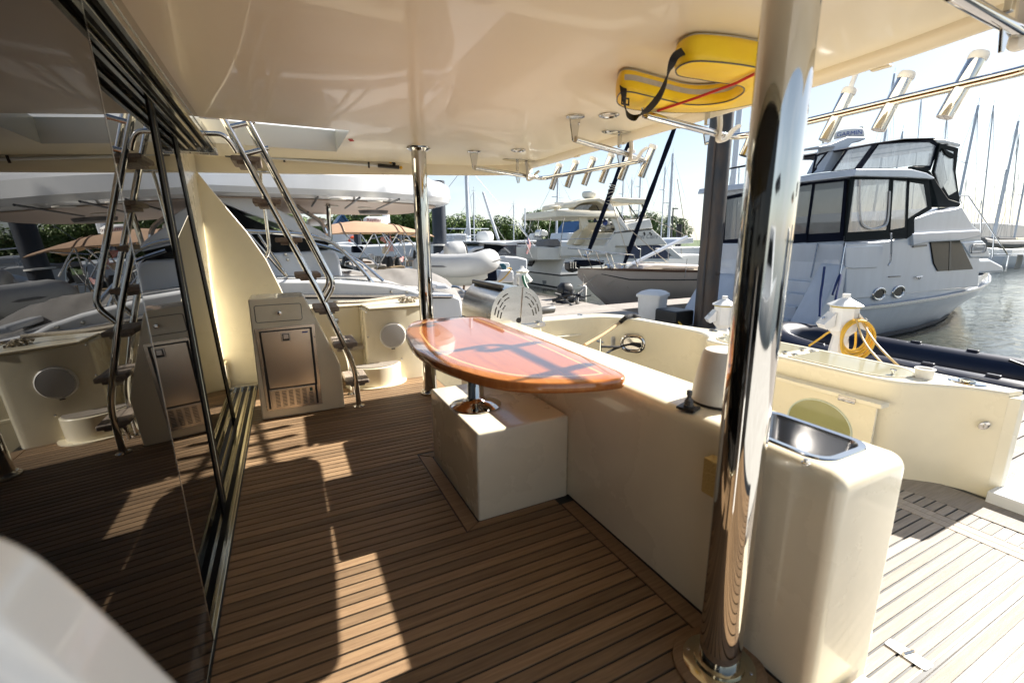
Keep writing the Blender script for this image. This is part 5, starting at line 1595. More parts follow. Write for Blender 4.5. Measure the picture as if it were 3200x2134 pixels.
# =================================================================== beige sailboat
YC = 13.3
bs = thing('sailboat', 'beige-hulled sailboat with bow rail and two furled navy headsails', 'sailboat', (14, YC, ZW))
xb = RY('j', 500, 1310, YC).x
zbow = RY('j', 500, 1310, YC).z
xw = RY('n', 1150, 195, YC).x
bst = []
for f, hs, hw in ((0, .06, .02), (.06, .42, .04), (.14, .78, .18), (.28, 1.25, .70), (.5, 1.65, 1.35), (.75, 1.6, 1.35), (1, 1.1, .8)):
    x = xb + 12.0 * f
    zs = zbow - .28 * math.sin(min(1, f * 1.3) * math.pi / 2)
    zl = ZW if x > xw else zbow - .02 + (ZW - zbow + .02) * max(.03, (x - xb) / (xw - xb)) ** .85
    bst.append((x, YC, hs, hw, zs, zl))
hull_mesh(bst, low=-.2).build('hull', 'beige', bs, ang=60)
strake(bst, .97, 1.04, .05).build('teak_toe_rail', mat('dark_teak_rail', (.10, .05, .03), .5), bs)
strake(bst[1:], .74, .77, .02).build('hull_groove', 'stripe', bs)
strake(bst[2:], .0, .10, .012).build('boot_stripe', 'antifoul', bs)
dkp = [Vector((x, YC - hs * .97, zs + .0)) for x, _, hs, _, zs, _ in bst] + [Vector((x, YC + hs * .97, zs)) for x, _, hs, _, zs, _ in bst[::-1]]
MB().add(dkp, [tuple(range(len(dkp)))]).build('deck', 'creampaint', bs)
panel('j', [(1390, 1375), (1480, 1265), (1640, 1240), (2400, 1265), (2400, 1440), (1500, 1400)], YC - .75, 1.5, 'cabin_trunk', 'beige', bs, .08)
panel('j', [(1630, 1225), (1800, 1225), (1800, 1250), (1640, 1245)], YC - .4, .8, 'hatch', 'creampaint', bs, .03)
prt = panel('j', [(1765, 1370), (1790, 1345), (1920, 1348), (1940, 1375), (1925, 1410), (1785, 1408)], YC - .79, .05, 'porthole', 'chromedull', bs, .01)
panel('j', [(1785, 1372), (1800, 1358), (1912, 1360), (1925, 1378), (1912, 1398), (1795, 1396)], YC - .80, .04, 'porthole_glass', 'tint', prt)
panel('j', [(1750, 1312), (2200, 1320), (2200, 1330), (1750, 1322)], YC - .78, .03, 'hand_rail', 'bark', bs)
rail_set([cr(XZ('j', [(350, 1015), (500, 1025), (900, 1075), (1150, 1100), (1300, 1110), (1330, 1150), (1400, 1350)], YC - .55), 3), XZ('j', [(390, 1160), (650, 1180), (920, 1225), (1360, 1255)], YC - .55), XZ('j', [(505, 1030), (560, 1160)], YC - .5), XZ('j', [(610, 1050), (705, 1320)], YC - .6), XZ('j', [(765, 1070), (860, 1330)], YC - .6), XZ('j', [(905, 1080), (1000, 1350)], YC - .6),
          XZ('j', [(985, 1110), (1055, 1320)], YC + .4), XZ('j', [(350, 1015), (640, 1040), (980, 1110)], YC + .4)], .016, 'pulpit_rail', 'chrome', bs)
rail_set([XZ('j', [(1410, 1210), (1420, 1030)], YC - 1.0), cr(XZ('j', [(1330, 930), (1370, 1010), (1420, 1030)], YC - 1.0), 3), XZ('j', [(1640, 1140), (1640, 1020), (2200, 1000)], YC + .9), XZ('j', [(2020, 1110), (2015, 1010)], YC + .9), XZ('j', [(1830, 1030), (1825, 1200)], YC + .9), XZ('j', [(2070, 1450), (2105, 1170)], YC - 1.4)], .014, 'stanchion', 'chromedull', bs)
MB().tube(XZ('j', [(1210, 1290), (1700, 1045), (2100, 848)], YC - .2), .065, 10).build('whisker_pole', 'alu', bs)
panel('j', [(370, 1330), (365, 1225), (470, 1215), (480, 1300), (510, 1310), (500, 1350), (430, 1375)], YC - .15, .3, 'anchor_roller', 'black', bs, .03)
for u in (395, 430, 465):
    MB().tube(XZ('j', [(u, 1215), (u, 1310)], YC - .17), .018, 6).build('roller_cage', 'chromedull', bs)
panel('j', [(470, 1255), (540, 1190), (900, 1195), (880, 1260), (600, 1290)], YC - .1, .4, 'bow_dodger', 'navycloth', bs, .04)
MB().lathe([(.16, -.1), (.17, .0), (.12, .14), (0, .15)], RY('j', 950, 1310, YC - .3), (1, -.3, .1), 16).build('windlass', 'chrome', bs)
for b0_, t0_ in ((('j', 640, 1105), ('g', 1560, 365)), (('j', 1155, 1310), ('g', 1885, 275))):
    a_ = RY(*b0_, YC)
    e_ = RY(*t0_, YC)
    e2_ = a_ + (e_ - a_) * 1.6
    nst = 14
    pth = [a_ + (e2_ - a_) * (i / nst) for i in range(nst + 1)]
    sl = MB().tube(pth, [.05] + [.085 + .012 * math.sin(i * 2.1) for i in range(nst - 1)] + [.05], 10).build('furled_headsail', 'navycloth', bs)
    MB().lathe([(.14, 0), (.14, .05), (.06, .08), (.06, .2), (.14, .22), (.14, .26), (0, .27)], a_ - (e_ - a_).normalized() * .1, (e_ - a_).normalized(), 16).build('furling_drum', 'chrome', sl)
fz = MB()
c_ = RY('j', 975, 215, YC)
for i in range(7):
    dv = Vector((.10 * (i - 3) * .35, 0, .10 * (i - 3)))
    fz.tube([c_ + dv + Vector((.11 * math.cos(a), .11 * math.sin(a), .05 * math.sin(a + i))) for a in [2 * math.pi * k_ / 10 for k_ in range(10)]], .014, 5, True)
fz.build('sail_lashing', 'ropewhite', bs)
for a_, b_ in ((('j', 570, 1380), ('j', 760, 1590)), (('j', 780, 1410), ('j', 500, 1570)), (('j', 1130, 1350), ('j', 930, 1570)), (('j', 1170, 1420), ('j', 1240, 1600)), (('j', 590, 1400), ('j', 560, 1600))):
    MB().tube(cr([RY(*a_, YC - .3), (RY(*a_, YC - .3) + RY(*b_, YC - .6)) / 2 + Vector((0, 0, -.08)), RY(*b_, YC - .6)], 4), .016, 5).build('mooring_line', 'ropewhite', bs)
for a_, b_ in ((('j', 980, 280), ('j', 1230, 1120)), (('j', 1240, 720), ('j', 2100, 1480)), (('j', 1500, 540), ('j', 2090, 830)), (('j', 1960, 0), ('j', 2090, 830))):
    MB().tube([RY(*a_, YC - .4), RY(*b_, YC - .4)], .014, 5).build('stay', 'ropewhite', bs)
mst_x = RY('g', 1885, 275, YC).x + 3.4
MB().tube([(mst_x, YC, 0), (mst_x, YC, 15)], .11, 12).build('mast', 'alu', bs)
fd = thing('fender', 'white cylindrical fender floating beside the trawler hull', 'fender', RY('n', 810, 70, 15))
c_ = RY('n', 810, 65, 15.5)
MB().lathe([(.02, -.36), (.11, -.32), (.125, -.25), (.125, .25), (.11, .32), (.03, .36)], c_, n=16).build('body', 'vinylseat', fd)

# =================================================================== motor cruiser with navy canvas enclosures on the right
XR, YR = 10.5, 5.5
rbt = thing('cabin_cruiser', 'white cabin cruiser with dark canvas enclosures on the right', 'cabin cruiser', (15, 7.3, ZW))
yc_ = 7.32
rst = [(XR, yc_, 1.80, 1.62, -.20, ZW), (12.5, yc_, 1.82, 1.60, -.22, ZW), (14.5, yc_, 1.82, 1.52, -.20, ZW), (16.2, yc_, 1.76, 1.30, -.16, ZW), (17.6, yc_, 1.62, .98, -.11, ZW), (19.0, yc_, 1.32, .55, -.04, ZW), (20.2, yc_, .92, .18, .04, ZW + .02), (21.3, yc_, .45, .03, .14, ZW + .35), (22.0, yc_, .05, .01, .20, ZW + .9)]
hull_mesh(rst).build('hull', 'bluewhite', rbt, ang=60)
strake(rst, .96, 1.03, .05).build('rub_rail', 'chromedull', rbt)
strake(rst, .13, .16, .012).build('thin_stripe', 'stripe', rbt)
strake(rst, .06, .12, .012).build('boot_stripe', 'stripe', rbt)
strake(rst, -.01, .035, .010).build('antifouling', 'antifoul', rbt)
# raised topsides above the rub rail
up_st = [(x, y_, hs - .03, hs - .05, zs + d_, zs) for (x, y_, hs, hw, zs, zl), d_ in zip(rst, (.30, .31, .32, .33, .34, .33, .31, .29, .27))]
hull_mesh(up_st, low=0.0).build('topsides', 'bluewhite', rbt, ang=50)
# aft house block: side profile, whole beam
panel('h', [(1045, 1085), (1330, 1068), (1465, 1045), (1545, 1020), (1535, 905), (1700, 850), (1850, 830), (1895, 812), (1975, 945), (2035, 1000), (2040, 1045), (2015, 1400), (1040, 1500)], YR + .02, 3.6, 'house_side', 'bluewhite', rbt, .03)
panel('h', [(1530, 1010), (1700, 1000), (2030, 985), (2042, 1030), (1900, 1062), (1660, 1075), (1540, 1100)], YR - .04, .10, 'side_moulding', 'bluewhite', rbt, .03)
panel('h', [(1540, 1102), (1640, 1090), (1640, 1104), (1542, 1115)], YR - .005, .03, 'moulding_shadow_gap', 'greyplastic', rbt)
wn_ = panel('h', [(1665, 1068), (1880, 1056), (1980, 1272), (1720, 1288), (1690, 1230)], YR - .005, .04, 'side_window', 'tint', rbt, .01)
panel('h', [(1806, 1060), (1818, 1060), (1814, 1284), (1800, 1284)], YR - .012, .03, 'window_mullion', 'black', wn_)
panel('h', [(1885, 1070), (2050, 1060), (2080, 1090), (2110, 1190), (1960, 1195)], YR + .0, 3.3, 'fore_cabin', 'bluewhite', rbt, .05)
panel('h', [(1960, 1200), (2110, 1198), (2200, 1245), (2215, 1295), (1995, 1310)], YR + .25, 2.9, 'trunk_cabin', 'bluewhite', rbt, .08)
c_ = RY('h', 2020, 1122, YR - .02)
ramp_text('Silverton', .16, 'grey', rbt, c_, (math.radians(90), 0, 0), 'maker_name', .2)
MB().tube([c_ + Vector((a, 0, b_)) for a, b_ in rrect(.85, .22, .10, 4)], .012, 5, True).build('name_oval', 'grey', rbt)
for (u, v), lb in (((1278, 1453), 0), ((1420, 1437), 1)):
    c_ = RY('h', u, v, YR + .035)
    el = [c_ + Vector((.24 * math.cos(a), -.02, .125 * math.sin(a))) for a in [2 * math.pi * i / 28 for i in range(28)]]
    pw = MB().tube(el, .026, 8, True).build('porthole_rim', 'chromedull', rbt)
    MB().prism([c_ + Vector((.235 * math.cos(a), -.018, .12 * math.sin(a))) for a in [2 * math.pi * i / 28 for i in range(28)]], (0, .02, 0)).build('porthole_glass', 'tint', pw)
panel('h', [(1040, 1108), (1310, 1098), (1322, 1110), (1275, 1262), (1100, 1270), (1040, 1262)], YR - .012, .04, 'recessed_panel', 'bluewhite', rbt, .03)
rail_set([cr(XZ('h', [(1368, 1015), (1378, 1030), (1372, 1200), (1352, 1245)], YR - .10), 3)], .02, 'hand_rail', 'chromedull', rbt)
panel('h', [(1362, 1326), (1446, 1322), (1446, 1328), (1362, 1332)], YR - .006, .03, 'door_gap', 'greyplastic', rbt)
# stern face
MB().box((XR - .02, YR + .05, -.25), (XR + .10, YR + 3.55, RX('h', 900, 1090, XR).z)).build('stern_wall', 'bluewhite', rbt, bevel=.02)
panelx('h', [(85, 1262), (335, 1258), (335, 1300), (80, 1310)], XR - .03, .03, 'stern_moulding', 'bluewhite', rbt, .01)
panelx('h', [(880, 1095), (1000, 1085), (1000, 1250), (875, 1250)], XR - .035, .03, 'stern_door', 'bluewhite', rbt, .01)
panelx('h', [(870, 1250), (1010, 1250), (1010, 1258), (870, 1258)], XR - .04, .03, 'door_gap', 'black', rbt)
# moulded steps down to the swim platform
for i, (z, d_) in enumerate(((.36, .22), (.10, .44), (-.16, .66), (-.42, .88))):
    MB().box((XR - d_, YR + .55, -.75), (XR - d_ + .24, YR + 1.25, z)).build('moulded_step', 'bluewhite', rbt, bevel=.02)
MB().prism([(XR, YR + .0, -.75), (XR - 1.0, YR + .0, -.75), (XR - .9, YR, -.45), (XR - .1, YR, .75), (XR, YR, .75)], (0, .5, 0)).build('stair_side', 'bluewhite', rbt, bevel=.04)
MB().prism([(XR, YR + 1.3, -.75), (XR - 1.0, YR + 1.3, -.75), (XR - .9, YR + 1.3, -.5), (XR - .3, YR + 1.3, .35), (XR, YR + 1.3, .4)], (0, 2.1, 0)).build('stern_quarter', 'bluewhite', rbt, bevel=.05)
MB().box((XR - 1.5, YR + .1, -.86), (XR + .1, YR + 3.5, -.72)).build('swim_platform', 'bluewhite', rbt, bevel=.03)
MB().box((XR - 1.515, YR + .1, -.83), (XR - 1.48, YR + 3.5, -.79)).build('platform_trim', 'black', rbt)
rail_set([[RX('h', 838, 1085, XR - .1), RX('h', 785, 1335, XR - .5)], [RX('h', 1035, 1080, XR - .15), RX('h', 995, 1310, XR - .5)]], .02, 'stern_hand_rail', 'chromedull', rbt)
ln = MB().tube(cr([RX('h', 885, 1255, XR - .7), RX('h', 870, 1380, XR - .8), RX('h', 858, 1460, XR - .9), RX('h', 850, 1620, XR - 1.1)], 4), .022, 6).build('mooring_line', 'ropeblue')
tag(ln, 'dark blue line hanging straight down the cruiser stern', 'rope')
ln = MB().tube(cr([RX('h', 945, 1460, XR - .9), RX('h', 990, 1330, XR - .55), RX('h', 1005, 1330, XR - .55), RX('h', 965, 1500, XR - 1.0), RX('h', 958, 1600, XR - 1.1)], 4), .022, 6).build('mooring_line', 'ropeblue')
tag(ln, 'looped blue line tied to the cruiser stern rail', 'rope')
# lower canvas enclosure: stern side
def canvas_panel(zn, pts, inset_pts, plane, val, m1, m2, nm='canvas_frame'):
    f = XZ if plane == 'y' else YZ
    vec = (0, .03, 0) if plane == 'y' else (.03, 0, 0)
    off = Vector((0, -.008, 0)) if plane == 'y' else Vector((-.008, 0, 0))
    fr = MB()
    A = [p for p in f(zn, pts, val)]
    B = [p for p in f(zn, inset_pts, val)]
    nA, nB = len(A), len(B)
    if nA == nB:
        fr.loft([[p + Vector(vec) for p in A], A, B, [p + Vector(vec) for p in B]], caps=False)
        o = fr.build(nm, m1, rbt)
        MB().prism([p + off * -1 for p in B], Vector(vec) * .2).build('clear_window', m2, o)
        return o
XQ = XR - .06
YQ = YR - .03
canvas_panel('h', [(140, 745), (390, 690), (350, 1105), (105, 1118)], [(165, 762), (380, 722), (348, 1040), (148, 1058)], 'x', XQ, 'navycloth', 'vinyldark')
canvas_panel('h', [(390, 690), (810, 618), (760, 1075), (350, 1105)], [(420, 715), (795, 650), (745, 1010), (380, 1035)], 'x', XQ, 'navycloth', 'vinyldark')
canvas_panel('h', [(808, 618), (1050, 590), (1020, 1065), (750, 1080)], [(815, 650), (1028, 627), (996, 1003), (762, 1015)], 'x', XQ, 'navycloth', 'vinyldark')
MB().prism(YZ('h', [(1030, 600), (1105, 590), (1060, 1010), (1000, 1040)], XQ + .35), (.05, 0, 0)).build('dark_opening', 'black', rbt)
canvas_panel('h', [(1085, 590), (1382, 595), (1362, 1050), (1038, 1072)], [(1108, 615), (1366, 615), (1345, 985), (1056, 1003)], 'y', YQ, 'greencloth', 'vinyl')
dr_ = MB().tube(cr(XZ('h', [(1148, 615), (1145, 800), (1160, 930), (1220, 975), (1300, 965), (1350, 920), (1366, 700)], YQ - .012), 4), .018, 6).build('roll_up_zip', 'vinylseat', rbt)
canvas_panel('h', [(1376, 595), (1512, 600), (1494, 1045), (1358, 1050)], [(1393, 620), (1495, 628), (1480, 965), (1370, 985)], 'y', YQ, 'greencloth', 'vinyl')
canvas_panel('h', [(1500, 600), (1650, 615), (1675, 830), (1545, 905), (1545, 1010), (1490, 1050)], [(1512, 632), (1620, 650), (1645, 815), (1530, 885), (1500, 905), (1496, 900)], 'y', YQ, 'greencloth', 'vinyl')
# hardtop edge
panel('h', [(1120, 537), (1360, 535), (1530, 538), (1640, 565), (1700, 600), (1690, 612), (1480, 600), (1100, 590)], YR - .10, 3.8, 'hardtop_edge', 'bluewhite', rbt, .03)
MB().prism(YZ('h', [(130, 735), (145, 705), (390, 652), (810, 572), (1120, 537), (1105, 590), (810, 616), (390, 690), (140, 742)], XR - .12), (.2, 0, 0)).build('hardtop_edge', 'bluewhite', rbt, bevel=.02)
# flybridge canvas
YF = YR + .35
canvas_panel('h', [(1130, 534), (1290, 350), (1480, 318), (1690, 312), (1735, 350), (1665, 545), (1540, 512), (1380, 530)], [(1160, 532), (1285, 360), (1480, 345), (1660, 342), (1705, 368), (1668, 512), (1540, 512), (1380, 528)], 'y', YF, 'navycloth', 'vinyl')
canvas_panel('h', [(940, 556), (1060, 385), (1240, 352), (1270, 352), (1140, 534), (1120, 540)], [(955, 552), (1060, 398), (1225, 366), (1235, 368), (1112, 534), (1100, 536)], 'y', YF, 'navycloth', 'vinyl')
canvas_panel('h', [(800, 570), (830, 430), (920, 405), (830, 520), (830, 540), (810, 560)], [(808, 555), (835, 445), (890, 425), (830, 505), (826, 520), (812, 540)], 'y', YF + .1, 'navycloth', 'vinyl')
panel('h', [(1060, 385), (1250, 345), (1480, 312), (1690, 306), (1745, 330), (1890, 350), (1880, 375), (1700, 330), (1480, 325), (1250, 358), (1070, 398)], YF, 2.9, 'bimini_top', 'navycloth', rbt, .02)
panel('h', [(1690, 318), (1770, 320), (1895, 350), (1870, 375), (1800, 350), (1720, 345)], YF - .02, 2.8, 'grey_top_patch', 'vinylseat', rbt, .02)
canvas_panel('h', [(1735, 350), (1870, 385), (1850, 560), (1880, 780), (1800, 755), (1720, 640), (1680, 560)], [(1750, 385), (1840, 410), (1835, 540), (1862, 700), (1800, 735), (1745, 640), (1700, 550)], 'y', YF - .05, 'greencloth', 'vinyl')
panel('h', [(1665, 548), (1720, 640), (1800, 755), (1890, 785), (1880, 815), (1720, 815), (1690, 700), (1660, 610)], YF - .1, .25, 'draped_canvas', 'greencloth', rbt, .03)
panel('h', [(1755, 385), (1870, 445), (1830, 460), (1780, 430)], YF - .08, .05, 'canvas_flap', 'greencloth', rbt)
panel('h', [(1735, 410), (1760, 470), (1790, 620), (1740, 690), (1700, 560)], YF - .09, .02, 'crumpled_vinyl', 'vinyl', rbt)
panel('h', [(1540, 515), (1640, 512), (1680, 545), (1640, 560), (1560, 550)], YF - .06, .15, 'rolled_canvas', 'greencloth', rbt, .04)
# radar arch
panel('h', [(840, 370), (940, 350), (1060, 300), (1185, 300), (1190, 320), (1090, 350), (1040, 400), (950, 552), (870, 562), (940, 430), (960, 375), (850, 385)], YF + .3, .35, 'radar_arch', 'bluewhite', rbt, .03)
c_ = RY('h', 1068, 285, YF + .9)
rd3 = thing('radar_dome', 'white radar dome lettered in blue on the cruiser arch', 'radar', c_, 'radar domes')
MB().lathe([(.25, -.16), (.29, -.10), (.30, .0), (.28, .07), (.20, .115), (0, .12)], c_, n=32).build('dome', 'pedwhite', rd3)
dirc = Vector((-c_.x, -c_.y, 0)).normalized()
ang_ = math.atan2(dirc.y, dirc.x)
ramp_text('GARMIN', .125, 'brand', rd3, c_ + dirc * .312 + Vector((0, 0, -.03)), (math.radians(90), 0, ang_ + math.pi / 2))
for (u, v), r_ in (((880, 305), .07), ((1150, 245), .06)):
    q_ = RY('h', u, v, YF + 1.3)
    MB().lathe([(.02, -.22), (.025, -.02), (r_, .0), (r_ * .9, .05), (0, .06)], q_, n=14).build('gps_mushroom', 'creampaint', rbt)
MB().tube(XZ('h', [(915, 150), (912, 350)], YF + .5), .014, 6).build('whip_aerial', 'stripe', rbt)
# bow rails
rail_set([XZ('h', [(1870, 735), (1940, 735), (2230, 1165)], YR + .5), XZ('h', [(2035, 880), (2030, 1060)], YR + .45), XZ('h', [(2130, 1030), (2118, 1195)], YR + .45), XZ('h', [(2240, 1170), (2215, 1290)], YR + .5), XZ('h', [(2100, 1160), (2351, 1165)], YR + .6), XZ('h', [(1870, 735), (1890, 790)], YR + .5)], .018, 'bow_rail', 'chrome', rbt)
for (u, v) in ((1580, 1335),):
    q_ = RY('h', u, v, YR - .02)
    MB().tube([q_ + Vector((-.14, 0, .02)), q_ + Vector((.14, 0, .02))], .018, 6).tube([q_ + Vector((-.04, 0, -.05)), q_ + Vector((-.04, 0, .02))], .014, 6).tube([q_ + Vector((.04, 0, -.05)), q_ + Vector((.04, 0, .02))], .014, 6).build('cleat', 'chrome', rbt)
MB().lathe([(.06, -.1), (.10, -.05), (.10, .05), (.06, .1)], RY('h', 1918, 940, YR + .4), (1, -.3, 0), 14).build('searchlight', 'chrome', rbt)
sc_ = thing('covered_boom', 'grey canvas sail cover bundle beyond the cruiser bow', 'sail cover', RY('h', 2200, 1090, 8.2))
MB().tube(cr(XZ('h', [(2040, 1075), (2120, 1085), (2250, 1090), (2420, 1080)], 9.5), 4), [.20 + .02 * math.sin(i) for i in range(13)], 10).build('cover', 'greycanvas', sc_)
gc_ = MB()
for i in range(5):
    q_ = RY('h', 2310 + 8 * i, 1160, 9.0)
    gc_.tube(cr([q_, q_ + Vector((.05, 0, -.4)), q_ + Vector((-.05, 0, -.7))], 4), .03, 6)
tag(gc_.build('rope_bundle', 'ropewhite'), 'bundle of dark lines hanging at the right edge below the sail cover', 'rope')

# =================================================================== navy inflatable with outboard
nb, Wn = rib('navy_inflatable', 'navy blue inflatable tender moored between dock and cruiser', (8.5, 3.35, -.70), math.radians(92), 4.2, 2.1, .30, 'navyrubber', 'navyrubber', 'navyrubber')
MB().prism([Wn(-1.5, -.62, .1), Wn(1.3, -.62, .1), Wn(1.3, -.62, -.35), Wn(-1.5, -.62, -.35)], Wn(0, -.04, 0) - Wn(0, 0, 0)).build('inner_side', 'navyrubber', nb)
for a in (-1.1, -.45, .25, .95):
    for sd_ in (-1, 1):
        MB().obox(Wn(a, sd_ * .75, .305), (.03, 0, 0), (0, .07, 0), (0, 0, .02)).build('grab_handle', 'navyrubber', nb, bevel=.012)
for sd_ in (-1, 1):
    MB().tube([Wn(a * .2, sd_ * .88, .25 + .012 * (a % 2)) for a in range(-8, 7)], .010, 5).build('lifeline', 'black', nb)
ob = thing('outboard_motor', 'black outboard motor tilted on the navy inflatable', 'outboard motor', tuple(Wn(-1.9, -.1, .25)))
oc = Wn(-1.85, -.15, .36)
MB().loft([[oc + Vector((x * s_, y_ * s_ * .8, z)) for x, y_ in rrect(.62, .62, .2, 4)] for z, s_ in ((-.22, .55), (-.12, .8), (.08, .92), (.26, .85), (.36, .5))]).build('cowling', 'black', ob, ang=60)
MB().obox(oc + Vector((0, -.05, -.5)), (.08, 0, 0), (0, .12, 0), (0, 0, .32)).build('leg', 'black', ob, bevel=.03)
MB().tube([oc + Vector((-.3, .25, -.1)), oc + Vector((-.45, .75, .08))], .02, 8).build('tiller', 'black', ob)
MB().tube(cr([oc + Vector((-.28, .3, .12)), oc + Vector((-.34, .2, -.05)), oc + Vector((-.30, .0, -.15))], 4), .014, 6).build('red_cord', 'red', ob)

# =================================================================== dock furniture
def pedestal(label, x, y, ztop, s, hoses, rot=0.0):
    t_ = thing('power_pedestal', label, 'power pedestal', (x, y, ZD), 'white dock power pedestals')
    def oct_(r, z, n=8):
        return [Vector((x + r * math.cos(2 * math.pi * (i + .5) / n + rot), y + r * math.sin(2 * math.pi * (i + .5) / n + rot), z)) for i in range(n)]
    MB().loft([oct_(.15 * s, ZD), oct_(.12 * s, ZD + .3), oct_(.085 * s, ztop - .52 * s)]).build('column', 'pedwhite', t_, flat=True)
    MB().loft([oct_(.09 * s, ztop - .53 * s), oct_(.155 * s, ztop - .46 * s), oct_(.155 * s, ztop - .16 * s)]).build('head', 'pedwhite', t_, flat=True)
    MB().loft([oct_(.165 * s, ztop - .165 * s), oct_(.175 * s, ztop - .14 * s)]).build('gold_band', 'pedtrim', t_, flat=True)
    MB().loft([oct_(.195 * s, ztop - .145 * s), oct_(.19 * s, ztop - .135 * s), oct_(.06 * s, ztop - .06 * s), oct_(.045 * s, ztop - .05 * s), oct_(.045 * s, ztop)]).build('cap', 'pedwhite', t_, flat=True)
    d1 = Vector((-.25, -.97, 0))
    for dd in (Vector((.62, -.78, 0)), Vector((-.86, .5, 0))):
        c_ = Vector((x, y, ztop - .33 * s)) + dd * .175 * s
        sd_ = Vector((-dd.y, dd.x, 0))
        b_ = MB().prism([c_ + sd_ * .09 * s + dd * -.03 + Vector((0, 0, .10 * s)), c_ + sd_ * .09 * s + dd * .10 * s + Vector((0, 0, -.05 * s)), c_ + sd_ * .09 * s + dd * .06 * s + Vector((0, 0, -.11 * s)), c_ + sd_ * .09 * s + dd * -.03 + Vector((0, 0, -.07 * s))], -sd_ * .18 * s).build('socket_box', 'pedwhite', t_, flat=True)
        MB().lathe([(.022 * s, 0), (.022 * s, .008), (.012 * s, .009), (0, .009)], c_ + dd * .062 * s + Vector((0, 0, .025 * s)), (dd + Vector((0, 0, .8))).normalized(), 14).build('socket_lock', 'chromedull', b_)
    MB().obox(Vector((x, y, ztop - .60 * s)) + Vector((.55, -.80, 0)) * .088 * s, Vector((.80, .55, 0)) * .03 * s, Vector((.55, -.80, 0)) * .004, (0, 0, .045 * s)).build('meter_window', 'greyplastic', t_)
    return t_
pA = Vector((6.27, 3.24, 0))
pedestal('white dock pedestal with coiled yellow hose right of the foreground pole', pA.x, pA.y, .615, 1.0, True)
pB = Vector((6.42, 5.12, 0))
pedestal('white dock pedestal between rusty piling and foreground pole', pB.x, pB.y, .385, 1.0, False)
pC = Vector((5.9, 11.3, 0))
pedestal('farther white dock pedestal beside the green hose', pC.x, pC.y, .60, 1.0, False)
hz_ = MB()
cc = Vector((pA.x - .03, pA.y - .17, .12))
for i in range(5):
    r_ = .185 + .012 * i
    ctr = cc + Vector((.02 * (i % 2), -.012 * i, -.015 * i))
    hz_.tube([ctr + Vector((r_ * .85 * math.cos(a) * .9, r_ * .45 * math.cos(a) * -.9, r_ * 1.05 * math.sin(a))) for a in [2 * math.pi * k_ / 30 for k_ in range(30)]], .014, 7, True)
hz_.tube(cr([cc + Vector((-.05, 0, .19)), RZ('l', 1740, 730, .12), RZ('l', 1620, 810, .0), RZ('l', 1480, 905, -.12)], 6), .014, 7)
hz_.tube(cr([cc + Vector((.1, .12, .2)), cc + Vector((.28, .14, .05)), cc + Vector((.26, .1, -.15)), cc + Vector((.2, .08, -.22))], 6), .014, 7)
tag(hz_.build('yellow_hose', 'hoseyellow'), 'coiled yellow hose hanging on the white dock pedestal', 'hose')
pc_ = MB()
for (a_, b_, c2_) in ((('l', 2060, 570), ('l', 2150, 830), ('l', 2352, 1090)), (('l', 2110, 560), ('l', 2230, 770), ('l', 2430, 1010))):
    pc_.tube(cr([RY(*a_, pA.y - .18), RY(*b_, pA.y - .35), RY(*c2_, pA.y - .7), RY(*c2_, pA.y - .7) + Vector((.25, -.35, -.4))], 8), .012, 6)
tag(pc_.build('faded_yellow_cable', 'cordyellow'), 'pair of faded yellow power cords running down from the pedestal', 'power cord')
gh = MB().tube(cr([RY('i', 1575, 1235, 11.1), RY('i', 1595, 1330, 11.0), RY('i', 1640, 1420, 10.9), RY('i', 1690, 1500, 10.8)], 5), .045, 8).build('green_hose', 'green')
tag(gh, 'thick green hose hanging from the farther dock pedestal', 'hose')
cl_w = MB()
for i in range(4):
    c_ = RY('i', 1480 + 14 * i, 1330, 11.1)
    cl_w.tube([c_ + Vector((.10 * math.cos(a), 0, .22 * math.sin(a))) for a in [2 * math.pi * k_ / 18 for k_ in range(18)]], .014, 5, True)
tag(cl_w.build('white_cord_coil', 'vinylseat'), 'coil of white cord on the farther dock pedestal', 'power cord')
# dock box
bx0, by0 = 7.0, 7.75
dbx = thing('dock_box', 'white plastic lidded dock box standing by the rusty piling', 'dock box', (bx0, by0, ZD))
def drect(w, d_, z, cxp, cyp, a_=.42):
    return [Vector((cxp + p[0] * math.cos(a_) - p[1] * math.sin(a_), cyp + p[0] * math.sin(a_) + p[1] * math.cos(a_), z)) for p in rrect(w, d_, .05, 3)]
c0 = RZ('n', 1580, 335, ZD)
MB().loft([drect(.50, .46, ZD, c0.x, c0.y), drect(.53, .49, ZD + .15, c0.x, c0.y), drect(.56, .52, ZD + .50, c0.x, c0.y)]).build('bin', 'pedwhite', dbx, ang=40)
MB().loft([drect(.62, .58, ZD + .50, c0.x, c0.y), drect(.63, .59, ZD + .56, c0.x, c0.y), drect(.50, .44, ZD + .62, c0.x, c0.y), drect(.34, .3, ZD + .65, c0.x, c0.y)]).build('lid', 'pedwhite', dbx, ang=30)
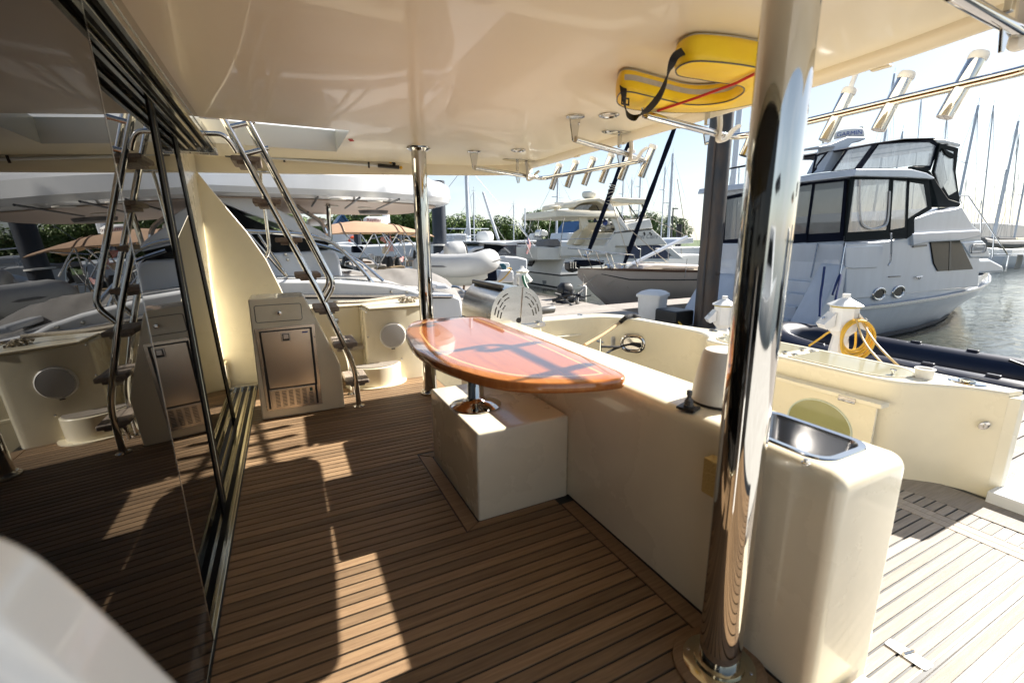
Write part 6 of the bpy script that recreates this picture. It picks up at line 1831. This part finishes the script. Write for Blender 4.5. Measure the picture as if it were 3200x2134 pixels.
# steel pilings
def piling(label, x, y, r, m_, z1=6.5):
    t_ = thing('steel_piling', label, 'piling', (x, y, ZW), 'steel pilings')
    MB().tube([(x, y, ZW - .5 + i * (z1 - ZW) / 10) for i in range(11)], r, 32).build('pile', m_, t_, ang=60)
    return t_
pl1 = piling('tarred steel piling with rust stains rising behind the transom', 7.82, 6.68, .215, 'rust')
MB().tube([(7.60, 6.60, ZD + .2), (7.60, 6.60, 6.4)], .02, 6).build('weld_seam', 'rust', pl1)
for z in (.62, -.1):
    c_ = Vector((7.82, 6.68, z)) + Vector((-.3, -.95, 0)).normalized() * .215 + Vector((.08, 0, 0))
    MB().lathe([(.05, 0), (.05, .02), (.02, .03), (0, .03)], c_, (-.1, -1, 0), 14).build('rust_bolt', 'rust', pl1)
c_ = RY('i', 337, 400, 19)
pl2 = piling('dark blue steel piling beside the far chrome pole', c_.x, 19, .29, 'pileblue', 4.2)
MB().lathe([(.36, 0), (.36, .05), (0, .06)], RY('i', 337, 790, 18.8), n=20).build('pile_hoop', 'pedwhite', pl2)
tk = thing('black_tarp_stack', 'dark tarpaulin hung over gear on the dock behind the grill', 'tarpaulin', RY('i', 1060, 1310, 13.8))
MB().prism(XZ('i', [(925, 1310), (985, 1060), (1010, 1046), (1150, 1048), (1180, 1065), (1195, 1180), (1205, 1310)], 13.8), (0, .9, 0)).build('cover', 'navycloth', tk, bevel=.05)
pw = thing('paddle_board_stack', 'pile of black mooring gear and rope on the dock edge', 'mooring gear', RZ('n', 680, 150, ZD))
for i in range(22):
    c_ = RZ('n', random.uniform(560, 780), random.uniform(130, 190), ZD) + Vector((0, 0, random.uniform(.02, .25)))
    a_ = Vector((random.uniform(-.3, .3), random.uniform(-.3, .3), random.uniform(-.15, .15)))
    MB().tube([c_ - a_, c_ + a_], random.uniform(.02, .05), 7).build('gear', random.choice(['black', 'black', 'navycloth', 'greyplastic']), pw)
bk_ = RZ('n', 600, 120, ZD)
MB().loft([[bk_ + Vector((x * s_, y_ * s_, z)) for x, y_ in rrect(.5, .4, .12, 3)] for z, s_ in ((0, .8), (.2, 1), (.4, .85), (.5, .5))]).build('gear_bag', 'black', pw, ang=60)
rpb = MB()
for i in range(3):
    rpb.tube(cr([RZ('n', 220, 68 + 10 * i, ZD) + Vector((0, 0, .1)), RZ('n', 400, 95 + 8 * i, ZD) + Vector((0, 0, .05)), RZ('n', 560, 120, ZD) + Vector((0, 0, .05))], 5), .014, 5)
tag(rpb.build('dock_line', 'ropewhite'), 'thin pale lines stretched along the dock edge', 'rope')
yh_ = MB().tube(cr([RZ('n', 1730, 285, ZD + .1), RZ('n', 1800, 300, ZD + .1), RZ('n', 1870, 365, ZD + .1), RZ('n', 1910, 415, ZD + .1)], 5), .02, 7).build('yellow_hose', 'hoseyellow')
tag(yh_, 'short yellow hose on the dock between dock box and piling', 'hose')
bxk = MB().box((7.2, 6.9, ZD), (7.75, 7.5, ZD + .32)).build('black_crate', 'black', bevel=.04)
tag(bxk, 'black plastic crate on the dock left of the piling', 'crate')
# =================================================================== far boats, masts
def far_sailboat(label, top, bot, y, spread=(), r=.075, L=9.0, direction=1, stays=True, boom=None, group='bare masted sailboats across the harbour'):
    a_, b_ = RY(*top, y), RY(*bot, y)
    b_ = Vector((a_.x * .5 + b_.x * .5, y, b_.z))
    t_ = thing('moored_sailboat', label, 'sailboat', (b_.x, y, ZW), group)
    x, z1 = b_.x, a_.z
    xm = x
    tp = Vector((a_.x, y, z1))
    bt = Vector((b_.x, y, .2))
    MB().tube([bt, tp], [r, r * .8], 8).build('mast', 'alu', t_)
    st_ = [(x - L * .45 * direction, y, .9, .75, -.15, ZW), (x - L * .2 * direction, y, 1.3, 1.1, -.18, ZW), (x + L * .1 * direction, y, 1.35, 1.15, -.12, ZW), (x + L * .36 * direction, y, .75, .5, 0, ZW), (x + L * .5 * direction, y, .08, .03, .1, ZW + .2)]
    hull_mesh(st_).build('hull', 'white', t_, ang=60)
    MB().box((x - L * .25, y - .7, -.2), (x + L * .22, y + .7, .28)).build('cabin', 'offwhite', t_, bevel=.1)
    for f, w in spread:
        c_ = bt + (tp - bt) * f
        MB().tube([c_ + Vector((-w, 0, .02)), c_ + Vector((w, 0, .02))], .03, 5).build('spreader', 'alu', t_)
    if stays:
        MB().tube([tp, Vector((x + L * .48 * direction, y, .1))], .013, 4).build('stay', 'wire', t_)
        MB().tube([tp, Vector((x - L * .44 * direction, y, .0))], .012, 4).build('stay', 'wire', t_)
        for dx_, dy_ in ((.1, -1.2), (.5, 1.2), (-.6, -1.1)):
            MB().tube([tp, Vector((x + dx_, y + dy_, -.1))], .010, 4).build('stay', 'wire', t_)
    MB().tube([Vector((x, y, 1.1)), Vector((x - L * .36 * direction, y, 1.15))], .11, 8).build('boom_cover', random.choice(['navycloth', 'tintblue', 'greycanvas']), t_)
    MB().tube([tp, tp + Vector((0, 0, .5))], .012, 4).tube([tp + Vector((-.25, 0, .1)), tp + Vector((.2, 0, .12))], .01, 4).build('wind_vane', 'wire', t_)
    return t_
SP2 = ((.45, .75), (.72, .55))
far_sailboat('sailboat whose mast rises left of centre beyond the dinghy', ('i', 735, -400), ('i', 795, 640), 26, ((.33, 1.3),), .14, 11)
far_sailboat('sailboat with thin mast just left of the trawler hardtop', ('i', 2085, -250), ('i', 2055, 700), 34, SP2, .09)
far_sailboat('sailboat mast between the two furled navy headsails', ('g', 1525, 560), ('g', 1520, 880), 42, SP2)
far_sailboat('sailboat mast above the trawler bimini', ('g', 1655, 480), ('g', 1642, 860), 38, SP2)
far_sailboat('slim sailboat mast left of the taller one by the piling', ('g', 1832, 518), ('g', 1800, 1030), 40, SP2)
far_sailboat('tallest grey sailboat mast just left of the rusty piling', ('g', 1888, 425), ('g', 1858, 1080), 33, ((.5, .9),), .13)
far_sailboat('short distant sailboat mast left of the cruiser canvas', ('h', 195, 590), ('h', 160, 760), 44, ())
far_sailboat('sailboat mast topped with a vane behind the rod holders', ('r', 765, 905), ('r', 640, 1900), 26, ((.6, .7),), .11)
far_sailboat('sailboat mast with vane rising behind the cruiser stern canvas', ('h', 2015, 70), ('h', 1880, 660), 17, ((.62, .8),), .10)
far_sailboat('tall sailboat mast near the right edge of the view', ('h', 2310, 185), ('h', 2155, 960), 19, ((.35, .9), (.62, .7)), .11)
far_sailboat('second sailboat mast close beside the tall one at right', ('h', 2222, 540), ('h', 2140, 930), 26, ((.5, .8),))
far_sailboat('short faraway mast at the right over the cruiser bow rail', ('h', 2042, 760), ('h', 2010, 930), 36, ())
far_sailboat('sailboat mast cut by the right edge of the view', ('h', 2420, 300), ('h', 2320, 1000), 16, ((.5, .8),))
far_sailboat('sailboat mast top peeking over the cruiser flybridge canvas', ('h', 1460, 262), ('h', 1440, 420), 22, ())
far_sailboat('sailboat mast behind the cruiser radar dome', ('h', 1345, 180), ('h', 1330, 420), 27, SP2)
for i_, (u, v, yy, nm) in enumerate(((1975, 560, 46, 'thin faraway mast between the navy headsails and the piling'), (2090, 640, 52, 'faint distant mast just behind the left edge of the piling'), (1605, 640, 50, 'thin distant mast over the aft hardtop'), (1480, 600, 44, 'thin distant mast above the grey inflatable'),
        (2880, 300, 40, 'thin mast seen between the right rod holders'), (2960, 360, 30, 'thin mast right of the cruiser flybridge canvas'), (3105, 330, 24, 'mast between the two tall ones near the right edge'), (3185, 420, 34, 'faint mast at the extreme right edge'), (3020, 560, 48, 'short faraway mast above the cruiser bow rail'), (2310, 520, 40, 'faint mast between piling and foreground pole'))):
    far_sailboat(nm, ('0', u, v), ('0', u, 745), yy, ((.55, .6),), .07)
bm = MB().tube(XZ('i', [(985, 0), (1010, 80), (1110, 400), (1215, 715)], 22), [.06, .07, .08, .08], 8).build('leaning_boom', 'alu')
tag(bm, 'white spar leaning diagonally left of centre before the trees', 'spar')
def cruiser(label, y, profile, deckz, roof, win, zone='i', bx=(0, 0), m_='white', extra=None):
    pts = XZ(zone, profile, y)
    t_ = thing('moored_cruiser', label, 'motor boat', (sum(p.x for p in pts) / len(pts), y, ZW), 'white motor boats in the background')
    MB().prism(pts, (0, 2.8, 0)).build('hull', m_, t_, bevel=.08)
    for r_ in roof:
        MB().prism(XZ(zone, r_, y + .1), (0, 2.6, 0)).build('roof', m_, t_, bevel=.05)
    for w_ in win:
        MB().prism(XZ(zone, w_, y + .15), (0, 2.4, 0)).build('window', 'tint', t_)
    return t_
c1 = cruiser('white express cruiser with dark windscreen behind the grey inflatable', 18.0, [(1050, 1040), (1120, 955), (1300, 940), (1480, 950), (1640, 985), (1640, 1300), (1000, 1300)], 0,
        [[(880, 730), (1000, 722), (1200, 728), (1330, 742), (1480, 740), (1500, 790), (1320, 790), (1220, 778), (1000, 765)], [(735, 930), (780, 860), (860, 815), (1000, 795), (1000, 835), (880, 860), (820, 900), (800, 950), (735, 950)], [(1320, 740), (1500, 715), (1770, 710), (1780, 730), (1640, 745), (1330, 765)]],
        [[(1000, 768), (1215, 780), (1300, 795), (1140, 950), (1010, 1000)], [(820, 945), (880, 868), (1000, 838), (1000, 900), (930, 950)]])
MB().prism(XZ('i', [(1305, 795), (1475, 780), (1478, 945), (1150, 950)], 18.1), (0, .05, 0)).build('windscreen', 'vinyldark', c1)
MB().prism(XZ('i', [(1290, 820), (1310, 820), (1390, 890), (1380, 900)], 18.0), (0, .04, 0)).build('wiper', 'pedwhite', c1)
c2 = cruiser('white flybridge boat with railings far behind the dinghy', 25.0, [(420, 790), (420, 745), (560, 725), (800, 735), (900, 760), (900, 1000), (420, 1000)], 0, [[(555, 622), (600, 612), (740, 620), (748, 735), (555, 735)]], [[(735, 800), (830, 830), (800, 880), (735, 930)]])
rail_set([XZ('i', [(425, 640), (940, 632)], 24.9), XZ('i', [(425, 680), (940, 675)], 24.9)] + [XZ('i', [(u, 640), (u, 730)], 24.9) for u in (428, 480, 540, 700, 870, 935)], .025, 'railing', 'alu', c2)
MB().prism(XZ('i', [(715, 610), (760, 500), (770, 300), (800, 640)], 24.6), (0, .15, 0)).build('mast_fairing', 'white', c2)
c3 = cruiser('small white cabin boat under the blue gable roof', 30.0, [(240, 1010), (250, 905), (540, 910), (540, 1010)], 0, [[(335, 905), (360, 790), (530, 785), (500, 905)]], [[(345, 880), (370, 805), (510, 800), (480, 880)]], 'j')
c4 = cruiser('white boat with blue side curtains right of the beige sailboat mast', 24.0, [(1850, 1160), (1860, 1000), (2330, 990), (2330, 1160)], 0, [[(1940, 900), (1985, 870), (2200, 855), (2200, 940), (1900, 960)]], [[(1960, 1020), (2200, 1010), (2200, 1110), (1980, 1110)]], 'j')
c5 = cruiser('white low boats seen under the tan bimini on the left', 21.0, [(470, 860), (640, 850), (900, 870), (2050, 830), (2050, 1080), (470, 1120)], 0, [[(560, 820), (760, 800), (900, 830), (880, 860), (560, 870)], [(1500, 930), (1640, 900), (1880, 890), (1990, 920), (1700, 1010), (1520, 1010)], [(1840, 815), (2050, 810), (2050, 860), (1830, 865)]], [[(1500, 1010), (1760, 1005), (1760, 1035), (1500, 1040)]], 'k')
c6 = cruiser('white motor boat hull far right behind the sail covers', 30.0, [(1960, 1040), (1975, 935), (2100, 930), (2351, 950), (2500, 960), (2500, 1040)], 0, [], [[(2110, 960), (2250, 955), (2220, 1000), (2110, 1010)]], 'h')
c7 = cruiser('pale boats moored right beyond the cruiser bow', 22.0, [(2050, 1250), (2100, 1180), (2351, 1165), (2600, 1170), (2600, 1300), (2050, 1300)], 0, [], [], 'h')
stn2 = thing('swim_platform_boat', 'small white boat stern with teal towel behind the grill', 'motor boat', RY('i', 1330, 1200, 14.5))
MB().prism(XZ('i', [(1190, 1290), (1240, 1150), (1380, 1140), (1440, 1170), (1440, 1330), (1210, 1330)], 14.5), (0, 1.5, 0)).build('hull', 'white', stn2, bevel=.06)
MB().prism(XZ('i', [(1200, 1035), (1365, 1040), (1380, 1070), (1370, 1140), (1290, 1140), (1190, 1060)], 14.8), (0, .8, 0)).build('seat_back', 'vinylseat', stn2, bevel=.06)
MB().prism(XZ('i', [(1240, 1060), (1290, 1050), (1335, 1090), (1330, 1140), (1280, 1140)], 14.6), (0, .1, 0)).build('teal_towel', mat('teal_towel', (.02, .10, .14), .9), stn2, bevel=.02)
MB().tube(cr(XZ('i', [(1340, 1125), (1400, 1130), (1300, 1260), (1215, 1320)], 14.4), 4), .02, 6).build('yellow_line', 'hoseyellow', stn2)

# =================================================================== shore: quay, grass, parked cars, sheds, lamps, trees
YSH = 52.0
sh = MB().box((-260, YSH, ZW - 1), (420, 400, -.25)).build('shore_ground', 'grass')
struct(sh, 'grassy shore behind the marina')
struct(MB().box((-260, YSH - .4, ZW - 1), (420, YSH, .05)).build('quay_wall', 'dockwood'), 'low timber quay wall along the shore')
struct(MB().box((-260, YSH + 3, -.25), (420, YSH + 9, -.246)).build('parking_road', mat('asphalt', (.06, .06, .062), .9, var=.2)), 'asphalt parking strip on the shore')
struct(MB().box((300, -400, ZW - 1), (420, 400, -.2)).build('far_shore', 'grass'), 'distant shore')

def car(label, x, y, paint):
    t_ = thing('parked_car', label, 'car', (x, y, -.25), 'cars parked on the shore')
    g = -.25
    body = [(-2.2, .35), (-2.25, .75), (-1.9, .92), (-1.2, .98), (1.1, .96), (1.9, .85), (2.2, .65), (2.2, .35)]
    MB().prism([(x + a, y - .9, g + z) for a, z in body], (0, 1.8, 0)).build('body', paint, t_, bevel=.10, seg=3)
    MB().prism([(x + a, y - .78, g + z) for a, z in ((-1.9, .92), (-1.45, 1.50), (.25, 1.52), (1.05, .95))], (0, 1.56, 0)).build('cabin_glass', 'tint', t_, bevel=.08)
    MB().prism([(x + a, y - .74, g + z) for a, z in ((-1.42, 1.49), (.22, 1.51), (.2, 1.56), (-1.38, 1.55))], (0, 1.48, 0)).build('roof', paint, t_, bevel=.02)
    for a in (-1.35, 1.35):
        for yy in (y - .92, y + .72):
            w_ = MB().lathe([(.33, 0), (.34, .03), (.34, .17), (.33, .2)], (x + a, yy, g + .34), (0, 1, 0), 16).build('wheel', 'tyre', t_)
            MB().lathe([(.2, -.004), (.2, .01), (0, .01)], (x + a, yy, g + .34), (0, 1, 0), 12).build('rim', 'chromedull', w_)
    return t_
for (u, v), p_, lb in (((1310, 700), 'carred', 'red car parked before the trees left of centre'), ((850, 680), 'cardark', 'dark car parked behind the railing of the flybridge boat'), ((1590, 695), 'carsilver', 'blue grey car parked near the trawler hardtop post'), ((1400, 705), 'cardark', 'dark car parked just right of the red one')):
    q_ = RY('i', u, v, YSH + 5)
    car(lb, q_.x, YSH + 5 + (1 if v == 705 else 0) * 3, p_)
q_ = RY('k', 1100, 720, YSH + 5)
car('silver car seen under the tan bimini near the striped flag', q_.x, YSH + 5, 'carsilver')

def shed(label, zone, apex, l_, r_, y, depth=3):
    a_, b_, c_ = RY(zone, *apex, y), RY(zone, *l_, y), RY(zone, *r_, y)
    t_ = thing('gabled_shed', label, 'shed', (a_.x, y, -.25), 'blue roofed sheds')
    MB().prism([b_ + Vector((.2, .1, 0)), Vector((b_.x + .2, y + .1, -.3)), Vector((c_.x - .2, y + .1, -.3)), c_ + Vector((-.2, .1, 0)), a_ + Vector((0, .1, -.2))], (0, depth, 0)).build('wall', 'white', t_)
    for p_, s_ in ((b_, 1), (c_, -1)):
        n_ = (a_ - p_).normalized()
        up2 = Vector((-n_.z, 0, n_.x)) * .12
        if up2.z < 0:
            up2 = -up2
        rf = MB().prism([p_ + Vector((0, -.3, 0)), a_ + Vector((0, -.3, 0)), a_ + up2 + Vector((0, -.3, 0)), p_ + up2 + Vector((0, -.3, 0))], (0, depth + .6, 0)).build('roof', 'bluemetal', t_)
    MB().prism([a_ + Vector((0, -.02, -.05)), b_ + Vector((.1, -.02, .02)), c_ + Vector((-.1, -.02, .02))], (0, .1, 0)).build('gable', 'bluemetal', t_)
    k_ = 9
    for i in range(1, k_):
        f = i / k_
        p0 = b_ + (c_ - b_) * f
        zt_ = a_.z - (a_.z - b_.z) * abs(f - .5) * 2 - .08
        MB().box((p0.x - .04, y - .06, p0.z), (p0.x + .04, y - .02, max(p0.z + .05, zt_))).build('batten', 'bluemetal', t_)
    return t_
shed('shed with bright blue gable roof above the tan bimini', 'k', (645, 312), (535, 480), (770, 480), 46)
shed('shed with blue gable roof behind the trawler pillar', 'j', (520, 625), (400, 800), (620, 790), 44)
def lamp(label, zone, top, bot, y):
    a_, b_ = RY(zone, *top, y), RY(zone, *bot, y)
    t_ = thing('parking_lamp', label, 'lamp post', (a_.x, y, -.25), 'dark parking lamp posts')
    MB().tube([(a_.x, y, -.25), (a_.x, y, a_.z)], .09, 8).build('post', 'black', t_)
    MB().box((a_.x - .05, y - .15, a_.z - .05), (a_.x + .85, y + .15, a_.z + .12)).build('lamp_head', 'black', t_, bevel=.03)
    return t_
lamp('dark lamp post rising behind the aft hardtop', 'j', (376, 375), (376, 690), 50)
lamp('dark lamp post left of the rusty piling', 'j', (1900, 435), (1890, 900), 50)
pp = thing('wooden_pile', 'dark timber pile in front of the trees left of the rusty piling', 'pile', RY('j', 1992, 870, 36))
c_ = RY('j', 1992, 665, 36)
MB().tube([(c_.x, 36, ZW - .5), (c_.x, 36, c_.z)], .30, 12).build('pile', 'black', pp)
for (zn, u0, v0, u1, v1), lb in ((('k', 890, 660, 945, 830), 'dark dock pile under the tan bimini left part'), (('k', 1655, 640, 1690, 880), 'grey pile under the right part of the tan bimini')):
    a_ = RY(zn, (u0 + u1) / 2, v0, 30)
    t_ = thing('wooden_pile', lb, 'pile', (a_.x, 30, ZW), 'timber piles')
    MB().tube([(a_.x, 30, ZW - .5), (a_.x, 30, a_.z)], .22, 10).build('pile', 'pileblue', t_)
pp['group'] = 'timber piles'
wbx = thing('white_kiosk', 'white kiosk wall with a red lifebuoy under the tan bimini', 'kiosk', RY('k', 830, 800, 40))
MB().prism(XZ('k', [(770, 650), (890, 650), (890, 830), (770, 830)], 40), (0, 2, 0)).prism(XZ('k', [(460, 665), (625, 660), (625, 800), (460, 810)], 40), (0, 2, 0)).build('wall', 'white', wbx)
lb_ = thing('lifebuoy', 'red ring lifebuoy hanging on the white kiosk', 'lifebuoy', RY('k', 845, 785, 39.9))
c_ = RY('k', 845, 785, 39.9)
MB().tube([c_ + Vector((.30 * math.cos(a), 0, .30 * math.sin(a))) for a in [2 * math.pi * i / 20 for i in range(20)]], .09, 8, True).build('ring', 'orange', lb_)

# trees ------------------------------------------------------------------
def crown_mesh(seed, n, R, Hh, leaf):
    rnd = random.Random(seed)
    blobs = []
    for i in range(9):
        a = rnd.uniform(0, 6.28)
        rr_ = R * rnd.uniform(.15, .75)
        blobs.append((rr_ * math.cos(a), rr_ * math.sin(a), Hh * rnd.uniform(.18, .80), R * rnd.uniform(.32, .58)))
    blobs.append((0, 0, Hh * .78, R * .45))
    vs, fs = [], []
    for i in range(n):
        bx_, by_, bz_, br = rnd.choice(blobs)
        while True:
            p = Vector((rnd.uniform(-1, 1), rnd.uniform(-1, 1), rnd.uniform(-1, 1)))
            if .35 < p.length < 1:
                break
        p = p.normalized() * (p.length ** .45) * br
        c_ = Vector((bx_, by_, bz_)) + Vector((p.x, p.y, p.z * .85))
        if c_.z < .05:
            c_.z = abs(c_.z) + .05
        if rnd.random() < .06:
            c_ += p.normalized() * rnd.uniform(.1, .5)
        nrm_ = (p.normalized() + Vector((rnd.uniform(-.8, .8), rnd.uniform(-.8, .8), rnd.uniform(-.3, .9)))).normalized()
        t1 = nrm_.orthogonal().normalized()
        t1 = (t1 * math.cos(i) + nrm_.cross(t1) * math.sin(i))
        t2 = nrm_.cross(t1)
        s_ = leaf * rnd.uniform(.6, 1.4)
        k_ = len(vs)
        vs += [c_ + t1 * s_, c_ + t2 * s_ * .55, c_ - t1 * s_, c_ - t2 * s_ * .55]
        fs.append((k_, k_ + 1, k_ + 2, k_ + 3))
    me = bpy.data.meshes.new('crown')
    me.from_pydata([tuple(v_) for v_ in vs], [], fs)
    me.materials.append(M['leaf'])
    return me
crowns = [crown_mesh(11, 5200, 3.4, 5.2, .17), crown_mesh(23, 5200, 3.1, 6.0, .17), crown_mesh(37, 5200, 3.8, 4.6, .18), crown_mesh(51, 5200, 2.7, 5.6, .16)]
tk_ = MB().tube([(0, 0, -.2), (.05, 0, .9), (0, .05, 2.2), (.05, 0, 3.6)], [.22, .17, .12, .05], 8)
for a in range(6):
    q_ = Vector((math.cos(a * 1.05), math.sin(a * 1.05), 0))
    tk_.tube([(0, 0, .9 + .25 * a), q_ * .8 + Vector((0, 0, 1.7 + .25 * a)), q_ * 1.7 + Vector((0, 0, 2.4 + .3 * a))], [.08, .05, .02], 5)
trunk_proto = tk_.build('trunk', 'bark')
trunk_me = trunk_proto.data
bpy.data.objects.remove(trunk_proto)
rt_ = random.Random(4)
tx = -26.0
ti = 0
heights = []
ords = ['pale leafy', 'dense green', 'spreading', 'narrow upright', 'rounded', 'ragged', 'low bushy', 'tall']
spots = []
while tx < 175:
    if not 64 < tx < 98:
        spots.append((tx, YSH + rt_.uniform(10, 18)))
    tx += rt_.uniform(1.1, 2.0) if tx < 75 else rt_.uniform(3.5, 6.0)
for i in range(14):
    spots.append((rt_.uniform(-30, 120), YSH + rt_.uniform(24, 34)))
for sxp, syp in spots:
    pos_ = 'at the left behind the ladder' if sxp < 2 else 'left of the far pole and bimini' if sxp < 14 else 'behind the grey inflatable' if sxp < 24 else 'left of the trawler hardtop' if sxp < 32 else 'behind the trawler yacht' if sxp < 44 else 'between trawler and rusty piling' if sxp < 62 else 'hidden mostly behind the cruiser' if sxp < 100 else 'at the far right horizon'
    row_ = 'tall back row shore tree ' if syp > YSH + 22 else 'leafy front row shore tree '
    t_ = thing('tree', row_ + pos_, 'tree', (sxp, syp, -.25), 'belt of trees along the shore')
    s_ = rt_.uniform(.74, 1.06) * (1.25 if syp > YSH + 22 else 1.0)
    t_.scale = (s_, s_, s_ * rt_.uniform(.85, 1.1))
    t_.rotation_euler = (0, 0, rt_.uniform(0, 6.28))
    cwn = bpy.data.objects.new('crown', crowns[rt_.randrange(4)])
    C.objects.link(cwn)
    cwn.parent = t_
    cwn.location = (0, 0, .35)
    trk = bpy.data.objects.new('trunk', trunk_me)
    C.objects.link(trk)
    trk.parent = t_
    ti += 1

# unseen pontoon behind the camera, made wide and pale to bounce light inboard
npier = MB().box((-9, -6.4, ZD - .3), (4.78, -.85, ZD)).build('bounce_pontoon', mat('pale_bounce_concrete', (.58, .56, .52), .85, var=.15, vscale=2))
struct(npier, 'unseen pale pontoon added on the near side to bounce light')

# =================================================================== boats in the neighbouring slips outside the frame, seen in the chrome
def slip_boat(label, x0, yc, L, hullm, capm):
    t_ = thing('slip_boat', label, 'motor boat', (x0 + L / 2, yc, ZW), 'boats in the slips outside the view')
    st_ = [(x0, yc, 1.7, 1.5, .05, ZW), (x0 + L * .4, yc, 1.75, 1.5, .1, ZW), (x0 + L * .75, yc, 1.2, .7, .3, ZW), (x0 + L, yc, .08, .02, .5, ZW + .4)]
    hull_mesh(st_).build('hull', hullm, t_, ang=60)
    strake(st_, .93, .99, .03).build('rub_rail', 'black', t_)
    MB().prism([(x0 + 1.0, yc - 1.3, .0), (x0 + 1.2, yc - 1.3, 1.6), (x0 + L * .45, yc - 1.3, 1.5), (x0 + L * .7, yc - 1.3, .2)], (0, 2.6, 0)).build('cabin', 'white', t_, bevel=.08)
    MB().prism([(x0 + 1.3, yc - 1.32, .75), (x0 + 1.4, yc - 1.32, 1.3), (x0 + L * .43, yc - 1.32, 1.25), (x0 + L * .56, yc - 1.32, .75)], (0, 2.64, 0)).build('cabin_window', 'tint', t_)
    MB().prism([(x0 + .9, yc - 1.25, 2.4), (x0 + 1.0, yc - 1.25, 2.5), (x0 + L * .42, yc - 1.25, 2.5), (x0 + L * .42, yc - 1.25, 2.4)], (0, 2.5, 0)).build('canvas_top', capm, t_)
    for dx_ in (1.1, L * .4):
        for dy_ in (-1.2, 1.2):
            MB().tube([(x0 + dx_, yc + dy_, 1.4), (x0 + dx_, yc + dy_, 2.42)], .03, 6).build('top_post', 'chromedull', t_)
    return t_
slip_boat('navy canvas topped motor boat just outside the right edge', 10.8, -1.6, 9.5, 'bluewhite', 'navycloth')
slip_boat('dark hulled motor boat farther outside the right edge', 10.5, -8.5, 10, 'navyrubber', 'tancanvas')
slip_boat('white motor boat in the slip beyond the near bounce pontoon', -6.5, -9.0, 10, 'white', 'navycloth')
